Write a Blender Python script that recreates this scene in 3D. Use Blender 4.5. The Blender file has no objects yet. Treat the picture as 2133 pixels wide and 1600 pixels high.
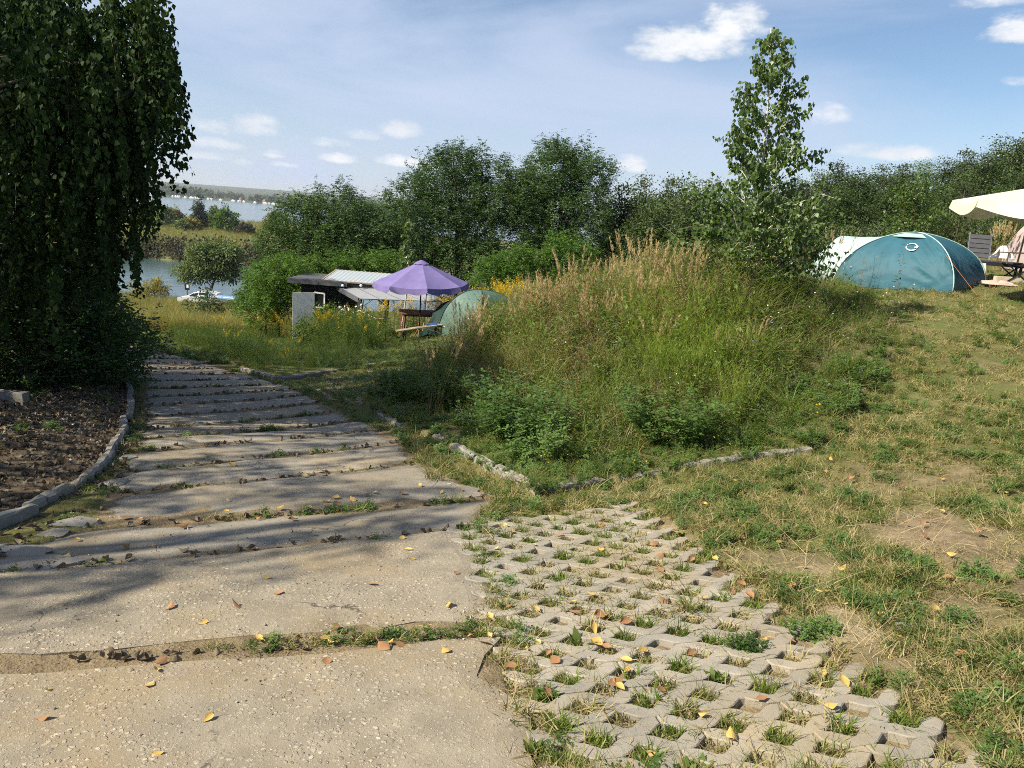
import bpy, bmesh, math, random
import numpy as np
from mathutils import Vector, Matrix

# ------------------------------------------------------------------ camera, sky, sun, exposure
F_PX, PITCH, ROLL = 1600.0, math.radians(12.3), math.radians(4.3)
CAM = np.array([0.0, 0.0, 1.6])
SUN_AZ = math.atan2(-0.42, -0.90)          # the sun stands to the left and a little behind the camera (x, y)
SUN_EL = math.radians(41)
scene = bpy.context.scene
cd = bpy.data.cameras.new("camera"); co = bpy.data.objects.new("camera", cd); scene.collection.objects.link(co)
cd.sensor_width = 36.0; cd.lens = 36.0 * F_PX / 2133.0; cd.clip_start = 0.05; cd.clip_end = 20000
_f = Vector((0, math.cos(PITCH), -math.sin(PITCH))); _u = Vector((0, math.sin(PITCH), math.cos(PITCH))); _r = Vector((1, 0, 0))
_right = _r * math.cos(ROLL) + _u * math.sin(ROLL); _up = _u * math.cos(ROLL) - _r * math.sin(ROLL)
co.matrix_world = Matrix(((_right.x, _up.x, -_f.x, CAM[0]), (_right.y, _up.y, -_f.y, CAM[1]), (_right.z, _up.z, -_f.z, CAM[2]), (0, 0, 0, 1)))
scene.camera = co
vs = scene.view_settings
vs.view_transform = 'Standard'; vs.look = 'None'; vs.exposure = 0.92; vs.gamma = 1.0; vs.use_curve_mapping = False
scene.render.engine = 'CYCLES'
scene.cycles.max_bounces = 5; scene.cycles.diffuse_bounces = 2; scene.cycles.transmission_bounces = 4; scene.cycles.transparent_max_bounces = 6
scene.cycles.use_denoising = False; scene.cycles.adaptive_threshold = 0.02; scene.cycles.filter_width = 1.0
SUN_STRENGTH, SKY_STRENGTH = 5.0, 0.068
sl = bpy.data.lights.new("sun", 'SUN'); so = bpy.data.objects.new("sun", sl); scene.collection.objects.link(so)
sl.energy = SUN_STRENGTH; sl.angle = math.radians(0.55); sl.color = (1.0, 0.91, 0.74)
_sd = Vector((math.cos(SUN_AZ) * math.cos(SUN_EL), math.sin(SUN_AZ) * math.cos(SUN_EL), math.sin(SUN_EL)))
so.rotation_euler = _sd.to_track_quat('Z', 'Y').to_euler(); so.location = (-20, -10, 30)


def ray(u, v):
    a = (u - 1066.5) / F_PX; b = -(v - 800.0) / F_PX
    c, s = math.cos(ROLL), math.sin(ROLL)
    a2 = a * c - b * s; b2 = a * s + b * c
    return np.array([a2, math.cos(PITCH) + b2 * math.sin(PITCH), -math.sin(PITCH) + b2 * math.cos(PITCH)])


def at(u, v, y):                                    # the point that stands y metres ahead along the line of sight of a pixel
    d = ray(u, v); return CAM + d * (y / d[1])


def build_world():
    w = bpy.data.worlds.new("World"); w.cycles.sampling_method = 'MANUAL'; w.cycles.sample_map_resolution = 256; scene.world = w; w.use_nodes = True
    nt = w.node_tree; N = nt.nodes; L = nt.links; N.clear()
    out = N.new('ShaderNodeOutputWorld'); bg = N.new('ShaderNodeBackground'); L.new(bg.outputs[0], out.inputs[0])
    sky = N.new('ShaderNodeTexSky'); sky.sky_type = 'NISHITA'; sky.sun_disc = False
    sky.sun_elevation = SUN_EL; sky.sun_rotation = math.atan2(_sd.x, _sd.y); sky.air_density = 1.0; sky.dust_density = 0.25; sky.ozone_density = 3.5; sky.altitude = 100
    tc = N.new('ShaderNodeTexCoord'); sep = N.new('ShaderNodeSeparateXYZ'); L.new(tc.outputs['Generated'], sep.inputs[0])

    def m(op, a, b=None, c=None, clamp=False):
        n = N.new('ShaderNodeMath'); n.operation = op; n.use_clamp = clamp
        for i, x in enumerate((a, b, c)):
            if x is None: continue
            if isinstance(x, (int, float)): n.inputs[i].default_value = x
            else: L.new(x, n.inputs[i])
        return n.outputs[0]
    X, Y, Z = sep.outputs
    az = m('ARCTAN2', X, Y)                           # compass angle from the view's heading, right round the sky
    hz = m('SQRT', m('ADD', m('MULTIPLY', X, X), m('MULTIPLY', Y, Y)))
    el = m('ARCTAN2', Z, hz)
    comb = N.new('ShaderNodeCombineXYZ'); L.new(az, comb.inputs[0]); L.new(el, comb.inputs[1])
    # break up the cloud outlines
    n1 = N.new('ShaderNodeTexNoise'); n1.inputs['Scale'].default_value = 26; n1.inputs['Detail'].default_value = 6; n1.inputs['Roughness'].default_value = 0.6
    mp = N.new('ShaderNodeMapping'); mp.inputs['Scale'].default_value = (1.0, 1.9, 1.0); L.new(comb.outputs[0], mp.inputs[0]); L.new(mp.outputs[0], n1.inputs['Vector'])
    n2 = N.new('ShaderNodeTexNoise'); n2.inputs['Scale'].default_value = 7; n2.inputs['Detail'].default_value = 5; L.new(mp.outputs[0], n2.inputs['Vector'])

    def azel(u, v):
        d = ray(u, v); return math.atan2(d[0], d[1]), math.atan2(d[2], math.hypot(d[0], d[1]))
    # the cumulus clouds: u, v, half width, half height (pixels), strength, tilt
    CL = [(1440, 96, 140, 52, 1.0, .20), (1525, 62, 80, 52, .95, .32), (1370, 112, 80, 30, .9, .1), (838, 276, 56, 28, .95, 0), (850, 341, 84, 17, .85, 0), (705, 333, 48, 16, .85, 0),
          (440, 302, 72, 16, .75, 0), (500, 266, 90, 30, .5, .05), (430, 326, 64, 12, .6, 0), (572, 323, 26, 13, .7, 0), (592, 344, 28, 9, .55, 0), (500, 341, 24, 9, .55, 0),
          (1312, 346, 44, 24, .8, 0), (1716, 247, 52, 26, .55, 0), (1860, 322, 110, 24, .9, .2), (2115, 66, 60, 36, .8, .2), (2050, 2, 80, 22, .6, 0), (2128, 172, 36, 14, .5, 0),
          (690, 300, 50, 12, .4, 0), (760, 285, 40, 14, .45, 0)]
    # and the same sort of cloud further round, outside the view
    rr = random.Random(5)
    for i in range(5):
        CL.append((None, rr.uniform(0.95, 5.3), rr.uniform(0.1, 0.5), rr.uniform(.05, .14), rr.uniform(.6, .95)))
    tot = None

    def vm(op, a, b=None, c=None):
        n = N.new('ShaderNodeVectorMath'); n.operation = op
        for i, x in enumerate((a, b, c)):
            if x is None: continue
            if isinstance(x, tuple): n.inputs[i].default_value = x
            else: L.new(x, n.inputs[i])
        return n.outputs[0]
    nz = m('MULTIPLY', m('SUBTRACT', n1.outputs['Fac'], 0.5), 2.6)
    for c in CL:
        if c[0] is None:
            a0 = c[1] if c[1] < math.pi else c[1] - 2 * math.pi; e0 = c[2]; wx = c[3]; wy = c[3] * .4; st = c[4]; tilt = 0
        else:
            a0, e0 = azel(c[0], c[1]); wx = c[2] / F_PX * .9; wy = c[3] / F_PX * .95; st = c[4]; tilt = c[5] - .05
        # an ellipse round (a0, e0), flatter underneath than on top
        v1 = vm('MULTIPLY_ADD', comb.outputs[0], (1 / wx, 1 / wy, 0), (-a0 / wx, -e0 / wy, 0))
        v2 = vm('MAXIMUM', v1, vm('MULTIPLY', v1, (-1, -1.9, 0)))
        dd = N.new('ShaderNodeVectorMath'); dd.operation = 'DOT_PRODUCT'; L.new(v2, dd.inputs[0]); L.new(v2, dd.inputs[1])
        d = m('MULTIPLY_ADD', dd.outputs['Value'], -st, .82 * st)
        tot = d if tot is None else m('MAXIMUM', tot, d)
    ms = N.new('ShaderNodeMapRange'); ms.interpolation_type = 'SMOOTHSTEP'; ms.inputs['From Min'].default_value = -0.25; ms.inputs['From Max'].default_value = 0.95
    L.new(m('ADD', tot, nz), ms.inputs['Value']); cum = ms.outputs[0]
    # thin high veil, streaky, thicker in some parts of the sky
    mp2 = N.new('ShaderNodeMapping'); mp2.inputs['Scale'].default_value = (1.1, 3.6, 1.0); mp2.inputs['Rotation'].default_value = (0, 0, -0.25); mp2.inputs['Location'].default_value = (0.9, 0.3, 0); L.new(comb.outputs[0], mp2.inputs[0])
    n3 = N.new('ShaderNodeTexNoise'); n3.inputs['Scale'].default_value = 1.9; n3.inputs['Detail'].default_value = 7; n3.inputs['Roughness'].default_value = 0.55; n3.inputs['Distortion'].default_value = 0.5; L.new(mp2.outputs[0], n3.inputs['Vector'])
    mv = N.new('ShaderNodeMapRange'); mv.interpolation_type = 'SMOOTHSTEP'; mv.inputs['From Min'].default_value = 0.30; mv.inputs['From Max'].default_value = 0.68; mv.inputs['To Min'].default_value = 0.0; mv.inputs['To Max'].default_value = 0.75; L.new(n3.outputs['Fac'], mv.inputs['Value'])
    # the veil thickens towards the sun's side of the sky and towards the horizon
    sd_ = m('MULTIPLY', m('COSINE', m('SUBTRACT', az, math.atan2(_sd.x, _sd.y) + .5)), .42)
    lowv = N.new('ShaderNodeMapRange'); lowv.interpolation_type = 'SMOOTHSTEP'; lowv.inputs['From Min'].default_value = 0.30; lowv.inputs['From Max'].default_value = 0.0; lowv.inputs['To Max'].default_value = 0.55; L.new(el, lowv.inputs['Value'])
    veil = m('ADD', m('ADD', mv.outputs[0], m('SUBTRACT', sd_, .10)), lowv.outputs[0], clamp=True)
    up = N.new('ShaderNodeMapRange'); up.inputs['From Min'].default_value = -0.02; up.inputs['From Max'].default_value = 0.03; L.new(el, up.inputs['Value'])

    def mix(fac, a, b):
        n = N.new('ShaderNodeMix'); n.data_type = 'RGBA'
        L.new(fac, n.inputs[0])
        for i, x in ((6, a), (7, b)):
            if isinstance(x, tuple): n.inputs[i].default_value = x
            else: L.new(x, n.inputs[i])
        return n.outputs[2]
    K = 1.0 / SKY_STRENGTH
    c1 = mix(m('MULTIPLY', veil, up.outputs[0]), sky.outputs[0], (0.325 * K, 0.376 * K, 0.485 * K, 1))
    shade = N.new('ShaderNodeMapRange'); shade.inputs['From Min'].default_value = 0.32; shade.inputs['From Max'].default_value = 0.62; L.new(n2.outputs['Fac'], shade.inputs['Value'])
    ccol = mix(shade.outputs[0], (0.41 * K, 0.435 * K, 0.48 * K, 1), (0.55 * K, 0.555 * K, 0.56 * K, 1))
    c2 = mix(m('MULTIPLY', cum, up.outputs[0]), c1, ccol)
    L.new(c2, bg.inputs[0]); bg.inputs[1].default_value = SKY_STRENGTH


build_world()

# ------------------------------------------------------------------ helpers
COL = scene.collection
PROTO = bpy.data.collections.new("prototypes")       # never linked: shapes that the scattered stuff repeats


class MB:
    """collects vertices and faces for ONE mesh"""
    def __init__(s): s.V = []; s.F = []; s.n = 0; s.M = []
    def add(s, V, F, mi=0):
        V = np.asarray(V, float).reshape(-1, 3); s.V.append(V)
        for f in F: s.F.append(tuple(int(i) + s.n for i in f)); s.M.append(mi)
        s.n += len(V); return s
    def box(s, c, d, R=None, mi=0, taper=1.0):
        x, y, z = np.array(d) / 2.0
        V = np.array([[-x, -y, -z], [x, -y, -z], [x, y, -z], [-x, y, -z], [-x * taper, -y * taper, z], [x * taper, -y * taper, z], [x * taper, y * taper, z], [-x * taper, y * taper, z]])
        if R is not None: V = V @ np.array(R).T
        return s.add(V + np.array(c), [(0, 3, 2, 1), (4, 5, 6, 7), (0, 1, 5, 4), (1, 2, 6, 5), (2, 3, 7, 6), (3, 0, 4, 7)], mi)
    def bar(s, a, b, w, h=None, mi=0, up=(0, 0, 1)):
        a = np.array(a, float); b = np.array(b, float); h = h or w; d = b - a; l = np.linalg.norm(d); d /= l
        up = np.array(up, float); sd = np.cross(d, up)
        if np.linalg.norm(sd) < 1e-4: sd = np.cross(d, (1, 0, 0))
        sd /= np.linalg.norm(sd); u2 = np.cross(sd, d)
        return s.box((a + b) / 2, (l, w, h), np.array([d, sd, u2]).T, mi)
    def tube(s, pts, rad, n=6, mi=0, caps=True):
        pts = np.asarray(pts, float); k = len(pts)
        rad = np.full(k, rad, float) if np.isscalar(rad) else np.asarray(rad, float)
        T = np.gradient(pts, axis=0); T /= np.linalg.norm(T, axis=1)[:, None] + 1e-9
        ref = np.array([0.31, 0.87, 0.12]); A = np.cross(T, ref); nn = np.linalg.norm(A, axis=1); A[nn < 1e-3] = (1, 0, 0); A /= np.linalg.norm(A, axis=1)[:, None]
        B = np.cross(T, A); th = np.arange(n) * 2 * math.pi / n
        V = pts[:, None, :] + rad[:, None, None] * (np.cos(th)[None, :, None] * A[:, None, :] + np.sin(th)[None, :, None] * B[:, None, :])
        Fs = [(i * n + j, i * n + (j + 1) % n, (i + 1) * n + (j + 1) % n, (i + 1) * n + j) for i in range(k - 1) for j in range(n)]
        if caps: Fs += [tuple(range(n - 1, -1, -1)), tuple((k - 1) * n + j for j in range(n))]
        return s.add(V.reshape(-1, 3), Fs, mi)
    def grid(s, P, mi=0):
        P = np.asarray(P, float); a, b = P.shape[:2]
        return s.add(P.reshape(-1, 3), [(i * b + j, i * b + j + 1, (i + 1) * b + j + 1, (i + 1) * b + j) for i in range(a - 1) for j in range(b - 1)], mi)
    def build(s, name, mat=None, parent=None, smooth=False, link=True):
        return mesh(name, np.concatenate(s.V) if s.V else np.zeros((0, 3)), s.F, mat, parent, smooth, s.M, link)


def mesh(name, V, F, mat=None, parent=None, smooth=False, mi=None, link=True):
    me = bpy.data.meshes.new(name)
    if isinstance(F, np.ndarray):
        k = F.shape[1]; me.vertices.add(len(V)); me.vertices.foreach_set('co', np.asarray(V, np.float32).ravel())
        me.loops.add(F.size); me.loops.foreach_set('vertex_index', F.astype(np.int32).ravel())
        me.polygons.add(len(F)); me.polygons.foreach_set('loop_start', np.arange(0, F.size, k, dtype=np.int32))
        me.update(calc_edges=True)
    else:
        me.from_pydata(np.asarray(V).tolist(), [], F)
    mats = mat if isinstance(mat, (list, tuple)) else [mat]
    for m_ in mats:
        if m_ is not None: me.materials.append(m_)
    if mi is not None and len(mats) > 1: me.polygons.foreach_set('material_index', np.asarray(mi, np.int32))
    if smooth: me.polygons.foreach_set('use_smooth', np.ones(len(me.polygons), bool))
    o = bpy.data.objects.new(name, me)
    if link: COL.objects.link(o)
    if parent is not None: o.parent = parent
    return o


def tag(o, label=None, cat=None, group=None, kind=None):
    if label: o['label'] = label
    if cat: o['category'] = cat
    if group: o['group'] = group
    if kind: o['kind'] = kind
    return o


def empty(name, loc=(0, 0, 0), rz=0.0):
    o = bpy.data.objects.new(name, None); COL.objects.link(o); o.location = tuple(float(x) for x in loc); o.rotation_euler = (0, 0, rz); o.empty_display_size = .2
    return o


def copy_tree(o, parent=None):
    c = o.copy(); COL.objects.link(c); c.parent = parent
    for ch in o.children: copy_tree(ch, c)
    return c


def place(o, p, rz=0.0, s=1.0):
    o.location = tuple(float(x) for x in p); o.rotation_euler = (0, 0, rz); o.scale = (s, s, s) if np.isscalar(s) else s
    return o


def rotz(a):
    c, s = math.cos(a), math.sin(a); return np.array([[c, -s, 0], [s, c, 0], [0, 0, 1.0]])


def unit(a): return a / (np.linalg.norm(a, axis=-1, keepdims=True) + 1e-9)


def kites(P, D, Nn, Ln, Wd, fold=0.18, wide=0.42):
    """one folded leaf-shaped quad for each base point P, along D, facing Nn"""
    n = len(P); D = unit(D); S = unit(np.cross(D, Nn)); Up = np.cross(S, D)
    Ln = np.broadcast_to(Ln, n)[:, None]; Wd = np.broadcast_to(Wd, n)[:, None]
    mid = P + D * Ln * wide + Up * Wd * fold
    V = np.stack([P, mid + S * Wd / 2, P + D * Ln, mid - S * Wd / 2], 1).reshape(-1, 3)
    return V, np.arange(4 * n).reshape(n, 4)


def rnd_dirs(rng, n):
    v = rng.normal(size=(n, 3)); return unit(v)


# ------------------------------------------------------------------ materials
MATS = {}


def nodes(name):
    m = bpy.data.materials.new(name); m.use_nodes = True; nt = m.node_tree; nt.nodes.clear(); MATS[name] = m
    out = nt.nodes.new('ShaderNodeOutputMaterial'); return m, nt, out


def ramp(nt, fac, stops):
    r = nt.nodes.new('ShaderNodeValToRGB'); e = r.color_ramp.elements
    while len(e) < len(stops): e.new(0.5)
    for el, (p, c) in zip(e, stops): el.position = p; el.color = (*c, 1)
    nt.links.new(fac, r.inputs[0]); return r.outputs[0]


def tex_noise(nt, vec, scale, detail=4, rough=.55, dist=0.0):
    n = nt.nodes.new('ShaderNodeTexNoise'); n.inputs['Scale'].default_value = scale; n.inputs['Detail'].default_value = detail; n.inputs['Roughness'].default_value = rough; n.inputs['Distortion'].default_value = dist
    if vec is not None: nt.links.new(vec, n.inputs['Vector'])
    return n.outputs['Fac']


def voro(nt, vec, scale, out='Distance', feature='F1', rand=1.0):
    n = nt.nodes.new('ShaderNodeTexVoronoi'); n.feature = feature; n.inputs['Scale'].default_value = scale; n.inputs['Randomness'].default_value = rand
    if vec is not None: nt.links.new(vec, n.inputs['Vector'])
    return n.outputs[out]


def mixc(nt, fac, a, b, mode='MIX'):
    n = nt.nodes.new('ShaderNodeMix'); n.data_type = 'RGBA'; n.blend_type = mode
    for i, x in ((0, fac), (6, a), (7, b)):
        if isinstance(x, (int, float)): n.inputs[i].default_value = x
        elif isinstance(x, tuple): n.inputs[i].default_value = (*x, 1)
        else: nt.links.new(x, n.inputs[i])
    return n.outputs[2]


def mth(nt, op, a, b=None, clamp=False):
    n = nt.nodes.new('ShaderNodeMath'); n.operation = op; n.use_clamp = clamp
    for i, x in enumerate((a, b)):
        if x is None: continue
        if isinstance(x, (int, float)): n.inputs[i].default_value = x
        else: nt.links.new(x, n.inputs[i])
    return n.outputs[0]


def mrange(nt, v, a, b, c=0.0, d=1.0, smooth=True):
    n = nt.nodes.new('ShaderNodeMapRange'); n.interpolation_type = 'SMOOTHSTEP' if smooth else 'LINEAR'
    for k, x in (('From Min', a), ('From Max', b), ('To Min', c), ('To Max', d)): n.inputs[k].default_value = x
    nt.links.new(v, n.inputs['Value']); return n.outputs[0]


def principled(nt, out, col, rough=.7, spec=.3, metal=0.0, bump=None, bstr=.4, bdist=.02):
    b = nt.nodes.new('ShaderNodeBsdfPrincipled')
    if isinstance(col, tuple): b.inputs['Base Color'].default_value = (*col, 1)
    else: nt.links.new(col, b.inputs['Base Color'])
    if isinstance(rough, (int, float)): b.inputs['Roughness'].default_value = rough
    else: nt.links.new(rough, b.inputs['Roughness'])
    b.inputs['Specular IOR Level'].default_value = spec; b.inputs['Metallic'].default_value = metal
    if bump is not None:
        bn = nt.nodes.new('ShaderNodeBump'); bn.inputs['Strength'].default_value = bstr; bn.inputs['Distance'].default_value = bdist
        nt.links.new(bump, bn.inputs['Height']); nt.links.new(bn.outputs[0], b.inputs['Normal'])
    nt.links.new(b.outputs[0], out.inputs[0]); return b


def coord(nt, which='Object'):
    return nt.nodes.new('ShaderNodeTexCoord').outputs[which]


def geo(nt, which='Position'):
    return nt.nodes.new('ShaderNodeNewGeometry').outputs[which]


def leaf_mat(name, stops, trans=.35, rough=.55, spec=.25, clump=1.2, tcol=(1.25, 1.15, .55)):
    """foliage: each leaf its own tint, clumps drift in tint, light shines through"""
    m, nt, out = nodes(name)
    isl = geo(nt, 'Random Per Island'); oi = nt.nodes.new('ShaderNodeObjectInfo').outputs['Random']
    nz = tex_noise(nt, geo(nt), clump, 3)
    f = mth(nt, 'ADD', mth(nt, 'MULTIPLY', isl, .45), mth(nt, 'ADD', mth(nt, 'MULTIPLY', oi, .22), mth(nt, 'MULTIPLY', mrange(nt, nz, .3, .7), .33)), clamp=True)
    c = ramp(nt, f, stops)
    b = principled(nt, out, c, rough, spec)
    t = nt.nodes.new('ShaderNodeBsdfTranslucent'); nt.links.new(mixc(nt, 1.0, c, tcol, 'MULTIPLY'), t.inputs[0])
    mx = nt.nodes.new('ShaderNodeMixShader'); mx.inputs[0].default_value = trans
    nt.links.new(b.outputs[0], mx.inputs[1]); nt.links.new(t.outputs[0], mx.inputs[2]); nt.links.new(mx.outputs[0], out.inputs[0])
    return m


def plain_mat(name, col, rough=.6, spec=.3, metal=0.0, var=.12, scale=9.0, bump=0.15, bscale=60):
    """paint, wood, metal: slight mottling and fine relief"""
    m, nt, out = nodes(name); o = coord(nt)
    n = tex_noise(nt, o, scale, 5)
    lo = tuple(max(0, c * (1 - var)) for c in col); hi = tuple(c * (1 + var) for c in col)
    principled(nt, out, ramp(nt, n, [(.3, lo), (.7, hi)]), rough, spec, metal, tex_noise(nt, o, bscale, 3), bump, .004)
    return m


def fabric_mat(name, col, trans=.25, rough=.6, spec=.25, wr=.35, wscale=5.0, coat=0):
    m, nt, out = nodes(name); o = coord(nt)
    n = tex_noise(nt, o, 3.0, 4); c = ramp(nt, n, [(.3, tuple(x * .88 for x in col)), (.7, tuple(min(1, x * 1.1) for x in col))])
    b = principled(nt, out, c, rough, spec, 0, tex_noise(nt, o, wscale, 3, .5, .6), wr, .03)
    t = nt.nodes.new('ShaderNodeBsdfTranslucent'); nt.links.new(c, t.inputs[0])
    mx = nt.nodes.new('ShaderNodeMixShader'); mx.inputs[0].default_value = trans
    nt.links.new(b.outputs[0], mx.inputs[1]); nt.links.new(t.outputs[0], mx.inputs[2]); nt.links.new(mx.outputs[0], out.inputs[0])
    return m


def concrete_mat(name, base, pebble_scale, pebble, relief):
    m, nt, out = nodes(name); o = geo(nt)
    oi = nt.nodes.new('ShaderNodeObjectInfo').outputs['Random']
    o0 = o; wn = nt.nodes.new('ShaderNodeTexNoise'); wn.inputs['Scale'].default_value = pebble_scale * .8; wn.inputs['Detail'].default_value = 2; nt.links.new(o0, wn.inputs['Vector']); wm = nt.nodes.new('ShaderNodeVectorMath'); wm.operation = 'MULTIPLY_ADD'; wm.inputs[1].default_value = (1.1 / pebble_scale,) * 3; nt.links.new(wn.outputs['Color'], wm.inputs[0]); nt.links.new(o0, wm.inputs[2]); o = wm.outputs[0]
    vc = nt.nodes.new('ShaderNodeTexVoronoi'); vc.inputs['Scale'].default_value = pebble_scale; nt.links.new(o, vc.inputs['Vector'])
    sep = nt.nodes.new('ShaderNodeSeparateColor'); nt.links.new(vc.outputs['Color'], sep.inputs[0])
    v2 = nt.nodes.new('ShaderNodeTexVoronoi'); v2.inputs['Scale'].default_value = pebble_scale * 2.7; nt.links.new(o, v2.inputs['Vector'])
    sep2 = nt.nodes.new('ShaderNodeSeparateColor'); nt.links.new(v2.outputs['Color'], sep2.inputs[0])
    big = tex_noise(nt, o, 1.3, 6, .62); mid = tex_noise(nt, o, 6.0, 5, .6); fine = tex_noise(nt, o, 170, 2)
    b0 = tuple(c * .78 for c in base); b1 = tuple(c * 1.16 for c in base)
    col = ramp(nt, mid, [(.28, b0), (.72, b1)])
    warm = (base[0] * 1.06, base[1] * .93, base[2] * .72)
    col = mixc(nt, mth(nt, 'MULTIPLY', mrange(nt, big, .42, .68), .75), col, warm)
    dark = mrange(nt, tex_noise(nt, o, 2.1, 6, .7), .52, .74)
    col = mixc(nt, mth(nt, 'MULTIPLY', dark, .6), col, tuple(c * .5 for c in base))
    crk = nt.nodes.new('ShaderNodeTexVoronoi'); crk.feature = 'DISTANCE_TO_EDGE'; crk.inputs['Scale'].default_value = .9; wv = nt.nodes.new('ShaderNodeVectorMath'); wv.operation = 'MULTIPLY_ADD'; nz_ = nt.nodes.new('ShaderNodeTexNoise'); nz_.inputs['Scale'].default_value = 5; nt.links.new(o, nz_.inputs['Vector']); nt.links.new(nz_.outputs['Color'], wv.inputs[0]); wv.inputs[1].default_value = (.35, .35, .35); nt.links.new(o, wv.inputs[2]); nt.links.new(wv.outputs[0], crk.inputs['Vector'])
    crack = mth(nt, 'MULTIPLY', mrange(nt, crk.outputs['Distance'], .010, .002), mrange(nt, tex_noise(nt, o, 1.1, 2), .52, .60))
    col = mixc(nt, mth(nt, 'MULTIPLY', crack, .8), col, tuple(c * .22 for c in base))
    pc = ramp(nt, sep.outputs[0], [(0, (.17, .14, .11)), (.3, (.30, .25, .19)), (.6, (.40, .345, .26)), (.85, (.52, .46, .37)), (1, (.22, .19, .16))])
    mask = mrange(nt, vc.outputs['Distance'], .46, .30)
    wear = mrange(nt, tex_noise(nt, o0, 2.4, 4, .6), .36, .62, .25, 1.0)
    amt = mth(nt, 'MULTIPLY', mth(nt, 'MULTIPLY', mask, wear), mth(nt, 'MULTIPLY', mrange(nt, sep.outputs[1], .25, .45), pebble))
    col = mixc(nt, amt, col, pc)
    m2 = mth(nt, 'MULTIPLY', mrange(nt, v2.outputs['Distance'], .42, .25), mth(nt, 'MULTIPLY', mrange(nt, sep2.outputs[1], .4, .6), pebble * .8))
    col = mixc(nt, m2, col, ramp(nt, sep2.outputs[0], [(0, (.13, .11, .09)), (.5, (.36, .31, .24)), (1, (.62, .57, .48))]))
    col = mixc(nt, 1.0, col, ramp(nt, oi, [(0, (.84, .85, .86)), (1, (1.08, 1.06, 1.03))]), 'MULTIPLY')
    h = mth(nt, 'ADD', mth(nt, 'MULTIPLY', mid, .7), mth(nt, 'ADD', mth(nt, 'MULTIPLY', amt, relief), mth(nt, 'ADD', mth(nt, 'MULTIPLY', m2, relief * .5), mth(nt, 'MULTIPLY', fine, .25))))
    principled(nt, out, col, .88, .2, 0, h, .9, .008)
    return m


concrete_mat('concrete_rough', (.252, .222, .170), 46, .85, .45)
concrete_mat('concrete', (.262, .240, .200), 60, .5, .4)
concrete_mat('paver_concrete', (.305, .281, .236), 150, .35, .25)
concrete_mat('kerb_concrete', (.26, .25, .23), 90, .25, .3)
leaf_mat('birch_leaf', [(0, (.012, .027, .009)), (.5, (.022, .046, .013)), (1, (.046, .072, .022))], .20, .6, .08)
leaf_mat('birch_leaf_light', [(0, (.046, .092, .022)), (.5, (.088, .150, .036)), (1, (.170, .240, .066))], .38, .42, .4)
leaf_mat('robinia_leaf', [(0, (.026, .060, .020)), (.5, (.056, .110, .034)), (1, (.125, .190, .060))], .34, .5, .25, .55)
leaf_mat('robinia_leaf_bright', [(0, (.050, .110, .020)), (.5, (.085, .170, .028)), (1, (.140, .235, .045))], .38, .5, .25, .8)
leaf_mat('forest_leaf', [(0, (.036, .064, .024)), (.5, (.072, .112, .040)), (1, (.140, .188, .070))], .28, .6, .2, .45)
leaf_mat('forest_leaf_grey', [(0, (.042, .066, .030)), (.5, (.078, .110, .048)), (1, (.135, .170, .078))], .28, .6, .2, .45)
leaf_mat('willow_leaf', [(0, (.055, .095, .032)), (.5, (.110, .160, .055)), (1, (.220, .265, .120))], .3, .55, .2, .25)
leaf_mat('autumn_leaf_far', [(0, (.10, .10, .03)), (.5, (.19, .17, .05)), (1, (.28, .24, .07))], .3, .6, .2, .1)
leaf_mat('dull_shrub_leaf', [(0, (.030, .034, .022)), (.5, (.055, .056, .036)), (1, (.095, .085, .056))], .2, .7, .2, .12)
leaf_mat('far_wood_leaf', [(0, (.030, .050, .028)), (.5, (.050, .075, .038)), (1, (.080, .105, .050))], .1, .8, .1, .02)
leaf_mat('grass_blade', [(0, (.080, .110, .024)), (.45, (.155, .190, .044)), (.8, (.280, .285, .085)), (1, (.430, .365, .155))], .48, .5, .3, .9)
leaf_mat('lawn_blade', [(0, (.080, .115, .026)), (.4, (.150, .185, .048)), (.68, (.270, .265, .095)), (1, (.560, .475, .250))], .34, .55, .25, 1.1)
leaf_mat('grass_lush', [(0, (.075, .125, .020)), (.5, (.145, .215, .034)), (1, (.280, .335, .085))], .50, .45, .35, 1.2)
leaf_mat('grass_dry', [(0, (.22, .18, .08)), (.5, (.36, .285, .145)), (1, (.52, .43, .25))], .3, .6, .2, 1.0)
leaf_mat('grass_plume', [(0, (.30, .225, .125)), (.5, (.46, .36, .20)), (1, (.62, .51, .32))], .35, .7, .1, 1.0)
leaf_mat('weed_leaf', [(0, (.060, .110, .024)), (.5, (.128, .196, .042)), (1, (.235, .290, .085))], .48, .5, .3, 1.6)
leaf_mat('weed_brown', [(0, (.11, .082, .040)), (.5, (.22, .170, .082)), (1, (.38, .305, .160))], .2, .7, .15, 1.6)
leaf_mat('clover_leaf', [(0, (.052, .108, .026)), (.5, (.105, .185, .044)), (1, (.180, .265, .082))], .44, .5, .3, 1.6)
leaf_mat('wispy_green', [(0, (.140, .215, .028)), (.5, (.220, .310, .045)), (1, (.320, .390, .09))], .5, .6, .2, 1.6)
leaf_mat('meadow_blade', [(0, (.110, .130, .030)), (.5, (.210, .205, .055)), (1, (.360, .310, .110))], .35, .6, .2, .3)
leaf_mat('petal_yellow', [(0, (.55, .36, .02)), (1, (.80, .58, .05))], .3, .6, .2)
leaf_mat('petal_white', [(0, (.68, .68, .66)), (1, (.82, .82, .80))], .3, .6, .2)
leaf_mat('petal_blue', [(0, (.22, .26, .55)), (1, (.34, .38, .70))], .3, .6, .2)
leaf_mat('fallen_yellow', [(0, (.34, .20, .06)), (.5, (.55, .37, .11)), (1, (.68, .54, .24))], .15, .6, .25, 6)
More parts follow.
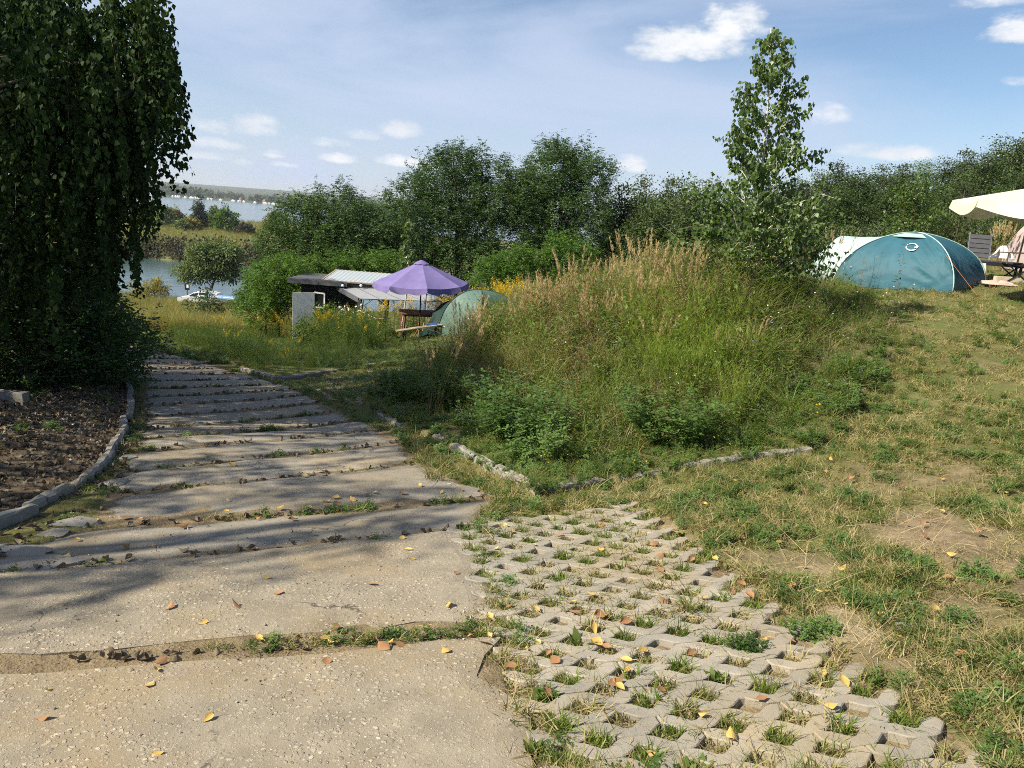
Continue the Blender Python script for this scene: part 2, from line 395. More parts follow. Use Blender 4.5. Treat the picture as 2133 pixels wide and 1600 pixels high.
leaf_mat('fallen_brown', [(0, (.16, .085, .045)), (.5, (.30, .16, .08)), (1, (.45, .27, .14))], .1, .7, .2, 6)
leaf_mat('litter', [(0, (.060, .047, .034)), (.4, (.125, .098, .068)), (.8, (.22, .172, .112)), (1, (.34, .26, .13))], .08, .75, .2, 4)


def bark_mat(name, col, white=False):
    m, nt, out = nodes(name); o = geo(nt)
    mp = nt.nodes.new('ShaderNodeMapping'); mp.inputs['Scale'].default_value = (6, 6, 26 if white else 3); nt.links.new(o, mp.inputs[0])
    n = tex_noise(nt, mp.outputs[0], 1.6, 5, .65)
    st = [(.30, (.05, .045, .04)), (.42, col), (1, tuple(min(.8, c * 1.15) for c in col))] if white else [(.3, tuple(c * .5 for c in col)), (.7, tuple(c * 1.3 for c in col))]
    principled(nt, out, ramp(nt, n, st), .85, .15, 0, n, .7, .02); return m


bark_mat('birch_bark', (.50, .47, .42), True); bark_mat('bark', (.10, .082, .062)); bark_mat('twig', (.11, .075, .05))


def pebble_mat():
    m, nt, out = nodes('pebble'); oi = nt.nodes.new('ShaderNodeObjectInfo').outputs['Random']; isl = geo(nt, 'Random Per Island')
    f = mth(nt, 'FRACT', mth(nt, 'ADD', oi, isl))
    principled(nt, out, ramp(nt, f, [(0, (.10, .085, .07)), (.35, (.22, .18, .145)), (.7, (.33, .285, .23)), (1, (.50, .46, .40))]), .8, .25, 0, tex_noise(nt, coord(nt), 40, 3), .3, .004)


pebble_mat()

# ------------------------------------------------------------------ the lie of the land
WATER_Z = -10.5


def softplus(x, k=1.2): return np.log1p(np.exp(np.clip(x * k, -40, 40))) / k


def _near(x, y): return -0.1 * y + 0.1 * (softplus(np.asarray(x, float) + .2) - .12)


CP = [(x, y, float(_near(x, y))) for x in (-4, -2, 0, 1.5, 3) for y in (-3, 0, 2.5, 5)]
CP += [(-3, 7, -.7), (-4.5, 9, -.9), (-6, 6, -.5), (-8, 4, -.2), (-8, 12, -1.1), (-7.5, 14.6, -1.46), (-1.4, 8, -.8), (-3, 12, -1.2), (-3.5, 16, -1.62), (-2.5, 20, -2.0), (-6, 20, -2.28),
       (-2.8, 25, -2.45), (-0.95, 23, -1.8), (-6.5, 25, -3.02), (-9, 28, -3.6), (-13, 25, -3.4), (-15, 32, -4.3), (-25, 45, -6.0), (-10, 45, -5.0), (-3, 38, -3.7), (5, 40, -2.0),
       (1, 9, -.48), (2.3, 10.9, .42), (4, 9.8, .12), (0, 13, -.72), (3, 15, .08), (1, 18, -.9), (5, 20, .25), (6, 5, .18), (7, 10, .42), (8.6, 16.4, .76), (12, 16, 1.05), (10, 10, .7), (12, 4, .8),
       (4, 24, -.5), (8, 24, .65), (12, 25, 1.2), (20, 25, 2.0), (15, 40, 1.5), (28, 40, 3.0), (40, 50, 3.0), (-20, 10, -.3), (-25, 25, -2.5), (-12, 0, .3), (20, 5, 1.5), (30, 15, 2.2)]
CP = np.array(CP, float)


def _tps_k(r2): return np.where(r2 > 1e-12, 0.5 * r2 * np.log(np.maximum(r2, 1e-12)), 0.0)


_n = len(CP); _d2 = ((CP[:, None, :2] - CP[None, :, :2]) ** 2).sum(-1)
_A = np.zeros((_n + 3, _n + 3)); _A[:_n, :_n] = _tps_k(_d2) + np.eye(_n) * 0.15; _A[:_n, _n] = 1; _A[:_n, _n + 1:] = CP[:, :2]; _A[_n:, :_n] = _A[:_n, _n:].T
_W = np.linalg.solve(_A, np.concatenate([CP[:, 2], np.zeros(3)]))
PROF_Y = [0, 30, 40, 55, 70, 80, 88, 93, 101, 127, 133, 138, 200, 372, 386, 420, 1460, 1490, 1520, 2200, 3200, 4800, 6500]
PROF_Z = [-1, -4.2, -5.6, -8.3, -9.4, -9.8, -10.3, -11.2, -13, -13, -10.9, -9.6, -9.5, -10.0, -11.4, -14, -14, -10.7, -9.4, -5, 8, 46, 70]


def tps(x, y):
    x = np.clip(np.asarray(x, float), -32, 42); y = np.clip(np.asarray(y, float), -5, 55)
    sh = x.shape; q = np.stack([x.ravel(), y.ravel()], 1); out = np.empty(len(q))
    for i in range(0, len(q), 40000):
        b = q[i:i + 40000]; d2 = ((b[:, None, :] - CP[None, :, :2]) ** 2).sum(-1)
        out[i:i + 40000] = _tps_k(d2) @ _W[:_n] + _W[_n] + b @ _W[_n + 1:]
    return out.reshape(sh)


def sstep(a, b, x): t = np.clip((x - a) / (b - a), 0, 1); return t * t * (3 - 2 * t)


def H(x, y):
    x = np.asarray(x, float); y = np.asarray(y, float)
    ye = y - 1.2 * np.clip(x + 2, 0, 45) + np.where(y > 70, 2.2 * np.sin(x * .13) + 1.3 * np.sin(x * .31 + 1) + np.clip(y - 250, 0, 900) * .02 * np.sin(x * .006), 0)
    w = sstep(30, 50, ye)
    return tps(x, y) * (1 - w) + np.interp(ye, PROF_Y, PROF_Z) * w


def Hs(x, y): return float(H(np.array([x]), np.array([y]))[0])


def gpt(u, v):                                       # where the line of sight of a pixel meets the land
    d = ray(u, v); t = np.concatenate([np.arange(1.2, 60, .04), np.arange(60, 400, .5)])
    P = CAM + d[None, :] * t[:, None]; below = P[:, 2] < H(P[:, 0], P[:, 1])
    i = int(np.argmax(below)) if below.any() else len(t) - 1
    a, b = t[max(i - 1, 0)], t[i]
    for _ in range(14):
        c = (a + b) / 2; p = CAM + d * c
        if p[2] < Hs(p[0], p[1]): b = c
        else: a = c
    p = CAM + d * b; return np.array([p[0], p[1], Hs(p[0], p[1])])


def gy(u, y):                                        # on the land, in the direction of column u (near the horizon), y metres ahead
    d = ray(u, 450 + .078 * (u - 1066)); x = d[0] / d[1] * y; return np.array([x, y, Hs(x, y)])


def on(x, y, dz=0.0): return np.array([x, y, Hs(x, y) + dz])


def inpoly(poly, x, y):
    poly = np.asarray(poly); c = np.zeros(np.shape(x), bool); j = len(poly) - 1
    for i in range(len(poly)):
        xi, yi = poly[i][:2]; xj, yj = poly[j][:2]
        c ^= ((yi > y) != (yj > y)) & (x < (xj - xi) * (y - yi) / ((yj - yi) + 1e-12) + xi); j = i
    return c


# outlines of the road, the paved patch and the beds
JOINTS = [((0, 1386), (1022, 1312)), ((108, 1184), (978, 1098)), ((183, 1100), (1046, 1036)), ((224, 1032), (868, 966)), ((258, 986), (842, 920)), ((284, 941), (786, 894)), ((291, 916), (738, 877)), ((301, 894), (706, 856))]
JL = [gpt(*a) for a, b in JOINTS]; JR = [gpt(*b) for a, b in JOINTS]
# the two nearest slabs run on to the left of the view
def extend(L, R, k): return L + (L - R) / np.linalg.norm(L - R) * k
JL[0] = extend(JL[0], JR[0], .95); JL[1] = extend(JL[1], JR[1], .45)
LEDGE = [gpt(*q) for q in ((304, 866), (306, 838), (298, 806), (268, 752), (246, 727))]
REDGE = [gpt(*q) for q in ((658, 834), (604, 806), (520, 783), (402, 749), (286, 727))]
d0 = JL[0] - JL[1]; d1 = np.array([.17, -1.0, 0])
NEARL = [JL[0] + d1 * .0, JL[0] + d1 * 1.55, JL[0] + d1 * 3.0]; NEARR = [JR[0], JR[0] + d1 * 1.45, JR[0] + d1 * 3.0]
JOIN = [(NEARL[2], NEARR[2]), (NEARL[1], NEARR[1])] + list(zip(JL, JR))


def resample(pts, n):
    pts = np.array(pts); s = np.concatenate([[0], np.cumsum(np.linalg.norm(np.diff(pts[:, :2], axis=0), axis=1))]); t = np.linspace(0, s[-1], n)
    return np.stack([np.interp(t, s, pts[:, k]) for k in range(3)], 1)


_ll = [JL[-1]] + LEDGE; _rr2 = [JR[-1]] + REDGE
_dl = unit(np.array(_ll[-1]) - np.array(_ll[-3])); _ll += [_ll[-1] + _dl * 3.0, _ll[-1] + _dl * 7]; _rr2 += [_rr2[-1] + _dl * 2.6, _rr2[-1] + _dl * 6.4]
NFAR = 22
for a, b in list(zip(resample(_ll, NFAR), resample(_rr2, NFAR)))[1:]: JOIN.append((a, b))
ROAD_POLY = [tuple(a[:2]) for a, b in JOIN] + [tuple(b[:2]) for a, b in reversed(JOIN)]
PATCH_PX = [(940, 1106), (1010, 1085), (1330, 1046), (1420, 1100), (1500, 1160), (1680, 1290), (1850, 1420), (2070, 1585), (2140, 1660), (1110, 1660), (1055, 1520), (1035, 1450), (1005, 1330), (978, 1230), (950, 1150)]
PATCH = [tuple(gpt(*q)[:2]) for q in PATCH_PX]
PATCH2_PX = [(600, 800), (640, 792), (760, 772), (900, 756), (905, 775), (850, 800), (800, 826), (740, 848), (700, 836), (650, 822)]
PATCH2 = [tuple(gpt(*q)[:2]) for q in PATCH2_PX]
KC = gpt(1113, 1036)                                                 # kerb corner
KERB_A = [KC] + [gpt(*q) for q in ((1040, 998), (965, 958), (900, 918), (835, 893), (768, 858), (745, 846))]
KERB_B = [KC] + [gpt(*q) for q in ((1250, 1010), (1400, 988), (1540, 965), (1690, 942))]
KERB_C = [gpt(*q) for q in ((-60, 1130), (40, 1092), (125, 1046), (200, 1003), (238, 952), (262, 908), (272, 872), (279, 842), (280, 824), (268, 804))]
KERB_D = [gpt(*q) for q in ((500, 775), (545, 786), (568, 795))]; KERB_E = [gpt(*q) for q in ((568, 795), (640, 786), (700, 775), (775, 764), (830, 757))]
KERB_F = [gpt(*q) for q in ((400, 762), (450, 756), (515, 748))]
BED = [tuple(p[:2]) for p in KERB_B[::-1]] + [tuple(p[:2]) for p in KERB_A[1:]] + [(-1.6, 11.5), (-1.15, 15), (-0.4, 19), (1.2, 22.0), (4.0, 22.5), (6.2, 18.4), (6.6, 16.0), (5.7, 12.5), (5.0, 10.0)]
GRAVEL = [tuple(p[:2]) for p in KERB_C] + [(-7.5, 11.5), (-9, 9), (-8, 4)]
SHED_BED = [tuple(p[:2]) for p in KERB_D[::-1]] + [tuple(p[:2]) for p in KERB_E[1:3]] + [(-2.9, 15.5), (-4.2, 20.5), (-5.0, 24.0), (-8.5, 27), (-9.5, 25), (-8, 20), (-6.8, 16)]
BARE_PX = [(1720, 1225, 70, 45, 1.0), (1800, 1300, 120, 50, .9), (1960, 1330, 150, 60, .7), (2100, 1170, 110, 60, .7), (2050, 1390, 150, 40, .55), (2120, 1480, 80, 60, .5), (1900, 1000, 130, 30, .35), (1600, 1070, 110, 30, .3), (2020, 1240, 90, 40, .5)]
BARE = []
for (u, v, a, b, s_) in BARE_PX:
    p = gpt(u, v); q = gpt(u + a, v); r_ = gpt(u, v - b); BARE.append((p[0], p[1], 2.2 * np.linalg.norm(q - p), 2.2 * np.linalg.norm(r_ - p), min(1, s_ * 1.25)))


def vnoise(x, y, s, seed=0):                         # smooth value noise
    x = np.asarray(x) * s + seed * 17.3; y = np.asarray(y) * s - seed * 9.1
    xi = np.floor(x); yi = np.floor(y); fx = x - xi; fy = y - yi; fx = fx * fx * (3 - 2 * fx); fy = fy * fy * (3 - 2 * fy)
    def h(a, b):
        q = np.sin(a * 127.1 + b * 311.7 + seed) * 43758.5453; return q - np.floor(q)
    return (h(xi, yi) * (1 - fx) + h(xi + 1, yi) * fx) * (1 - fy) + (h(xi, yi + 1) * (1 - fx) + h(xi + 1, yi + 1) * fx) * fy


def bareness(x, y):
    b = np.zeros(np.shape(x))
    for (cx, cy, rx, ry, s_) in BARE:
        r2 = ((x - cx) / rx) ** 2 + ((y - cy) / ry) ** 2 + (vnoise(x, y, 5, 3) - .5) * 1.0; b = np.maximum(b, s_ * np.clip(1.25 - r2, 0, 1))
    return np.clip(b + (vnoise(x, y, 1.7, 1) * .6 + vnoise(x, y, 4.5, 2) * .4 - .62) * 1.3, 0, 1)


def ground_mat():
    m, nt, out = nodes('ground'); o = geo(nt)
    def att(n):
        a = nt.nodes.new('ShaderNodeAttribute'); a.attribute_name = n; return a.outputs['Fac']
    n1 = tex_noise(nt, o, .9, 7, .6); n2 = tex_noise(nt, o, 7, 6, .65); n3 = tex_noise(nt, o, 60, 3, .6); n4 = tex_noise(nt, o, .06, 5, .6)
    soil = ramp(nt, n2, [(.3, (.135, .102, .060)), (.55, (.215, .166, .102)), (.75, (.31, .25, .16))])
    thatch = ramp(nt, n2, [(.3, (.075, .075, .026)), (.55, (.125, .118, .045)), (.75, (.20, .17, .08))])
    green = ramp(nt, n1, [(.3, (.060, .085, .022)), (.55, (.095, .115, .034)), (.75, (.15, .145, .055))])
    col = mixc(nt, mrange(nt, n1, .4, .65), thatch, green)
    col = mixc(nt, att('bare'), col, soil)
    sand = ramp(nt, n2, [(.3, (.30, .245, .15)), (.7, (.44, .37, .245))])
    col = mixc(nt, att('sand'), col, sand)
    dirt = ramp(nt, n2, [(.3, (.060, .047, .034)), (.6, (.115, .090, .062)), (.8, (.19, .15, .10))])
    col = mixc(nt, att('dirt'), col, dirt)
    mead = ramp(nt, tex_noise(nt, o, .35, 6, .7), [(.3, (.075, .090, .026)), (.5, (.135, .135, .045)), (.75, (.22, .195, .080))])
    col = mixc(nt, att('meadow'), col, mead)
    spit = ramp(nt, n4, [(.35, (.085, .100, .040)), (.55, (.135, .140, .062)), (.75, (.21, .19, .10))])
    col = mixc(nt, att('spit'), col, spit)
    far = ramp(nt, tex_noise(nt, o, .004, 6, .6), [(.35, (.035, .052, .028)), (.6, (.070, .085, .042)), (.8, (.13, .125, .065))])
    col = mixc(nt, att('far'), col, far)
    h = mth(nt, 'ADD', n2, mth(nt, 'MULTIPLY', n3, .5))
    principled(nt, out, col, .95, .1, 0, h, .8, .03)
    return m


def build_ground():
    fa = np.radians(np.linspace(-48, 48, 400)); ba = np.radians(np.linspace(48, 312, 67))[1:-1]
    ang = np.concatenate([fa, ba])
    r = [0.35]
    while r[-1] < 32: r.append(r[-1] * 1.0155)
    while r[-1] < 6500: r.append(r[-1] * 1.05)
    r = np.array(r); A, Rr = np.meshgrid(ang, r); x = Rr * np.sin(A); y = Rr * np.cos(A)
    z = H(x, y)
    near = Rr < 35
    road = inpoly(ROAD_POLY, x, y) & near; patch = (inpoly(PATCH, x, y) | inpoly(PATCH2, x, y)) & near
    bed = inpoly(BED, x, y) & near; sbed = inpoly(SHED_BED, x, y) & near
    z = np.where(near, z + (vnoise(x, y, 2.2, 4) - .5) * .05 + (vnoise(x, y, 7, 5) - .5) * .018, z)
    flat = (H(x, y))
    z = np.where(road, flat - .001 + (vnoise(x, y, 3.1, 14) - .5) * .014, z); z = np.where(patch & ~road, flat - .020, z); z = np.where(bed | sbed, z + .055, z)
    na = len(ang)
    V = np.stack([x, y, z], -1).reshape(-1, 3); V = np.concatenate([V, [[0, 0, Hs(0, 0)]]])
    i = np.arange(len(r) - 1)[:, None] * na; j = np.arange(na)[None, :]
    Fq = np.stack([i + j, i + na + j, i + na + (j + 1) % na, i + (j + 1) % na], -1).reshape(-1, 4)
    c = len(V) - 1; Ft = [(c, int(k), int((k + 1) % na)) for k in range(na)]
    o = mesh('ground', V, Fq, MATS['ground'], smooth=True); tag(o, kind='structure')
    me = o.data
    # attributes that say what grows or lies where
    bare = bareness(x, y) * (1 - np.clip((Rr - 16) / 8, 0, 1)) * (x > -.5); bare = np.where(bed, .45, bare)
    p = gpt(1735, 1235); q = gpt(1790, 1318)
    sand = np.clip(1.1 - np.hypot((x - p[0]) / .30, (y - p[1]) / .34) + (vnoise(x, y, 9, 6) - .5) * .9, 0, 1)
    sand = np.maximum(sand, .75 * np.clip(1.0 - np.hypot((x - q[0]) / .34, (y - q[1]) / .20) + (vnoise(x, y, 11, 7) - .5) * .9, 0, 1))
    grav = inpoly(GRAVEL, x, y) & near
    dirt = np.where(grav, 1.0, 0.0); bare = np.where(road | patch, 1.0, bare)
    dirt = np.maximum(dirt, np.where((x < -1.5) & (Rr < 22) & (x < -3.2 - .32 * (y - 4)), .9, 0.0))
    ye = y - 1.2 * np.clip(x + 2, 0, 45)
    mead = sstep(24, 34, ye) * (ye < 130); spit = ((y > 126) & (y < 900)).astype(float); far = (y > 900).astype(float)
    behind = (y < 0)
    for nm, a in (('bare', bare), ('sand', sand), ('dirt', dirt), ('meadow', mead), ('spit', spit), ('far', far)):
        at_ = me.attributes.new(nm, 'FLOAT', 'POINT'); at_.data.foreach_set('value', np.concatenate([np.where(behind & (nm not in ('bare',)), 0, a).ravel(), [0.0]]).astype(np.float32))


ground_mat(); build_ground()


def water_mat():
    m, nt, out = nodes('water'); o = geo(nt)
    n = tex_noise(nt, o, .9, 4, .6, .4); n2 = tex_noise(nt, o, .03, 4)
    c = ramp(nt, n2, [(.35, (.050, .085, .090)), (.65, (.070, .125, .125))])
    principled(nt, out, c, .14, .5, 0, n, .35, .12)


water_mat()
tag(mesh('lake', [(-6000, 70, WATER_Z), (6000, 70, WATER_Z), (6000, 1560, WATER_Z), (-6000, 1560, WATER_Z)], [(0, 1, 2, 3)], MATS['water']), kind='structure')

# ------------------------------------------------------------------ the concrete road, slab by slab
rng = np.random.default_rng(7)


def slab(a0, b0, a1, b1, mat, parent, seed, gap):
    """one slab between the joint a0-b0 and the joint a1-b1 (left, right ends), with worn, uneven edges"""
    r_ = np.random.default_rng(seed); nx, ny = 26, 9
    s = np.linspace(0, 1, nx)[:, None]; t = np.linspace(0, 1, ny)[None, :]
    L0 = np.linalg.norm(a1 - a0) + 1e-6
    g0, g1 = gap[0] * .5 / L0, gap[1] * .5 / L0
    tt = g0 + t * (1 - g0 - g1)
    # edges wander and corners break off
    w0 = np.interp(np.linspace(0, 1, nx), np.linspace(0, 1, 9), r_.normal(0, .018, 9)); w1 = np.interp(np.linspace(0, 1, nx), np.linspace(0, 1, 9), r_.normal(0, .018, 9))
    w0 += r_.normal(0, .005, nx); w1 += r_.normal(0, .005, nx)
    tt = tt + ((1 - t) ** 3) * (w0 / L0)[:, None] + (t ** 3) * (w1 / L0)[:, None]
    e0 = r_.normal(0, .02, ny); e1 = r_.normal(0, .02, ny); ss = s + ((1 - s) ** 8) * e0[None, :] * .6 + (s ** 8) * e1[None, :] * .6
    # rounded corners
    k = np.clip((.06 - np.minimum(ss, 1 - ss)) / .06, 0, 1); tt = .5 + (tt - .5) * (1 - .07 * k ** 2)
    Pa = a0[None, None, :2] * (1 - tt[..., None]) + a1[None, None, :2] * tt[..., None]; Pb = b0[None, None, :2] * (1 - tt[..., None]) + b1[None, None, :2] * tt[..., None]
    XY = Pa * (1 - ss[..., None]) + Pb * ss[..., None]
    cx = XY.reshape(-1, 2).mean(0); zz = H(XY[..., 0], XY[..., 1])
    A = np.c_[XY.reshape(-1, 2) - cx, np.ones(nx * ny)]; co_, *_r = np.linalg.lstsq(A, zz.ravel(), rcond=None)
    zz = .85 * zz + .15 * (A @ co_).reshape(nx, ny) + r_.normal(0, .004)                    # stiff, but settled over the land
    edge = np.minimum(np.minimum(np.arange(nx)[:, None], np.arange(nx)[::-1][:, None]) * 1.0, np.minimum(np.arange(ny)[None, :], np.arange(ny)[::-1][None, :]))
    zz = zz + .008 - .010 * (edge == 0) + (vnoise(XY[..., 0], XY[..., 1], 3, seed % 11) - .5) * .012
    top = np.dstack([XY, zz]); mb = MB(); mb.grid(top)
    idx = np.arange(nx * ny).reshape(nx, ny); ring = list(idx[:, 0]) + list(idx[-1, 1:]) + list(idx[-2::-1, -1]) + list(idx[0, -2:0:-1])
    low = top.reshape(-1, 3)[ring] - np.array([0, 0, .11]); n = len(ring)
    V = np.concatenate([top.reshape(-1, 3), low]); Fs = list(mb.F) + [(ring[i], nx * ny + i, nx * ny + (i + 1) % n, ring[(i + 1) % n]) for i in range(n)]
    return mesh('concrete_slab', V, Fs, mat, parent, smooth=False)


road = tag(empty('road', on(-1.2, 4)), kind='structure')
road.location = (0, 0, 0)
JG = [.05, .05, .17, .035, .11, .035, .04, .08, .07, .08] + [float(v_) for v_ in rng.uniform(.03, .075, 60)]
for i in range(len(JOIN) - 1):
    gap = (JG[i], JG[i + 1])
    (a0, b0), (a1, b1) = JOIN[i], JOIN[i + 1]
    b1 = b1.copy(); a0 = a0.copy(); b0 = b0.copy(); a1 = a1.copy()
    jit = rng.normal(0, .05)
    if i > 2:
        e = unit(b0 - a0); b0 = b0 + e * jit; b1 = b1 + e * jit; a0 = a0 + e * rng.normal(0, .05); a1 = a1 + e * rng.normal(0, .04)
    slab(a0, b0, a1, b1, MATS['concrete_rough'] if i < 3 else MATS['concrete'], road, 100 + i, gap)
# ------------------------------------------------------------------ grass pavers


PIT, ROW = .247, .107
PA, PB = .068, .058


def band_mesh(periods):
    """a wavy concrete bar: half diamonds notched out of both long edges"""
    lo = []; hi = []; n = periods
    for k in range(n + 1):
        x = k * PIT
        if k > 0: lo.append((x - PA, 0))
        lo.append((x, PB))
        if k < n: lo.append((x + PA, 0))
    for k in range(n):
        x = (k + .5) * PIT; hi += [(x - PA, ROW), (x, ROW - PB), (x + PA, ROW)]
    hi = [(0, ROW)] + hi + [(n * PIT, ROW)]
    # rounded tips
    def soft(pts):
        out = []
        for i, p in enumerate(pts):
            if i in (0, len(pts) - 1): out.append(p); continue
            a, b = np.array(pts[i - 1]), np.array(pts[i + 1]); p = np.array(p); k = .013
            out += [tuple(p + unit(a - p) * min(k, np.linalg.norm(a - p) * .4)), tuple(p + unit(b - p) * min(k, np.linalg.norm(b - p) * .4))]
        return out
    lo = soft(lo); hi = soft(hi)
    g = .0022; lo = [(x, y + g) for x, y in lo]; hi = [(x, y - g) for x, y in hi]
    poly = lo + hi[::-1]
    poly = [(min(max(x, .003), n * PIT - .003), y) for x, y in poly]
    bm = bmesh.new(); vs_ = [bm.verts.new((x - n * PIT / 2, y - ROW / 2, 0)) for x, y in poly]; f = bm.faces.new(vs_)
    if f.normal.z < 0: f.normal_flip()
    ret = bmesh.ops.extrude_face_region(bm, geom=[f]); nv = [e for e in ret['geom'] if isinstance(e, bmesh.types.BMVert)]
    bmesh.ops.translate(bm, verts=nv, vec=(0, 0, -.075))
    bmesh.ops.recalc_face_normals(bm, faces=bm.faces)
    te = [e for e in bm.edges if all(v.co.z > -.001 for v in e.verts)]
    bmesh.ops.bevel(bm, geom=te, offset=.004, segments=1, affect='EDGES')
    me = bpy.data.meshes.new('paver'); bm.to_mesh(me); bm.free(); me.materials.append(MATS['paver_concrete']); return me


BAND2 = band_mesh(2); BAND1 = band_mesh(1)
HOLES = []


def pave(name, poly, org, ang, seed, dz, tilt, keep=1.0):
    root = tag(empty(name), kind='structure')
    r_ = np.random.default_rng(seed); e1 = np.array([math.cos(ang), math.sin(ang)]); e2 = np.array([-e1[1], e1[0]])
    P = np.array(poly); q = P - org; i0, i1 = (q @ e1).min() / PIT, (q @ e1).max() / PIT; j0, j1 = (q @ e2).min() / ROW, (q @ e2).max() / ROW
    for j in range(int(j0) - 1, int(j1) + 2):
        off = .5 * (j % 2)
        stagger = (j // 4) % 2
        i = int(i0) - 2 - (int(i0) % 2) + stagger
        while i < i1 + 2:
            placed = 0
            for per, me in ((2, BAND2), (1, BAND1)):
                c = org + e1 * (i + off + per / 2) * PIT + e2 * (j + .5) * ROW
                ends = [org + e1 * (i + off + t) * PIT + e2 * (j + .5) * ROW for t in (.15, per - .15)]
                if all(inpoly(poly, np.array([w[0]]), np.array([w[1]]))[0] for w in ends) and r_.random() < keep:
                    o = bpy.data.objects.new('paver', me); COL.objects.link(o); o.parent = root
                    z = Hs(c[0], c[1]); sx = (Hs(*(c + e1 * .2)) - Hs(*(c - e1 * .2))) / .4; sy = (Hs(*(c + e2 * .2)) - Hs(*(c - e2 * .2))) / .4
                    plate = math.sin((i // 4) * 12.9 + (j // 4) * 78.2) * 43758.5; plate -= math.floor(plate)
                    o.location = (c[0], c[1], z + dz + r_.normal(0, .0012) + (plate - .5) * .008)
                    o.rotation_euler = (math.atan(sy) + r_.normal(0, tilt), -math.atan(sx) + r_.normal(0, tilt), ang + r_.normal(0, .004))
                    placed = per; break
            i += placed or 1
        for i in range(int(i0) - 1, int(i1) + 2):
            h = org + e1 * (i + off) * PIT + e2 * j * ROW
            if inpoly(poly, np.array([h[0]]), np.array([h[1]]))[0]: HOLES.append((h[0], h[1], name))
    return root


ORG = gpt(1487, 1557)[:2]
pave('paved_patch', PATCH, ORG, math.radians(12.2), 3, .012, .004)
pave('paved_track', PATCH2, gpt(760, 815)[:2], math.radians(-24), 4, .004, .02, .8)

# ------------------------------------------------------------------ kerbs, stone by stone


def kerb(pts, length, width, height, seed, side, sink=0.0, tilt=.03):
    """stones laid end to end along pts; side is where the bed lies (+1 left of travel)"""
    root = tag(empty('kerb'), kind='structure'); r_ = np.random.default_rng(seed); pts = np.array(pts)
    s = np.concatenate([[0], np.cumsum(np.linalg.norm(np.diff(pts[:, :2], axis=0), axis=1))]); n = max(1, int(round(s[-1] / length)))
    for k in range(n):
        t0, t1 = s[-1] * k / n, s[-1] * (k + 1) / n
        a = np.array([np.interp(t0, s, pts[:, i]) for i in range(2)]); b = np.array([np.interp(t1, s, pts[:, i]) for i in range(2)])
        d = unit(b - a); nn = np.array([-d[1], d[0]]) * side; a = a + d * .006; b = b - d * .006
        a = a + nn * r_.normal(0, .012); b = b + nn * r_.normal(0, .012)
        m_ = 7; P = []
        up = height + r_.normal(0, .012) - sink
        lean = r_.normal(0, tilt)
        for q in range(m_):
            c = a + (b - a) * q / (m_ - 1); z = Hs(*c); e = r_.normal(0, .0055, 6)
            ch = .016
            prof = [(0, -.12), (0 + e[0], up - ch + e[1]), (ch + e[2], up + e[3]), (width - ch * .6, up + e[4]), (width, up - ch * .6 + e[5]), (width, -.12)]
            P.append([[*(c + nn * (x + lean * zz)), z + zz] for x, zz in prof])
        P = np.array(P); mb = MB(); mb.grid(P); n6 = 6
        mb.F += [tuple(range(n6)), tuple((m_ - 1) * n6 + i for i in range(n6 - 1, -1, -1))]; mb.M += [0, 0]
        o = mb.build('kerb_stone', MATS['kerb_concrete'], root)
        bm = bmesh.new(); bm.from_mesh(o.data); bmesh.ops.recalc_face_normals(bm, faces=bm.faces); bm.to_mesh(o.data); bm.free()
    return root


kerb(KERB_A[:4], .62, .075, .10, 1, -1, .01, .06); kerb(KERB_A[4:], .62, .075, .085, 8, -1, .02, .1)
kerb(KERB_B, .78, .08, .07, 2, 1, .01, .12); kerb(KERB_C, .55, .062, .078, 3, 1)
kerb(KERB_D, .7, .075, .06, 4, 1); kerb(KERB_E, .8, .075, .065, 5, 1); kerb(KERB_F, .8, .075, .07, 6, 1)

# ------------------------------------------------------------------ trees


class LB:
    """leaf builder: collects quads with a material index"""
    def __init__(s): s.V = []; s.F = []; s.M = []; s.n = 0
    def add(s, V, F, mi=0):
        s.V.append(V); s.F.append(F + s.n); s.M.append(np.full(len(F), mi)); s.n += len(V); return s
    def build(s, name, mats, parent=None, link=True):
        return mesh(name, np.concatenate(s.V), np.concatenate(s.F), mats, parent, False, np.concatenate(s.M), link)


def curve_pts(a, b, sag, n=7):
    a = np.asarray(a, float); b = np.asarray(b, float); t = np.linspace(0, 1, n)[:, None]
    return a + (b - a) * t + np.array(sag)[None, :] * (4 * t * (1 - t))


def lobe_points(r_, lobes, n, shell=.55):
    vol = np.array([l[3] * l[4] * l[5] for l in lobes]) ** .8; k = r_.choice(len(lobes), n, p=vol / vol.sum()); L = np.array(lobes)[k]
    d = rnd_dirs(r_, n); rad = (shell + (1 - shell) * r_.random(n)) ** .7 * (1 + r_.normal(0, .07, n)); inner = r_.random(n) < .22; rad[inner] *= r_.random(inner.sum())
    return L[:, :3] + d * rad[:, None] * L[:, 3:], d


def limbs(mb, r_, base, top, targets, r0, n_limb, bend=.3, sides=6):
    """a tapered trunk and limbs that reach towards the targets"""
    hgt = top[2] - base[2]; k = 9
    tr = curve_pts(base, top, (r_.normal(0, .05) * hgt, r_.normal(0, .05) * hgt, 0), k); tr[0, 2] -= .15
    rad = r0 * (1 - .8 * np.linspace(0, 1, k)) ; rad[0] *= 1.35
    mb.tube(tr, rad, 8)
    idx = r_.choice(len(targets), min(n_limb, len(targets)), replace=False)
    for i in idx:
        t = targets[i]; f = np.clip((t[2] - base[2]) / hgt * .7 - .12 + r_.normal(0, .06), .12, .95)
        j = f * (k - 1); j0 = int(j); a = tr[j0] + (tr[min(j0 + 1, k - 1)] - tr[j0]) * (j - j0); ra = np.interp(j, np.arange(k), rad) * .5
        l = np.linalg.norm(t - a)
        mb.tube(curve_pts(a, t, (0, 0, -bend * .25 * l), 6), np.linspace(max(ra, .012), max(.006, ra * .15), 6), 5, caps=False)


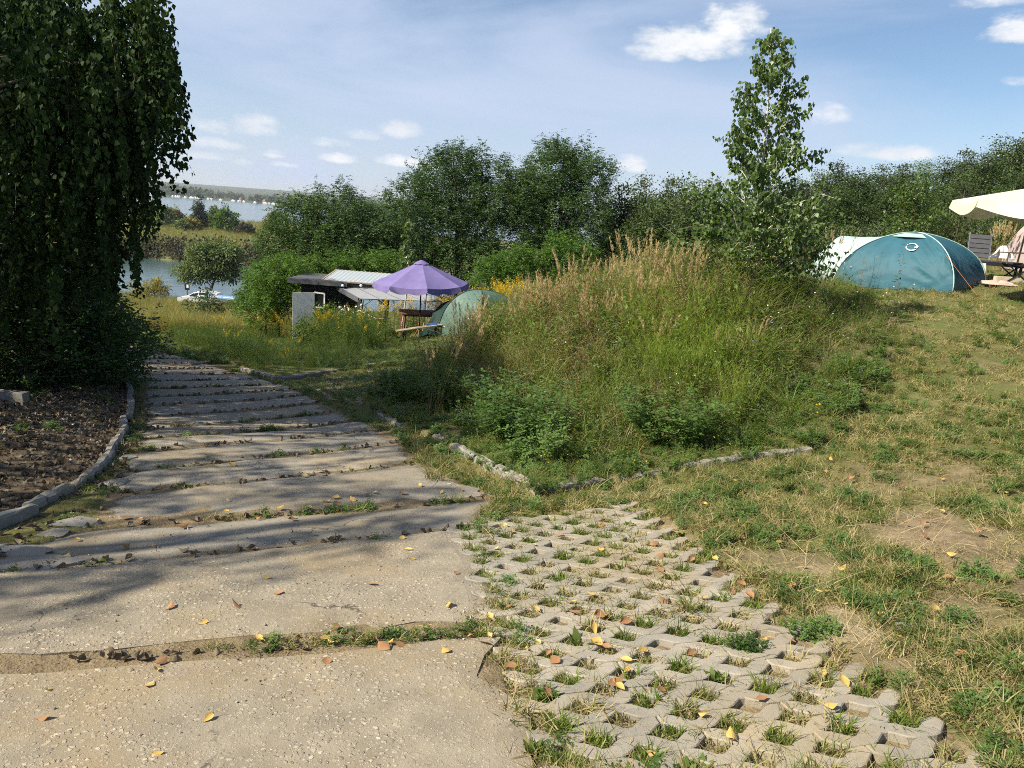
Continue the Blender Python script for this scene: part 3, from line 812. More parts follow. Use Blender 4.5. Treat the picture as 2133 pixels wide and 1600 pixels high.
def compound(r_, P, D, L, pairs=3, wid=.30):
    """pinnate leaves: leaflets in pairs along a drooping stalk"""
    n = len(P); D = unit(D); up = np.array([0, 0, 1.0]); S = unit(np.cross(D, up) + 1e-6); Vs = []; Fs = []; c = 0
    L = np.broadcast_to(L, n)
    for k in range(pairs + 1):
        t = (k + .6) / (pairs + .6); q = P + D * (L * t)[:, None] - up * (L * .30 * t * t)[:, None]
        for sgn in ((1, -1) if k < pairs else (0,)):
            d = unit(S * sgn * 1.0 + D * (.35 if sgn else 1.0) - up * .18 + r_.normal(0, .12, (n, 3)))
            nn = unit(up * .45 + rnd_dirs(r_, n) * .9)
            V, F_ = kites(q, d, nn, L * .36, L * wid * .55, .12, .5); Vs.append(V); Fs.append(F_ + c); c += len(V)
    return np.concatenate(Vs), np.concatenate(Fs)


def robinia(name, base, lobes, shoots, seed, trunk_r=.14, leaf=.33, mat='robinia_leaf', nl=26, bare_low=0):
    r_ = np.random.default_rng(seed); root = empty(name, base); lb = LB()
    P, d = lobe_points(r_, lobes, shoots, .5)
    up = np.array([0, 0, 1.0]); SD = unit(d * .8 + up * .55 + r_.normal(0, .3, (shoots, 3))); SL = r_.uniform(.35, .85, shoots) * (leaf / .33)
    for k in range(8):
        t = (k + .5) / 8; Q = P + SD * (SL * t)[:, None]; az = k * 2.4 + r_.uniform(0, 6.28, shoots)
        a = unit(np.cross(SD, rnd_dirs(r_, shoots))); D = unit(a + SD * .45 + up * .1); V, F_ = compound(r_, Q, D, leaf * r_.uniform(.7, 1.25, shoots) * (1.1 - .45 * t)); lb.add(V, F_)
    lb.build('crown', MATS[mat], root)
    mb = MB(); top = np.array([np.mean([l[0] for l in lobes]), np.mean([l[1] for l in lobes]), max(l[2] + l[5] * .5 for l in lobes)])
    limbs(mb, r_, np.zeros(3), top, P, trunk_r, nl); mb.build('trunk', MATS['bark'], root, True)
    return root


def clump_tree(name, base, lobes, clumps, per, leaf, sig, mat, seed, trunk_r=.12, bark='bark', nl=22, aspect=.55, droop=.2, top=None, link=True):
    r_ = np.random.default_rng(seed); root = empty(name, base); lb = LB()
    C, d = lobe_points(r_, lobes, clumps, .55); n = clumps * per
    P = np.repeat(C, per, 0) + r_.normal(0, 1, (n, 3)) * sig * np.array([1, 1, .75]); D = unit(np.repeat(d, per, 0) * .6 + rnd_dirs(r_, n) * .8 - np.array([0, 0, droop])); Nn = unit(np.array([0, 0, 1.0]) + rnd_dirs(r_, n) * .9)
    L = leaf * r_.uniform(.6, 1.3, n); V, F_ = kites(P, D, Nn, L, L * aspect); lb.add(V, F_); lb.build('crown', MATS[mat], root)
    mb = MB(); tp = np.array(top if top is not None else [np.mean([l[0] for l in lobes]), np.mean([l[1] for l in lobes]), max(l[2] + l[5] * .6 for l in lobes)], float)
    limbs(mb, r_, np.zeros(3), tp, C, trunk_r, nl); mb.build('trunk', MATS[bark], root, True)
    return root


def weeping_birch(name, base, hgt, rad, twigs, per, seed, low=.12, leaf=.058, lean=(0, 0), trunk_r=.14, limbs_n=34, extra=None):
    """long hanging twigs hung with leaves"""
    r_ = np.random.default_rng(seed); root = empty(name, base)
    z = hgt * (low + (1 - low) * r_.random(twigs) ** .8); prof = np.interp(z / hgt, [0, .15, .35, .6, .85, 1.0], [.75, .95, 1.0, .88, .55, .15]) * rad
    az = r_.uniform(0, 2 * math.pi, twigs); rr_ = prof * np.sqrt(.18 + .82 * r_.random(twigs)) * (1 + .16 * np.sin(az * 3 + z * 1.3) + r_.normal(0, .05, twigs))
    S = np.stack([rr_ * np.cos(az) + lean[0] * z, rr_ * np.sin(az) + lean[1] * z, z], 1); out = np.stack([np.cos(az), np.sin(az), np.zeros(twigs)], 1)
    if extra is not None: S = np.concatenate([S, extra[0]]); out = np.concatenate([out, extra[1]]); twigs = len(S); z = S[:, 2]
    TL = r_.uniform(.5, 1.7, twigs) * np.clip(.3 + z / hgt, .4, 1.0); TL = np.minimum(TL, np.maximum(z - .15, .25))
    lb = LB(); mb = MB(); t = (np.arange(per) + .5) / per
    def pos(tt): return S[:, None, :] + out[:, None, :] * (.55 * TL[:, None] * (tt - .35 * tt * tt))[..., None] + np.array([0, 0, 1.0]) * (TL[:, None] * (.16 * tt - .95 * tt * tt))[..., None]
    tt = np.broadcast_to(t, (twigs, per)) + r_.normal(0, .015, (twigs, per)); P = pos(np.clip(tt, 0, 1)).reshape(-1, 3); n = len(P)
    P = P + r_.normal(0, .022, (n, 3))
    D = unit(np.array([0, 0, -1.0]) + r_.normal(0, .45, (n, 3))); Nn = unit(rnd_dirs(r_, n) * np.array([1, 1, .4])); L = leaf * r_.uniform(.65, 1.3, n)
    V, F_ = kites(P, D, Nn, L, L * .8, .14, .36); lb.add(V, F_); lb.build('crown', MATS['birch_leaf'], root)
    top = np.array([lean[0] * hgt, lean[1] * hgt, hgt * .95]); limbs(mb, r_, np.zeros(3), top, S, trunk_r, limbs_n, -.5)
    for i in r_.choice(twigs, min(twigs, 160), replace=False): mb.tube(pos(np.linspace(0, 1, 5)[None, :].repeat(twigs, 0))[i], np.linspace(.005, .0015, 5), 3, caps=False)
    mb.build('trunk', MATS['bark'], root, True)
    return root


# the dark weeping birches along the left side of the road
def _hang(u, v, y, n, seed, su, sv, out):                 # a spray of twigs around a line of sight, to shape the overhanging edge
    r_ = np.random.default_rng(seed); S = []
    for _ in range(n): S.append(at(u + r_.normal(0, su), v + r_.normal(0, sv), y + r_.normal(0, .5)))
    return np.array(S), np.tile(np.array(out, float), (n, 1))


B1 = on(-7.3, 8.6)
ex = [_hang(*a) for a in ((285, 10, 8.2, 26, 1, 22, 14, (.6, -.3, 0)), (308, 95, 8.2, 22, 2, 18, 16, (.7, -.2, 0)), (285, 170, 8.3, 30, 3, 25, 25, (.7, -.3, 0)), (255, 250, 8.5, 40, 4, 30, 30, (.6, -.2, 0)), (110, 40, 8.0, 110, 31, 70, 45, (.2, -.7, 0)), (90, 150, 7.9, 110, 32, 70, 50, (.2, -.7, 0)), (190, 590, 10.5, 60, 33, 30, 50, (.3, -.5, 0)), (300, 48, 8.2, 6, 41, 10, 8, (.8, -.2, .1)), (315, 92, 8.2, 7, 42, 10, 8, (.85, -.2, .2)), (308, 140, 8.2, 7, 43, 12, 10, (.8, -.2, .1)), (296, 190, 8.3, 7, 44, 10, 10, (.8, -.2, .1)), (275, 235, 8.4, 6, 45, 10, 10, (.7, -.2, 0)), (258, 335, 8.8, 6, 46, 8, 8, (.8, -.2, .1)), (225, 480, 10.5, 10, 47, 12, 25, (.6, -.2, 0)),
                        (225, 330, 8.8, 40, 5, 28, 30, (.5, -.2, 0)), (225, 60, 8.3, 60, 6, 50, 40, (.5, -.5, 0)), (200, 200, 8.3, 70, 7, 55, 50, (.4, -.6, 0)), (150, 350, 8.2, 80, 8, 70, 60, (.3, -.7, 0)), (60, 300, 8.0, 80, 9, 50, 120, (.2, -.8, 0)), (60, 520, 8.4, 80, 19, 60, 70, (.2, -.8, 0)), (190, 450, 9.0, 60, 20, 50, 50, (.4, -.6, 0)))]
exS = np.concatenate([e[0] for e in ex]) - B1; exO = np.concatenate([e[1] for e in ex])
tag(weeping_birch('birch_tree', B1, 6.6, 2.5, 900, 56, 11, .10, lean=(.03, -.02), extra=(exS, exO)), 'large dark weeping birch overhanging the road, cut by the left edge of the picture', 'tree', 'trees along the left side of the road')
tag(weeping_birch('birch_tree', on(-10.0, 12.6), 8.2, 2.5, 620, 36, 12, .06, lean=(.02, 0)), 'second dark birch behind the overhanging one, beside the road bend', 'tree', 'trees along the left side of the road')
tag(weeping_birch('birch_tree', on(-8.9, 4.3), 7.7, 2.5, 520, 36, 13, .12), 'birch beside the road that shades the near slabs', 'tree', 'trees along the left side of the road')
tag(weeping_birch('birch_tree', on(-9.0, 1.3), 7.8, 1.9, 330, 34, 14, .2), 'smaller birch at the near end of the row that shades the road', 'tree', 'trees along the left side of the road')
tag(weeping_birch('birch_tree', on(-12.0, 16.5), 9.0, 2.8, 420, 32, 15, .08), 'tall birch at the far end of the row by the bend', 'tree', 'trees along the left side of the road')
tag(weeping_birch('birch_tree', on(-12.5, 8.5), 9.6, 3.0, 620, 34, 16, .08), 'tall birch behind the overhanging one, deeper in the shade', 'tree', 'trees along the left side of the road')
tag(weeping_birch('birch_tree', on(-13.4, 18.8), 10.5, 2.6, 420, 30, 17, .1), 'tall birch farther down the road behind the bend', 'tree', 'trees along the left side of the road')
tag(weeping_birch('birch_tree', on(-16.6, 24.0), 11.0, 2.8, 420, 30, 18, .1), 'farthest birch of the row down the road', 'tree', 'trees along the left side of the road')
tag(robinia('locust_shrub', on(-8.9, 12.4), [(-.3, 0, 1.5, 1.2, 1.4, 1.4), (.2, .5, .8, .8, 1.0, .8), (-.9, -1.2, 1.2, 1.3, 1.3, 1.2)], 620, 21, .05, .21), 'dark locust shrub with feathery leaves under the birch at the road bend', 'shrub', 'shrubs under the birches')
tag(robinia('locust_shrub', on(-7.4, 9.6), [(0, 0, .9, 1.2, 1.2, .95), (-.9, -.9, .8, 1.2, 1.0, .9)], 420, 22, .04, .20), 'low dark locust shrub filling the foot of the overhanging birch', 'shrub', 'shrubs under the birches')
for k, (u, v, hh, lab) in enumerate(((55, 838, 1.25, 'dark locust shrub at the left picture edge behind the gravel strip'), (110, 822, 1.2, 'dark locust shrub at the back of the gravel strip, middle of three'), (150, 802, .9, 'dark locust shrub at the far end of the gravel strip'))):
    p = gpt(u, v); tag(robinia('locust_shrub', p + np.array([-.5, .7, 0]), [(0, 0, hh * .5, .85, .7, hh * .55), (.5, .2, hh * .4, .6, .5, hh * .45), (-.5, .1, hh * .6, .7, .6, hh * .5)], 260, 24 + k, .03, .20), lab, 'shrub', 'shrubs under the birches')
tag(clump_tree('hazel_shrub', on(-8.4, 7.4), [(0, 0, .8, 1.3, 1.3, .9), (.6, .9, .7, 1.0, 1.0, .75)], 260, 22, .085, .16, 'birch_leaf', 23, .03), 'low leafy shrub in deep shade at the left edge behind the gravel', 'shrub', 'shrubs under the birches')
mb = MB(); c = np.array([at(-60, 208, 7.4), at(20, 186, 7.45), at(110, 164, 7.5), at(175, 157, 7.6), at(235, 160, 7.8)]); mb.tube(c, [.016, .014, .011, .008, .004], 6)
bb = tag(mb.build('bare_branch', MATS['birch_bark'], None, True), 'pale bare branch arching out through the dark birch foliage', 'branch')

# the young birch on the weedy mound
def sapling(base, top, n_br, seed, leaf, lmax, name='birch_sapling', mat='birch_leaf_light', per=15, r0=.035, low=.06):
    r_ = np.random.default_rng(seed); root = empty(name, base); top = np.asarray(top) - base; hgt = top[2]; lb = LB(); mb = MB()
    tr = curve_pts((0, 0, -.1), top, (.03 * hgt, 0, 0), 12); mb.tube(tr, np.linspace(r0, .005, 12), 7)
    Ps = []
    for i in range(n_br):
        f = low + (.97 - low) * ((i + r_.random()) / n_br) ** 1.1; a = np.array([np.interp(f, np.linspace(0, 1, 12), tr[:, k]) for k in range(3)]); az = i * 2.4 + r_.normal(0, .3)
        l = lmax * np.interp(f, [0, .12, .3, .55, .8, 1], [.75, 1.0, 1.0, .74, .42, .16]) * r_.uniform(.65, 1.12); rise = r_.uniform(.45, .95)
        d = np.array([math.cos(az), math.sin(az), rise]); d /= np.linalg.norm(d); e = a + d * l; pts = curve_pts(a, e, (0, 0, .06 * l), 6); pts[-1, 2] -= .10 * l
        mb.tube(pts, np.linspace(.009 * (1.1 - f) + .003, .0018, 6), 4, caps=False)
        k = int(per * l / lmax * 3) + 8; tt = r_.random(k) ** .75
        q = np.stack([np.interp(tt, np.linspace(0, 1, 6), pts[:, j]) for j in range(3)], 1); Ps.append(q + r_.normal(0, .035 + .07 * l * (1 - tt[:, None]), (k, 3)) * np.array([1, 1, .8]))
        for _ in range(int(3 + 5 * l)):                          # side twigs
            t0 = r_.uniform(.25, .95); s0 = np.array([np.interp(t0, np.linspace(0, 1, 6), pts[:, j]) for j in range(3)]); sd = unit(d + r_.normal(0, .7, 3)); sl = l * r_.uniform(.18, .42); e2 = s0 + sd * sl - np.array([0, 0, .12 * sl])
            mb.tube(np.array([s0, (s0 + e2) / 2 + (0, 0, .03 * sl), e2]), [.0025, .002, .001], 3, caps=False)
            k = int(per * sl * 1.6) + 4; tt = r_.random(k); Ps.append(s0 + (e2 - s0) * tt[:, None] + r_.normal(0, .02, (k, 3)))
    P = np.concatenate(Ps); n = len(P); D = unit(np.array([0, 0, -1.0]) + r_.normal(0, .42, (n, 3))); Nn = unit(rnd_dirs(r_, n) * np.array([1, 1, .35])); L = leaf * r_.uniform(.7, 1.25, n)
    V, F_ = kites(P, D, Nn, L, L * .82, .12, .34); lb.add(V, F_); lb.build('crown', MATS[mat], root); mb.build('trunk', MATS['birch_bark'], root, True)
    return root


SB = gy(1556, 11.2)
tag(sapling(SB, at(1606, 58, 11.2), 80, 31, .062, 1.20, per=20), 'young birch with pale stem rising alone above the weedy mound', 'tree')
tag(clump_tree('birch_regrowth', SB + np.array([.15, .1, 0]), [(0, 0, 1.0, .95, .8, .85), (.6, 0, .95, .6, .5, .8), (-.65, 0, .9, .6, .5, .75)], 100, 14, .066, .13, 'birch_leaf_light', 33, .03, 'birch_bark', 16, .8, .8), 'dense low birch regrowth around the foot of the young birch', 'shrub')
tb = gy(843, 26.6); tag(sapling(tb, at(852, 455, 26.6), 34, 34, .085, .75, per=15, r0=.035, low=.42), 'slender white-stemmed birch behind the purple parasol', 'tree')

# black locusts behind the camp site
def loc(u, v, y, base): return at(u, v, y) - base


def lobes_px(base, L): return [(*loc(u, v, y, base), rx, ry, rz) for (u, v, y, rx, ry, rz) in L]


b = gy(655, 36); tag(robinia('locust_tree', b, lobes_px(b, [(640, 475, 36, 1.5, 1.7, 1.3), (700, 450, 36, 1.25, 1.6, 1.3), (585, 520, 36, 1.0, 1.3, 1.1), (690, 540, 35, 1.7, 1.6, 1.3), (760, 500, 36, 1.2, 1.5, 1.4), (570, 595, 35, 1.0, 1.2, 1.0), (640, 600, 35, 1.5, 1.4, 1.1)]), 1500, 41), 'green locust tree behind the shed, leftmost and lowest of the locusts', 'tree', 'black locust trees behind the camp site')
b = gy(960, 39); tag(robinia('locust_tree', b, lobes_px(b, [(935, 390, 39, 1.9, 2.0, 1.6), (1010, 390, 39, 1.8, 2.0, 1.6), (860, 440, 38, 1.4, 1.7, 1.3), (930, 480, 38, 2.4, 2.0, 1.6), (1040, 470, 38, 2.0, 2.0, 1.8), (850, 530, 37, 1.5, 1.5, 1.2), (970, 560, 37, 2.2, 1.6, 1.4), (950, 338, 39, .8, .9, .7), (880, 395, 39, .9, 1.0, .8)]), 2100, 42, .17), 'broad dark locust tree above the purple parasol, biggest of the locusts', 'tree', 'black locust trees behind the camp site')
b = gy(1190, 40); tag(robinia('locust_tree', b, lobes_px(b, [(1150, 375, 40, 1.5, 1.8, 1.5), (1220, 385, 40, 1.3, 1.7, 1.4), (1160, 330, 40, .8, .9, .8), (1215, 335, 40, .6, .8, .7), (1130, 455, 39, 1.6, 1.8, 1.6), (1225, 470, 39, 1.3, 1.7, 1.7), (1150, 540, 39, 1.7, 1.5, 1.2), (1090, 420, 39, 1.2, 1.5, 1.3)]), 1750, 43, .15), 'tall dark locust tree with two pointed tops at the end of the row', 'tree', 'black locust trees behind the camp site')
b = gy(805, 41); tag(robinia('locust_tree', b, lobes_px(b, [(770, 480, 41, 1.4, 1.5, 1.3), (825, 500, 41, 1.3, 1.5, 1.3), (800, 560, 40, 1.5, 1.4, 1.2), (740, 540, 40, 1.4, 1.4, 1.2)]), 800, 44), 'locust tree in the gap between the leftmost and the biggest locust', 'tree', 'black locust trees behind the camp site')
b = gy(585, 31); tag(robinia('locust_shrub', b, lobes_px(b, [(560, 590, 31, .85, 1.0, .85), (600, 570, 31, .8, 1.0, .7), (540, 640, 30.5, .8, .9, .7), (625, 610, 31, .9, 1.0, .8)]), 460, 45, .05, .27, 'robinia_leaf_bright'), 'bright green locust shrub left of the white shed door', 'shrub', 'bright locust shrubs around the camp site')
b = gy(1180, 31); tag(robinia('locust_shrub', b, lobes_px(b, [(1175, 530, 31, .75, .8, .55), (1150, 560, 31, .7, .8, .5), (1215, 540, 31, .5, .7, .45)]), 250, 46, .04, .27, 'robinia_leaf_bright'), 'bright green locust shrub showing above the tall dry grass', 'shrub', 'bright locust shrubs around the camp site')
b = gy(1075, 30); tag(robinia('locust_shrub', b, lobes_px(b, [(1065, 565, 30, .8, .8, .5), (1020, 580, 30, .6, .7, .45), (1085, 545, 30, .4, .5, .4)]), 260, 47, .04, .27, 'robinia_leaf_bright'), 'bright green locust shrub right behind the green tent', 'shrub', 'bright locust shrubs around the camp site')
b = gy(770, 33); tag(robinia('locust_shrub', b, lobes_px(b, [(740, 560, 33, 1.0, 1.0, .6), (800, 560, 33, .9, 1.0, .6), (690, 565, 33, .9, 1.0, .5)]), 300, 48, .04, .27, 'robinia_leaf_bright'), 'bright locust shrub behind the plastic shed roof', 'shrub', 'bright locust shrubs around the camp site')

for k, (u, y, w, hh, lab) in enumerate(((690, 24.5, .75, 1.25, 'leafy green bush right of the white shed door'), (742, 24.0, .7, 1.1, 'leafy green bush in front of the lean-to, left of the bench'), (655, 21.5, .55, .7, 'low leafy bush in front of the white shed door'))):
    tag(clump_tree('leafy_bush', gy(u, y), [(0, 0, hh * .5, w, w * .8, hh * .55), (w * .5, .1, hh * .55, w * .6, w * .5, hh * .5), (-w * .5, 0, hh * .4, w * .6, w * .5, hh * .42)], 120, 22, .095, .13, 'weed_leaf', 150 + k, .02, 'twig', 12, .4), lab, 'bush', 'bushes in front of the shed')
# the young wood on the right: four kinds, each tree placed by itself
FK = []
for i, (lob, mat, bark, tr, leaf, cl) in enumerate([
        ([(0, 0, 2.0, 1.2, 1.2, 1.8), (.1, 0, 4.0, 1.0, 1.0, 1.7), (0, .1, 5.6, .55, .55, 1.2), (-.5, 0, 3.0, .9, .9, 1.3), (.7, 0, 2.6, .8, .8, 1.2)], 'forest_leaf', 'bark', .09, .15, 260),
        ([(0, 0, 2.2, 1.3, 1.3, 2.0), (.4, .1, 4.3, .9, .9, 1.5), (-.5, 0, 4.6, .8, .8, 1.6), (-.3, 0, 5.9, .45, .45, .9)], 'forest_leaf_grey', 'bark', .09, .145, 270),
        ([(0, 0, 3.0, 1.0, 1.0, 1.8), (.2, 0, 4.8, .8, .8, 1.5), (-.1, 0, 6.2, .45, .45, 1.1), (.5, .2, 1.6, .9, .9, 1.2)], 'birch_leaf_light', 'birch_bark', .06, .095, 230),
        ([(0, 0, 1.6, 1.5, 1.4, 1.5), (.6, 0, 3.2, 1.1, 1.0, 1.4), (-.7, .1, 3.4, 1.0, 1.0, 1.3), (.1, 0, 4.6, .7, .7, 1.0)], 'forest_leaf', 'bark', .1, .14, 270)]):
    FK.append(clump_tree('forest_tree', (0, 0, 0), lob, int(cl * 1.4), 36, leaf, .24, mat, 60 + i, tr, bark, 18))
FLAB = ['narrow dark green tree in the young wood behind the tents', 'grey-green bushy-topped tree in the young wood behind the tents', 'slim pale-stemmed birch in the young wood behind the tents', 'low broad dark tree in the young wood behind the tents']
FGR = 'young wood on the right'
spots = [(1285, 395, 42, 1), (1330, 368, 46, 0), (1375, 380, 42, 1), (1425, 385, 40, 3), (1465, 375, 45, 0), (1520, 395, 40, 3), (1585, 390, 44, 1), (1640, 380, 40, 3), (1695, 355, 42, 0), (1735, 345, 45, 1), (1770, 362, 38, 3), (1810, 342, 43, 0),
         (1850, 348, 40, 1), (1885, 340, 44, 2), (1905, 352, 37, 2), (1945, 330, 41, 0), (1985, 318, 44, 1), (2020, 325, 39, 3), (2055, 285, 43, 0), (2095, 268, 41, 1), (2130, 262, 38, 2), (2175, 258, 42, 0), (2230, 250, 40, 1),
         (1740, 400, 33, 3), (1860, 410, 32, 0), (1980, 400, 33, 3), (2090, 400, 31, 3), (1670, 420, 34, 1), (1560, 430, 36, 3), (1440, 430, 36, 1), (1350, 430, 38, 3)]
fr = random.Random(9); used = set(); WOOD = []
for (u, v, y, k) in spots:
    o = FK[k] if k not in used else copy_tree(FK[k]); used.add(k)
    b = gy(u, y); top = at(u, v, y)[2]; hg = {0: 6.5, 1: 6.5, 2: 7.0, 3: 5.3}[k]; s = max(.45, (top - b[2]) / hg)
    sw = s ** .5 * fr.uniform(.95, 1.25); place(o, b, fr.uniform(0, 6.28), (sw, sw, s)); tag(o, FLAB[k], 'tree', FGR); WOOD.append((k, u, o))
ORD = ['first', 'second', 'third', 'fourth', 'fifth', 'sixth', 'seventh', 'eighth', 'ninth', 'tenth', 'eleventh', 'twelfth']
KIND = ['narrow dark green tree in the young wood', 'grey-green bushy-topped tree in the young wood', 'slim pale-stemmed birch in the young wood', 'low broad dark tree in the young wood']
for k in range(4):
    for i, (_, u, o) in enumerate(sorted([w for w in WOOD if w[0] == k], key=lambda w: w[1])): o['label'] = f'{KIND[k]}, {ORD[i]} of its kind from the left'
# a light understorey at the foot of the wood
for i, (u, v, y, w, hh, mat) in enumerate([(1850, 505, 27, 1.3, .9, 'forest_leaf_grey'), (1930, 495, 26, 1.1, 1.1, 'weed_leaf'), (2010, 490, 27, 1.4, 1.0, 'forest_leaf_grey'), (2085, 470, 26, 1.1, 1.4, 'birch_leaf_light'), (1790, 500, 29, 1.4, .9, 'forest_leaf'), (1880, 430, 25, .55, 1.9, 'birch_leaf_light'), (1700, 480, 28, 1.5, 1.1, 'forest_leaf'), (2125, 500, 25, 1.2, 1.1, 'birch_leaf_light'), (1610, 480, 30, 1.5, 1.2, 'forest_leaf'), (1340, 480, 33, 1.6, 1.1, 'forest_leaf_grey'), (1440, 480, 32, 1.6, 1.1, 'forest_leaf')]):
    b = gy(u, y)
    lab = ['grey-green bush behind the blue tent porch', 'leafy green bush right above the top of the blue tent', 'grey-green bush behind the slatted recliner', 'light green bush under the cream parasol edge', 'dark bush between the mound and the blue tent', 'slim bright-leaved young tree standing in front of the wood above the blue tent', 'dark bush right of the young birch at the wood edge', 'light green bush behind the pale tent', 'dark bush directly behind the young birch', 'grey-green bush at the left end of the wood edge', 'dark bush at the wood edge behind the tall plumes'][i]
    tag(clump_tree('wood_edge_bush', b, [(0, 0, hh * .55, w, w * .8, hh * .75), (w * .5, 0, hh * .7, w * .55, w * .5, hh * .7), (-w * .5, .1, hh * .5, w * .6, w * .5, hh * .6)], 110, 22, .10, .17, mat, 80 + i, .03, 'twig', 12), lab, 'bush', 'bushes along the wood edge')
# a small pine among them
def pine(base, hgt, seed):
    r_ = np.random.default_rng(seed); root = empty('young_pine', base); lb = LB(); mb = MB(); mb.tube(np.array([(0, 0, -.1), (0.03, 0, hgt * .5), (0, 0, hgt)]), [.035, .022, .006], 6); P = []; D = []
    for w in range(7):
        z = hgt * (.12 + .13 * w); l = (hgt - z) * .55 + .1
        for k in range(6):
            a = k * 1.047 + w * .5 + r_.normal(0, .15); e = np.array([math.cos(a) * l, math.sin(a) * l, z + l * .55]); mb.tube(np.array([(0, 0, z), e * .5 + np.array([0, 0, z * .5]), e]), [.01, .007, .003], 4, caps=False)
            t = r_.random(70) ** .6; q = np.array([0, 0, z]) + (e - np.array([0, 0, z])) * t[:, None]; P.append(q); D.append(unit((e - np.array([0, 0, z]))[None, :] * .8 / l + rnd_dirs(r_, 70)))
    P = np.concatenate(P); D = np.concatenate(D); V, F_ = kites(P, D, rnd_dirs(r_, len(P)), .11, .012, 0); lb.add(V, F_); lb.build('crown', MATS['forest_leaf_grey'], root); mb.build('trunk', MATS['bark'], root, True); return root


tag(pine(gy(1985, 25), 2.3, 5), 'young pine with upright shoots behind the blue tent', 'tree')

# ---- beyond: the shore, the spit and the far bank
b = gy(428, 86); tag(clump_tree('willow_tree', b, lobes_px(b, [(440, 545, 86, 2.6, 2.4, 1.7), (400, 565, 86, 1.6, 1.8, 1.2), (470, 525, 86, 1.7, 2.0, 1.3), (425, 520, 86, 1.6, 1.8, 1.0), (480, 565, 86, 1.3, 1.6, 1.2)]), 420, 34, .30, .36, 'willow_leaf', 91, .22, 'bark', 12, .5, .5, top=loc(455, 560, 86, b)), 'round willow standing at the edge of the inlet', 'tree')
SPIT = [(300, 455, 300, 3.2, 6.5, 'willow_leaf', 'tall loose tree at the left end of the spit, by the dark birch'), (338, 458, 240, 4.2, 5.0, 'willow_leaf', 'broad grey-green bush on the spit left of the pointed tree'), (362, 448, 260, 3.2, 4.6, 'autumn_leaf_far', 'yellowed bush on the spit'),
        (415, 436, 245, 2.4, 8.0, 'far_wood_leaf', 'pointed dark tree in the middle of the spit'), (445, 452, 255, 3.4, 5.4, 'willow_leaf', 'pale bush right of the pointed tree on the spit'), (472, 452, 240, 4.0, 6.0, 'robinia_leaf_bright', 'bright green round bush on the spit, nearest the locusts'), (572, 450, 260, 3.4, 5.4, 'autumn_leaf_far', 'yellowish bush on the spit half hidden by the locust tree'), (398, 466, 230, 2.2, 2.6, 'autumn_leaf_far', 'low yellowish bush at the foot of the pointed tree'), (378, 467, 225, 1.8, 2.0, 'willow_leaf', 'small low bush between the yellowed bush and the pointed tree'), (512, 466, 230, 2.6, 2.2, 'dull_shrub_leaf', 'low dull bush on the open part of the spit')]
for i, (u, v, y, w, hh, mat, lab) in enumerate(SPIT):
    b = gy(u, y); hh *= 1.3; L = [(0, 0, hh * .45, w * .8, w * .8, hh * .45), (w * .4, 0, hh * .35, w * .6, w * .5, hh * .35), (-w * .45, 0, hh * .35, w * .55, w * .5, hh * .32), (0, 0, hh * .75, w * .45, w * .45, hh * .28)]
    if i == 3: L = [(0, 0, hh * .25, w * .9, w, hh * .25), (0, 0, hh * .5, w * .6, w * .6, hh * .28), (0, 0, hh * .78, w * .3, w * .3, hh * .25)]
    tag(clump_tree('spit_tree' if hh > 4 else 'spit_bush', b, L, 150, 18, .75, .5, mat, 120 + i, .15, 'bark', 8, .5), lab, 'tree' if hh > 4 else 'bush', 'trees and bushes on the spit')
b = gy(318, 84); tag(clump_tree('reed_bush', b, [(0, 0, 1.0, 1.6, 1.2, 1.2), (-1.6, 0, .9, 1.3, 1.2, 1.1), (.6, 0, 1.5, .8, .8, .8)], 100, 18, .45, .3, 'meadow_blade', 140, .05, 'twig', 8, .2, -.4), 'tall pale bush at the water edge left of the willow', 'bush')
b = gy(400, 52); tag(clump_tree('alder_shrub', gy(425, 46), [(0, 0, 1.3, 1.0, 1.0, 1.15), (.5, 0, 1.0, .8, .8, .9), (-.6, 0, .9, .8, .8, .8), (.1, 0, 2.1, .5, .5, .6)], 130, 20, .13, .18, 'forest_leaf', 141, .04, 'twig', 12, .7), 'dark leafy shrub standing alone in the sunny meadow', 'shrub')
b = gy(545, 66); tag(clump_tree('alder_tree', gy(530, 70), [(0, 0, 2.0, 1.6, 1.5, 1.6), (1.2, 0, 2.4, 1.4, 1.3, 1.6), (-.9, 0, 1.4, 1.2, 1.2, 1.2)], 150, 20, .22, .3, 'forest_leaf', 142, .08, 'bark', 10), 'dark tree at the inlet behind the bright locust shrub', 'tree')


def mass(name, pts, leaf, mat, seed, label, cat, aspect=.6):
    r_ = np.random.default_rng(seed); P = np.array(pts); n = len(P); L = leaf * r_.uniform(.6, 1.3, n)
    V, F_ = kites(P, unit(rnd_dirs(r_, n) + np.array([0, 0, .3])), rnd_dirs(r_, n), L, L * aspect, .2); o = mesh(name, V, F_, MATS[mat]); return tag(o, label, cat, kind='stuff')


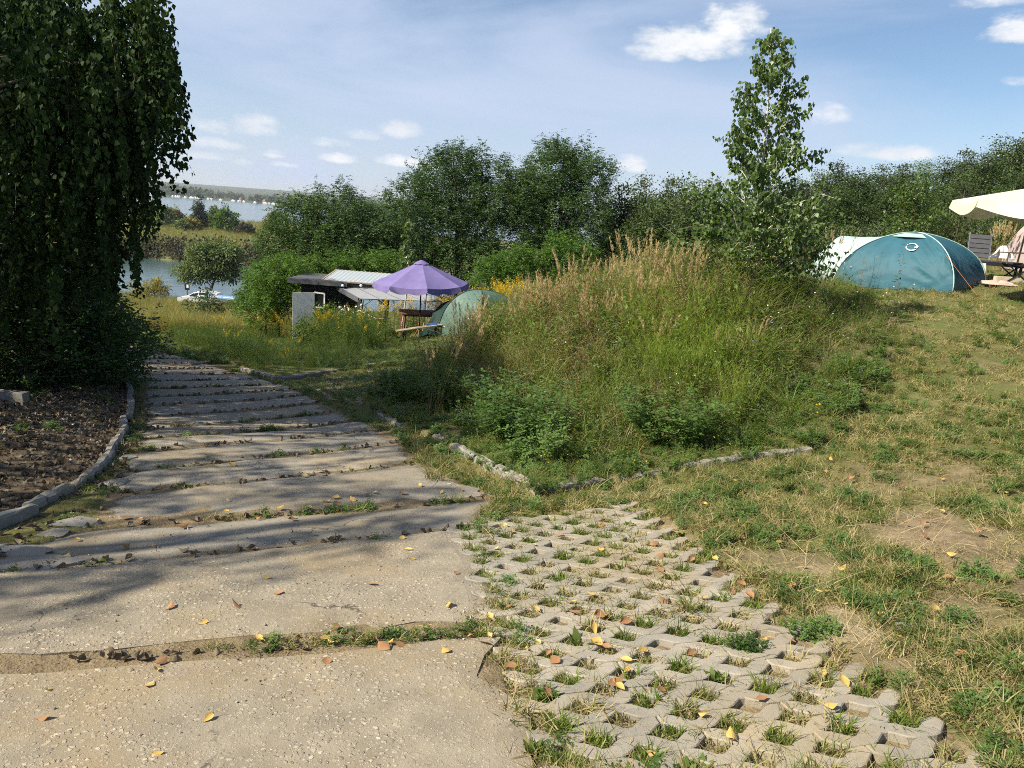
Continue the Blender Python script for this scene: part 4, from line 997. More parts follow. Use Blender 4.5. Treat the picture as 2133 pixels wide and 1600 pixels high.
r_ = np.random.default_rng(70); pts = []
for _ in range(230):
    x = r_.uniform(-92, -22); y = 136.5 + r_.uniform(-2.5, 8) - 2.2 * math.sin(x * .13) - 1.3 * math.sin(x * .31 + 1); h = 3.4 * (.6 + .6 * r_.random()) * (1.0 if x < -38 else .8); c = np.array([x, y, Hs(x, y)])
    n = 64; d = rnd_dirs(r_, n); d[:, 2] = np.abs(d[:, 2]); pts.append(c + d * np.array([1.8, 1.8, h]) * (r_.random(n) ** .35)[:, None])
mass('shrub_bank', np.concatenate(pts), .55, 'dull_shrub_leaf', 71, 'dark dull shrubs massed along the bank of the spit', 'shrubs')
pts = []
for _ in range(520):
    y = 1520 + r_.random() ** 1.6 * 900; x = r_.uniform(-1.0, -.02) * y; z0 = Hs(x, y); big = 1.0 + .9 * math.exp(-((x / y + .455) / .05) ** 2) - .25 * sstep(-.36, -.2, x / y); h = r_.uniform(8, 15) * float(big); n = 60
    d = rnd_dirs(r_, n); d[:, 2] = np.abs(d[:, 2]); pts.append(np.array([x, y, z0]) + d * np.array([h * .8, h * .6, h]) * (r_.random(n) ** .4)[:, None])
mass('far_woods', np.concatenate(pts), 5.2, 'far_wood_leaf', 72, 'hazy line of woods along the far shore of the lake', 'woods', .8)

# ------------------------------------------------------------------ things people brought
plain_mat('white_paint', (.78, .78, .77), .45, .4, 0, .05); plain_mat('grey_board', (.085, .09, .10), .65, .3); plain_mat('dark_wall', (.018, .019, .022), .8, .2)
plain_mat('black_metal', (.018, .018, .02), .45, .4, .3); plain_mat('grey_metal', (.32, .33, .34), .35, .5, .8); plain_mat('bench_wood', (.42, .33, .21), .7, .25, 0, .25, 4); plain_mat('table_wood', (.20, .085, .045), .55, .35, 0, .25, 5)
plain_mat('pale_wood', (.46, .40, .30), .75, .2, 0, .2, 6); plain_mat('orange_plastic', (.62, .22, .06), .5, .4); plain_mat('blue_cloth', (.04, .08, .22), .85, .1); plain_mat('pink_cloth', (.62, .36, .30), .9, .1, 0, .1, 5, .6, 25)
plain_mat('white_cloth', (.72, .68, .64), .9, .1, 0, .06, 5, .5, 30); plain_mat('black_plastic', (.012, .012, .014), .5, .4); plain_mat('lounger_grey', (.055, .058, .065), .6, .35, 0, .2, 7); plain_mat('rubber', (.02, .02, .02), .8, .2)
plain_mat('post_wood', (.10, .075, .05), .85, .15, 0, .3, 8); plain_mat('car_white', (.74, .75, .76), .22, .5, 0, .02); plain_mat('boat_blue', (.25, .42, .62), .35, .5); plain_mat('stone_grey', (.16, .16, .145), .85, .2, 0, .25, 14, .5, 70)
plain_mat('panel_shade_grey', (.26, .27, .29), .5, .35, 0, .08); plain_mat('bulb_white', (.82, .82, .80), .25, .5); plain_mat('rope_pale', (.55, .52, .42), .9, .1); plain_mat('rope_orange', (.60, .26, .08), .8, .1); plain_mat('dark_glass', (.012, .016, .02), .08, .6); plain_mat('stripe_orange', (.78, .33, .03), .7, .2); plain_mat('stripe_violet', (.16, .08, .40), .7, .2)
plain_mat('silver_trim', (.45, .45, .46), .4, .5, .6); plain_mat('roof_far', (.30, .15, .10), .8, .2); plain_mat('sleeve_dark', (.03, .06, .055), .7, .2); plain_mat('board_brown', (.30, .22, .15), .75, .2, 0, .25, 8)
fabric_mat('purple_fabric', (.215, .180, .400), .26, .75, .15, .25, 4); fabric_mat('cream_fabric', (.76, .73, .65), .30, .75, .15, .25, 4); fabric_mat('lime_fabric', (.68, .71, .55), .30, .75, .15, .25, 4)
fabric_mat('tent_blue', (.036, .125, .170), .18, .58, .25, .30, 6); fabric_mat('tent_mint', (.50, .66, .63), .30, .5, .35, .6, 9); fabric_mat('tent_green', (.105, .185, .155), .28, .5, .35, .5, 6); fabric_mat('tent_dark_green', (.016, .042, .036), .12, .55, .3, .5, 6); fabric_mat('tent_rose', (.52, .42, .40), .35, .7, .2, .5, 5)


def poly_mat():
    m, nt, out = nodes('clear_plastic'); b = principled(nt, out, (.55, .60, .64), .22, .5, 0, tex_noise(nt, coord(nt), 6, 3), .2, .01)
    t = nt.nodes.new('ShaderNodeBsdfTransparent'); t.inputs[0].default_value = (.8, .86, .88, 1); mx = nt.nodes.new('ShaderNodeMixShader'); mx.inputs[0].default_value = .35; nt.links.new(b.outputs[0], mx.inputs[1]); nt.links.new(t.outputs[0], mx.inputs[2]); nt.links.new(mx.outputs[0], out.inputs[0])


poly_mat()


def sheet(mb, P, th=.004):
    """a cloth grid with real thickness"""
    P = np.asarray(P, float); a, b = P.shape[:2]; du = np.gradient(P, axis=0); dv = np.gradient(P, axis=1); n = unit(np.cross(du, dv)); Q = P - n * th
    base = mb.n; mb.grid(P); mb.grid(Q[:, ::-1])
    return mb


def parasol(name, base, R, n, z_rim, z_top, drop, mats, label, group=None, rot=0.0, tilt=(0, 0), scallop=3, pole_mat='black_metal', cap=True, base_r=.28):
    root = empty(name, base); T = np.array(Matrix.Rotation(tilt[0], 3, 'X') @ Matrix.Rotation(tilt[1], 3, 'Y')); ctr = np.array([0, 0, z_rim])
    def tf(P): return (np.asarray(P) - ctr) @ T.T + ctr
    for k in range(n):
        a0, a1 = rot + 2 * math.pi * k / n, rot + 2 * math.pi * (k + 1) / n; s = np.linspace(.04, 1, 12)[:, None]; t = np.linspace(0, 1, 13)[None, :]
        c0 = np.array([math.cos(a0), math.sin(a0)]); c1 = np.array([math.cos(a1), math.sin(a1)]); xy = (c0 * (1 - t[..., None]) + c1 * t[..., None]) * R * s[..., None]
        sag = .055 * R * np.sin(math.pi * t) * s ** 1.5; z = z_top + (z_rim - z_top) * (s ** .93) - sag * .6
        P = np.dstack([xy * (1 - .03 * np.sin(math.pi * t) * s)[..., None], z + 0 * t]); mb = MB(); sheet(mb, tf(P)); mt = MATS[mats[k % len(mats)]]
        pn = mb.build('canopy_panel', mt, root, True)
        e = P[-1]; w = np.linspace(0, 1, 5)[:, None]; tt = np.linspace(0, 1, 13); dr = drop * (.72 + .28 * np.abs(np.sin(math.pi * tt * scallop)))
        rad = np.dstack([np.outer(np.ones(5), e[:, 0]), np.outer(np.ones(5), e[:, 1]), e[None, :, 2] - w * dr[None, :]]); cc = unit(np.array([c0 + c1])).ravel()
        fl = .05 * drop * np.sin(tt * 9 + k)[None, :] * w; rad[..., 0] += cc[0] * (fl + .15 * drop * w); rad[..., 1] += cc[1] * (fl + .15 * drop * w)
        mb = MB(); sheet(mb, tf(rad)); mb.build('valance', mt, pn, True)
        mb = MB(); mb.bar(tf([0, 0, z_top - .06]), tf([c0[0] * R * .97, c0[1] * R * .97, z_rim - .02]), .018, .024); mb.bar(tf([0, 0, z_rim - .18]), tf([c0[0] * R * .5, c0[1] * R * .5, z_rim + (z_top - z_rim) * .47 - .03]), .014, .016); mb.build('rib', MATS[pole_mat], root)
    if cap:
        mb = MB(); a = np.linspace(0, 2 * math.pi, 4 * n + 1); rr = np.array([.015, .08, .16]) * R; zz = np.array([z_top + .012, z_top - .03, z_top - .03 - (z_top - z_rim) * .10])
        P = np.dstack([np.outer(rr, np.cos(a)), np.outer(rr, np.sin(a)), np.outer(zz, np.ones_like(a)) - .012 * np.outer([0, .3, 1], np.abs(np.sin(a * n / 2)))]); sheet(mb, tf(P)); mb.build('vent_cap', MATS[mats[0]], root, True)
    mb = MB(); mb.tube([(0, 0, .02), (0, 0, z_rim - .2)], .022, 10); mb.tube([(0, 0, z_rim - .22), tuple(tf([0, 0, z_top + .035]))], .019, 10); mb.build('pole', MATS[pole_mat], root)
    mb = MB(); mb.tube([(0, 0, -.05), (0, 0, .05)], base_r, 18); mb.tube([(0, 0, .05), (0, 0, .32)], .032, 10); mb.build('base', MATS['stone_grey'], root)
    return tag(root, label, 'parasol', group)


pb = gy(885, 25.0); pz = pb[2]
zr = at(885, 589, 25)[2] - pz; zt = at(886, 543, 25)[2] - pz
parasol('parasol', pb, 1.55, 8, zr, zt, .20, ['purple_fabric'], 'faded purple parasol over the camping table', None, .25, (.03, -.035), 2, 'black_metal')


def dome_tent(name, C, hgt, pk_, mats, label, porch=None, wrinkle=.02, logo=None, hood=True):
    """C: the four ground corners (front left, front right, back right, back left)"""
    C = [np.array([c[0], c[1], Hs(c[0], c[1]) + .02]) for c in C]; ctr = sum(C) / 4; root = empty(name, ctr); C = [c - ctr for c in C]; apex = np.array([0, 0, hgt])
    def leg(c, s):
        th = np.asarray(s) * math.pi / 2; h = np.cos(th) ** pk_; return c[None, :] * h[:, None] * np.array([1, 1, 0]) + np.outer(np.sin(th) ** .92, [0, 0, hgt]) + c[None, :] * np.array([0, 0, 1]) * (1 - np.sin(th))[:, None]
    S = np.linspace(0, .985, 30); names = ['front_panel', 'side_panel', 'back_panel', 'porch_wall']; panels = []
    for k in range(4):
        A, B = leg(C[k], S), leg(C[(k + 1) % 4], S); t = np.linspace(0, 1, 44)[None, :, None]; P = A[:, None, :] * (1 - t) + B[:, None, :] * t
        nrm = unit(np.cross(C[(k + 1) % 4] - C[k], [0, 0, 1.0])); s2 = S[:, None]; t2 = t[..., 0]
        sag = -.035 * np.sin(math.pi * t2) * np.sin(math.pi * np.clip(s2 + .05, 0, 1)); W = np.linalg.norm(C[k] - C[(k + 1) % 4]); disp = sag
        for (cx, sg) in ((1.0, 1), (0.0, .6)):                       # creases fan out of the pegged corners
            dx = (t2 - cx) * W; dz = s2 * hgt * 1.15; an = np.arctan2(dz, np.abs(dx) + 1e-6); di = np.hypot(dx, dz); disp = disp + wrinkle * sg * np.sin(an * 34 + np.sin(an * 9) * 1.5) * np.exp(-((di - .5) / .42) ** 2) * np.clip(di / .3, 0, 1)
        disp = disp + wrinkle * .25 * np.sin(t2 * 40 + s2 * 7) * np.sin(math.pi * s2); P = P + nrm[None, None, :] * disp[..., None]
        mb = MB(); sheet(mb, P[:, ::-1]); mt = MATS[mats[min(k, len(mats) - 1)]]
        panels.append((mb.build(names[k], mt, root, True), P, nrm))
    for k in range(4):
        mb = MB(); mb.tube(leg(C[k] * 1.01, np.linspace(0, 1, 20)) + np.array([0, 0, .008]), .011, 6); mb.build('pole_sleeve', MATS[mats[5]], root, True)
        mb = MB(); d = unit(C[k] * np.array([1, 1, 0])); p = C[k] + d * .07; mb.tube([p + (0, 0, .05), p - (0, 0, .12)], .006, 5); mb.build('peg', MATS['grey_metal'], root)
    mb = MB(); V = [c * 1.0 + np.array([0, 0, -.005]) for c in C]; mb.add(V + [v - np.array([0, 0, .02]) for v in V], [(0, 1, 2, 3), (7, 6, 5, 4), (0, 4, 5, 1), (1, 5, 6, 2), (2, 6, 7, 3), (3, 7, 4, 0)]); mb.build('groundsheet', MATS['black_plastic'], root)
    if hood:
        _, P, nrm = panels[0]; a, b = P[22, 6], P[22, 37]; e = np.linspace(0, 1, 12)[:, None]; top = P[25, 4:40:3]; low = P[21, 4:40:3] + nrm * .13 * np.sin(np.linspace(0, math.pi, 12))[:, None]
        Q = np.stack([top + nrm * .012, (top + low) / 2 + nrm * .03, low], 0); mb = MB(); sheet(mb, Q[:, ::-1], .006); mb.build('vent_hood', MATS[mats[5]], root, True)
        mb = MB(); mb.grid(np.stack([P[24, 8:36:3], P[22, 8:36:3]], 0) + nrm * .01); mb.build('vent_mesh', MATS['black_plastic'], root)
    if porch:
        out = unit((C[0] + C[3]) * np.array([1, 1, 0])); off, ph, reach = porch; th = np.linspace(0, math.pi, 25)
        m0, m1 = C[0] + out * off, C[3] + out * off; mid = (m0 + m1) / 2; hoop = mid + np.outer(np.cos(th), (m0 - mid)) * .94 + np.outer(np.sin(th) ** .8, [0, 0, ph])
        s = np.linspace(0, .93, 13); l0 = leg(C[0], s); l1 = leg(C[3], s)[::-1]; arc = np.concatenate([l0[:12], [(l0[-1] + l1[0]) / 2], l1[1:]]) 
        w = np.linspace(0, 1, 12)[:, None, None]; L = arc[None] * (1 - w) + hoop[None] * w; L[..., 2] -= .06 * np.sin(w[..., 0] * math.pi) * np.sin(th)[None, :]
        L += out * (.012 * np.sin(np.arange(25) * 2.1))[None, :, None]
        mb = MB(); sheet(mb, L[:, :14]); mb.build('porch_front', MATS[mats[4]], root, True); mb = MB(); sheet(mb, L[:, 13:]); mb.build('porch_back', MATS[mats[3]], root, True)
        foot = mid + out * reach + np.outer(np.cos(th), (m0 - mid)) * .55; foot[:, 2] = [Hs(q[0] + ctr[0], q[1] + ctr[1]) - ctr[2] + .02 for q in foot]
        L = hoop[None] * (1 - w) + foot[None] * w; mb = MB(); sheet(mb, L); mb.build('porch_flap', MATS[mats[4]], root, True)
        mb = MB(); mb.tube(hoop + np.array([0, 0, .012]), .011, 6); mb.build('porch_hoop', MATS['black_metal'], root, True)
    if logo:
        _, P, nrm = panels[0]; si, ti, rad = logo; o = P[si, ti] + nrm * .02; ex = unit(P[si, ti + 1] - P[si, ti - 1]); ey = unit(P[si + 1, ti] - P[si - 1, ti]); nn = unit(np.cross(ex, ey)); nn = nn if nn @ nrm > 0 else -nn
        def strip(pts, w):
            pts = np.array(pts); tg = unit(np.gradient(pts, axis=0)); nm = np.stack([-tg[:, 1], tg[:, 0]], 1); w = np.broadcast_to(w, len(pts))[:, None]; a = pts + nm * w; b = pts - nm * w
            return np.stack([np.stack([o + nn * .012 + ex * q[0] + ey * q[1] for q in c]) for c in (a, b)], 0)
        mb = MB(); an = np.linspace(math.radians(150), math.radians(-20), 22); mb.grid(strip(np.stack([np.cos(an), np.sin(an)], 1) * rad, np.linspace(.006, .013, 22))); an = np.linspace(math.radians(-40), math.radians(-190), 20); mb.grid(strip(np.stack([np.cos(an), np.sin(an)], 1) * rad, np.linspace(.016, .006, 20)))
        mb.grid(strip(np.array([(rad * .55, -.01), (rad * 1.0, -.005), (rad * 1.25, .02)]), np.array([.02, .014, .002]))); mb.grid(strip(np.array([(rad * .6, rad * .75), (rad * 1.02, rad * .28)]), np.array([.004, .014])))
        mb.build('emblem', MATS['white_cloth'], root)
    return tag(root, label, 'tent')


FR = gy(2000, 15.3); th = math.radians(44); fx = np.array([math.cos(th), -math.sin(th)]); fy = np.array([math.sin(th), math.cos(th)]); W1 = 2.35
FRc = FR[:2]; dome_tent('blue_tent', [FRc - fx * W1, FRc, FRc + fy * 2.2, FRc + fy * 2.2 - fx * W1], 1.10, 1.15, ['tent_blue', 'tent_blue', 'tent_blue', 'tent_blue', 'tent_mint', 'tent_mint'], 'blue dome tent with pale mint porch on the mown grass', (.42, .98, .95), .034, (15, 26, .105))
o = bpy.data.objects['blue_tent']
mb = MB(); a = np.array([FRc[0] - .25, FRc[1] + .05, FR[2] + .75]); e = on(FRc[0] + .18, FRc[1] - .55, .02); mb.tube([a, e], .0025, 4); g_ = mb.build('guy_line', MATS['rope_orange']); g_.parent = o; g_.matrix_parent_inverse = Matrix.Translation(-Vector(o.location))
G0 = gy(1008, 23.0)[:2]; th = math.radians(38); fx = np.array([math.cos(th), -math.sin(th)]); fy = np.array([math.sin(th), math.cos(th)]); W2 = 1.55
dome_tent('green_tent', [G0 - fx * W2 * .75 - fy * .45, G0 + fx * W2 * .35 - fy * .45, G0 + fx * W2 * .45 + fy * 1.2, G0 - fx * W2 * .65 + fy * 1.2], 1.22, .95, ['tent_green', 'tent_green', 'tent_green', 'tent_dark_green', 'tent_dark_green', 'sleeve_dark'], 'dark green dome tent behind the camping bench', (.45, .92, .85), .012, None, False)

# table, benches and small things under the purple parasol
def bench(name, a, b, w, h, label, seat='bench_wood', group='folding benches round the camping table'):
    a = np.array(a); b = np.array(b); c = (a + b) / 2; z = c[2]; d = unit((b - a) * np.array([1, 1, 0])); n = np.array([-d[1], d[0], 0]); L = np.linalg.norm(b - a); root = empty(name, c); tl = (b[2] - a[2]) / L; dd = d + np.array([0, 0, tl])
    mb = MB(); mb.bar(-dd * L / 2 + (0, 0, h - .0), dd * L / 2 + (0, 0, h - .0), w, .028); mb.build('seat', MATS[seat], root)
    for s in (-1, 1):
        p = dd * s * (L / 2 - .28); mb = MB()
        for q in (-1, 1): mb.bar(p + n * q * w * .38 + (0, 0, h - .02), p + n * q * w * .42 - (0, 0, .02), .025, .025)
        mb.bar(p + n * w * .4 + (0, 0, .05), p - n * w * .4 + (0, 0, .05), .02); mb.bar(p + n * w * .38 + (0, 0, h * .6), p - n * w * .38 + (0, 0, h * .6), .02); mb.build('leg', MATS['black_metal'], root)
        mb = MB(); mb.bar(p + (0, 0, .1), p - dd * s * .32 + (0, 0, h - .03), .014); mb.build('brace', MATS['black_metal'], root)
    return tag(root, label, 'bench', group)


ba = at(826, 684, 22.8); bb_ = at(952, 676, 23.6); ga = Hs(ba[0], ba[1]); gb = Hs(bb_[0], bb_[1])
bench('folding_bench', [ba[0], ba[1], ga], [bb_[0], bb_[1], gb], .26, .5 * (ba[2] - ga + bb_[2] - gb), 'wooden folding bench in front of the camping table')
ba = at(748, 658, 25.6); bb_ = at(806, 672, 24.0); ga = Hs(ba[0], ba[1]); gb = Hs(bb_[0], bb_[1])
bench('folding_bench', [ba[0], ba[1], ga], [bb_[0], bb_[1], gb], .26, .5 * (ba[2] - ga + bb_[2] - gb), 'wooden folding bench left of the camping table, half in the weeds')
tc = gy(886, 25.05); root = empty('camping_table', tc, .28)
tz = at(886, 652, 25)[2] - tc[2]
for k in range(9): mb = MB(); mb.box((0, -.52 + .13 * k, tz), (1.35, .118, .03)); mb.build('slat', MATS['table_wood'], root)
mb = MB()
for s in (-1, 1): mb.box((0, s * .46, tz - .05), (1.2, .03, .07)); mb.box((s * .58, 0, tz - .05), (.03, .90, .07))
mb.build('apron', MATS['table_wood'], root)
for sx in (-1, 1):
    for sy in (-1, 1): mb = MB(); mb.bar((sx * .55, sy * .43, tz - .03), (sx * .60, sy * .45, -.03), .05); mb.build('leg', MATS['table_wood'], root)
tag(root, 'reddish brown slatted table under the purple parasol', 'table')
mb = MB(); p0 = at(873, 651, 24.45); p1 = at(874, 662, 24.4); p2 = at(871, 685, 24.2); p3 = at(860, 705, 23.6); p4 = gpt(847, 713); t = np.linspace(0, 1, 18); K = np.array([p0, p1, p2, p3, p4]); mb.tube(np.stack([np.interp(t, np.linspace(0, 1, 5), K[:, i]) for i in range(3)], 1), .014, 6)
tag(mb.build('cable', MATS['orange_plastic'], None, True), 'orange cable hanging from the table to the grass', 'cable')
def crumple(name, c, rx, ry, rz, mat, seed, label, cat, rz_=0):
    r_ = np.random.default_rng(seed); a = np.linspace(0, 2 * math.pi, 29); s = np.linspace(0, 1, 9); f = r_.uniform(0, 6, 6); P = []
    for k in s:
        q = 1 + .16 * np.sin(a * 3 + f[0] + 3 * k) + .1 * np.sin(a * 5 + f[1]); q[-1] = q[0]; P.append(np.stack([np.cos(a) * rx * k * q, np.sin(a) * ry * k * q, rz * (1 - k ** 2) * (.7 + .35 * np.sin(a * 4 + f[2] + 5 * k)) * (k > 0) + rz * .7 * (k == 0) + 0 * a], 1))
    P = np.array(P); P = P @ rotz(rz_).T; mb = MB(); sheet(mb, P[:, ::-1], .006); o = mb.build(name, MATS[mat], None, True); o.location = tuple(c); return tag(o, label, cat)


bs = at(905, 677, 23.35); crumple('jacket', (bs[0], bs[1], bs[2] - .0), .26, .12, .07, 'blue_cloth', 3, 'dark blue jacket dropped on the front bench', 'jacket')
bk = gy(766, 24.4); root = empty('bucket', bk); mb = MB(); mb.tube([(0, 0, 0), (0, 0, .30)], [.11, .15], 14, caps=False); mb.tube([(0, 0, 0), (0, 0, .01)], .11, 14); mb.build('body', MATS['black_plastic'], root); mb = MB(); a = np.linspace(0, math.pi, 12); mb.tube(np.stack([np.cos(a) * .15, 0 * a, .30 + np.sin(a) * .10], 1), .006, 5); mb.build('handle', MATS['grey_metal'], root); tag(root, 'black bucket beside the half-hidden bench', 'bucket')
mb = MB(); mb.tube([at(747, 646, 26), at(785, 664, 24.6), gpt(822, 690)], .008, 5); tag(mb.build('guy_rope', MATS['rope_pale']), 'pale guy rope slanting down across the weeds by the bench', 'rope')
mb = MB(); g0 = gy(893, 26.3); mb.tube([g0, at(889, 606, 26.3)], .016, 7); tag(mb.build('tent_pole', MATS['pale_wood']), 'thin pale pole standing behind the camping table', 'pole')
# camouflage clothes hung right of the green tent
c0 = at(1082, 640, 24.5); s_ = np.linspace(0, 1, 14)[:, None]; t_ = np.linspace(0, 1, 16)[None, :]; P = np.dstack([-.22 + .44 * t_ + 0 * s_, .05 * np.sin(t_ * 14) * s_ + 0 * s_, .28 - .75 * s_ * (1 - .12 * np.sin(t_ * 9))]); mb = MB(); sheet(mb, P, .008)
def camo():
    m, nt, out = nodes('camo_cloth'); o = coord(nt); principled(nt, out, ramp(nt, tex_noise(nt, o, 12, 3), [(.38, (.05, .045, .035)), (.48, (.16, .12, .08)), (.56, (.30, .26, .19)), (.66, (.09, .08, .06))]), .9, .1)
camo(); cl = mb.build('hung_jacket', MATS['camo_cloth'], None, True); cl.location = tuple(c0); tag(cl, 'mottled brown jacket hung up right of the green tent', 'jacket')

# ---- the shed
SY = 29.0
def sp(u, v, y=SY): return at(u, v, y)


sb = on(sp(675, 640)[0], SY); root = empty('shed', sb); o0 = sb
def rel(p): return np.asarray(p) - o0


xl, xr = rel(sp(627, 640))[0], rel(sp(720, 640))[0]; zt = rel(sp(660, 592))[2]; dep = 2.4
mb = MB(); mb.box(((xl + xr) / 2, dep / 2, zt / 2 - .1), (xr - xl, dep, zt + .2)); mb.build('wall', MATS['dark_wall'], root)
for k in range(11): mb = MB(); x = xl + (xr - xl) * (k + .5) / 11; mb.box((x, -.012, zt / 2 - .1), ((xr - xl) / 11 - .012, .018, zt + .15)); mb.build('board', MATS['dark_wall'], root)
mb = MB(); xr2 = rel(sp(700, 590))[0]; mb.box(((xl - .42 + xr + .1) / 2, dep / 2 - .12, zt + .10), (xr + .52 - xl, dep + .5, .17)); rf = mb.build('roof', MATS['grey_board'], root)
# corrugated clear sheets on the roof
P = []
a = np.linspace(0, 1, 90); u0, u1 = rel(sp(676, 583))[0], rel(sp(880, 583))[0]
for s in np.linspace(0, 1, 6): P.append(np.stack([u0 + (u1 - u0) * a + .18 * s, -.30 + 1.5 * s + 0 * a, zt + .20 + .30 * s + .018 * np.sin(a * 150)], 1))
for k in range(3): mb = MB(); sheet(mb, np.array(P)[:, 30 * k:30 * k + 31 if k < 2 else 90][:, ::-1], .003); mb.build('plastic_sheet', MATS['clear_plastic'], rf, True)
mb = MB(); mb.bar((u0, -.31, zt + .19), (u1, -.31, zt + .19), .04, .05); mb.bar((u0 + .18, 1.2, zt + .48), (u1 + .18, 1.2, zt + .48), .04, .05); mb.bar((u0 - .02, -.30, zt + .2), (u0 + .17, 1.2, zt + .5), .06, .05); mb.build('batten', MATS['board_brown'], rf)
# open white door and the window frame behind it
d0, d1 = rel(sp(610, 609, 28.4)), rel(sp(655, 610, 28.7)); zb = rel(gpt(612, 704))[2]
q = np.array([(d0[0], d0[1], zb), (d1[0], d1[1], zb), (d1[0], d1[1], d1[2]), (d0[0], d0[1], d0[2])]); nv = unit(np.cross(q[1] - q[0], [0, 0, 1.0])) * .04
mb = MB(); mb.add(np.concatenate([q, q - nv]), [(0, 1, 2, 3), (7, 6, 5, 4), (0, 4, 5, 1), (1, 5, 6, 2), (2, 6, 7, 3), (3, 7, 4, 0)]); dr = mb.build('door', MATS['white_paint'], root)
mb = MB(); hp = q[0] * .12 + q[1] * .88; mb.bar((hp[0], hp[1], .9) + nv * 1.6, (hp[0] - .12, hp[1], .9) + nv * 1.6, .02); mb.build('handle', MATS['grey_metal'], dr)
w0, w1 = rel(sp(655, 609, 28.75)), rel(sp(676, 612, 28.75)); zl = rel(sp(660, 640, 28.75))[2]; fr_ = MB()
for (p, q2) in (((w0[0], w0[1], zl), (w0[0], w0[1], w0[2])), ((w1[0], w1[1], zl), (w1[0], w1[1], w1[2])), ((w0[0], w0[1], w0[2]), (w1[0], w1[1], w1[2])), ((w0[0], w0[1], zl), (w1[0], w1[1], zl))): fr_.bar(p, q2, .05)
wf = fr_.build('window_frame', MATS['white_paint'], root); mb = MB(); mb.box(((w0[0] + w1[0]) / 2, w0[1] + .01, (zl + w0[2]) / 2), (w1[0] - w0[0], .008, w0[2] - zl)); mb.build('pane', MATS['dark_glass'], wf)
# sloping pale lean-to roof, shade mixed into its grey, and dark edge board
A, B, C_, D_ = [rel(sp(*k)) for k in ((703, 597, 28.9), (850, 600, 28.9), (925, 628, 27.4), (748, 622, 27.4))]
s_ = np.linspace(0, 1, 5)[:, None, None]
for k in range(4):
    t0, t1 = k / 4 + .004, (k + 1) / 4 - .004; t_ = np.array([t0, t1])[None, :, None]; P = (A * (1 - t_) + B * t_) * (1 - s_) + (D_ * (1 - t_) + C_ * t_) * s_; mb = MB(); sheet(mb, P, .03); mb.build('roof_panel', MATS['panel_shade_grey'], root)
mb = MB(); mb.bar(A - (0.02, 0, .06), D_ - (0.02, 0, .06), .05, .16); mb.bar(A + (0, .02, .04), B + (0, .02, .04), .05, .08); mb.build('edge_board', MATS['grey_board'], root)
mb = MB(); mb.bar(D_ - (0, 0, .05), D_ * np.array([1, 1, 0]) - (0, 0, .3), .08); mb.build('post', MATS['post_wood'], root)
tag(root, 'low dark shed with an open white door and a clear plastic roof', 'shed')
for k, (u, lab) in enumerate(((714, 'white light bulb under the shed roof edge, leftmost of three'), (752, 'white light bulb under the shed roof edge, middle of three'), (804, 'white light bulb under the shed roof edge, rightmost of three, by the purple parasol'))):
    p = at(u, 595, 28.6); root = empty('light_bulb', p); a = np.linspace(0, math.pi, 8); mb = MB(); mb.tube(np.stack([0 * a, 0 * a, -.055 * np.cos(a)], 1), np.maximum(.055 * np.sin(a), .002), 10); mb.build('globe', MATS['bulb_white'], root, True); mb = MB(); mb.tube([(0, 0, .045), (0, 0, .11)], .022, 8); mb.build('socket', MATS['black_plastic'], root); tag(root, lab, 'bulb', 'string of bulbs on the shed')

# ---- right edge: cream parasol, recliner, chair, pale tent and cloths
cb = gy(2248, 13.2); zr = at(2062, 424, 12.6)[2] - cb[2]
parasol('parasol', cb, 2.05, 8, zr, zr + .62, .20, ['cream_fabric', 'cream_fabric', 'cream_fabric', 'lime_fabric', 'lime_fabric', 'cream_fabric', 'cream_fabric', 'cream_fabric'], 'cream and lime parasol reaching in from the right edge', None, math.radians(8), (.03, .05), 1, 'grey_metal')
rb = gy(2050, 17.8); root = empty('recliner', rb, math.radians(-22))
pk = 1600 / 17.8
for k in range(5): mb = MB(); zz = .52 + .105 * k; mb.box((-.10, .02 + .05 * k, zz), (.44, .03, .097), np.array(Matrix.Rotation(-.42, 3, 'X'))); mb.build('back_slat', MATS['lounger_grey'], root)
mb = MB()
for s in (-1, 1): mb.bar((-.10 + s * .215, -.03, .42), (-.10 + s * .215, .27, 1.02), .03)
mb.build('back_frame', MATS['grey_metal'], root)
for k in range(6): mb = MB(); mb.box((.02 + .16 * k - .2, -.25, .42), (.15, .60, .03)); mb.build('seat_slat', MATS['lounger_grey'], root)
mb = MB(); mb.box((.2, -.53, .37), (1.05, .03, .09)); mb.box((.2, .03, .37), (1.05, .03, .09)); mb.build('seat_frame', MATS['black_plastic'], root)
for (x, y) in ((-.28, -.5), (.68, -.5), (-.28, 0), (.68, 0)): mb = MB(); mb.bar((x, y, .36), (x, y, -.04), .05); mb.build('leg', MATS['black_plastic'], root)
tag(root, 'dark slatted garden recliner right of the blue tent', 'recliner')
p = at(2046, 548, 17.25); s_ = np.linspace(0, 1, 10)[:, None]; t_ = np.linspace(0, 1, 10)[None, :]; P = np.dstack([-.075 + .16 * t_ + 0 * s_ + .03 * s_ * t_, .02 * np.sin(t_ * 11 + 1) * s_ - .03 * s_, -.24 * s_ * (1 + .15 * np.sin(t_ * 7)) + 0 * t_]); mb = MB(); sheet(mb, P, .008); o = mb.build('towel', MATS['white_cloth'], None, True); o.location = tuple(p); tag(o, 'white towel hanging over the edge of the dark recliner', 'towel')
pt = gpt(2078, 596); crumple('towel', (pt[0], pt[1], pt[2] + .03), .46, .22, .09, 'pink_cloth', 7, 'pink towel lying on the grass beside the blue tent', 'towel', -.1)
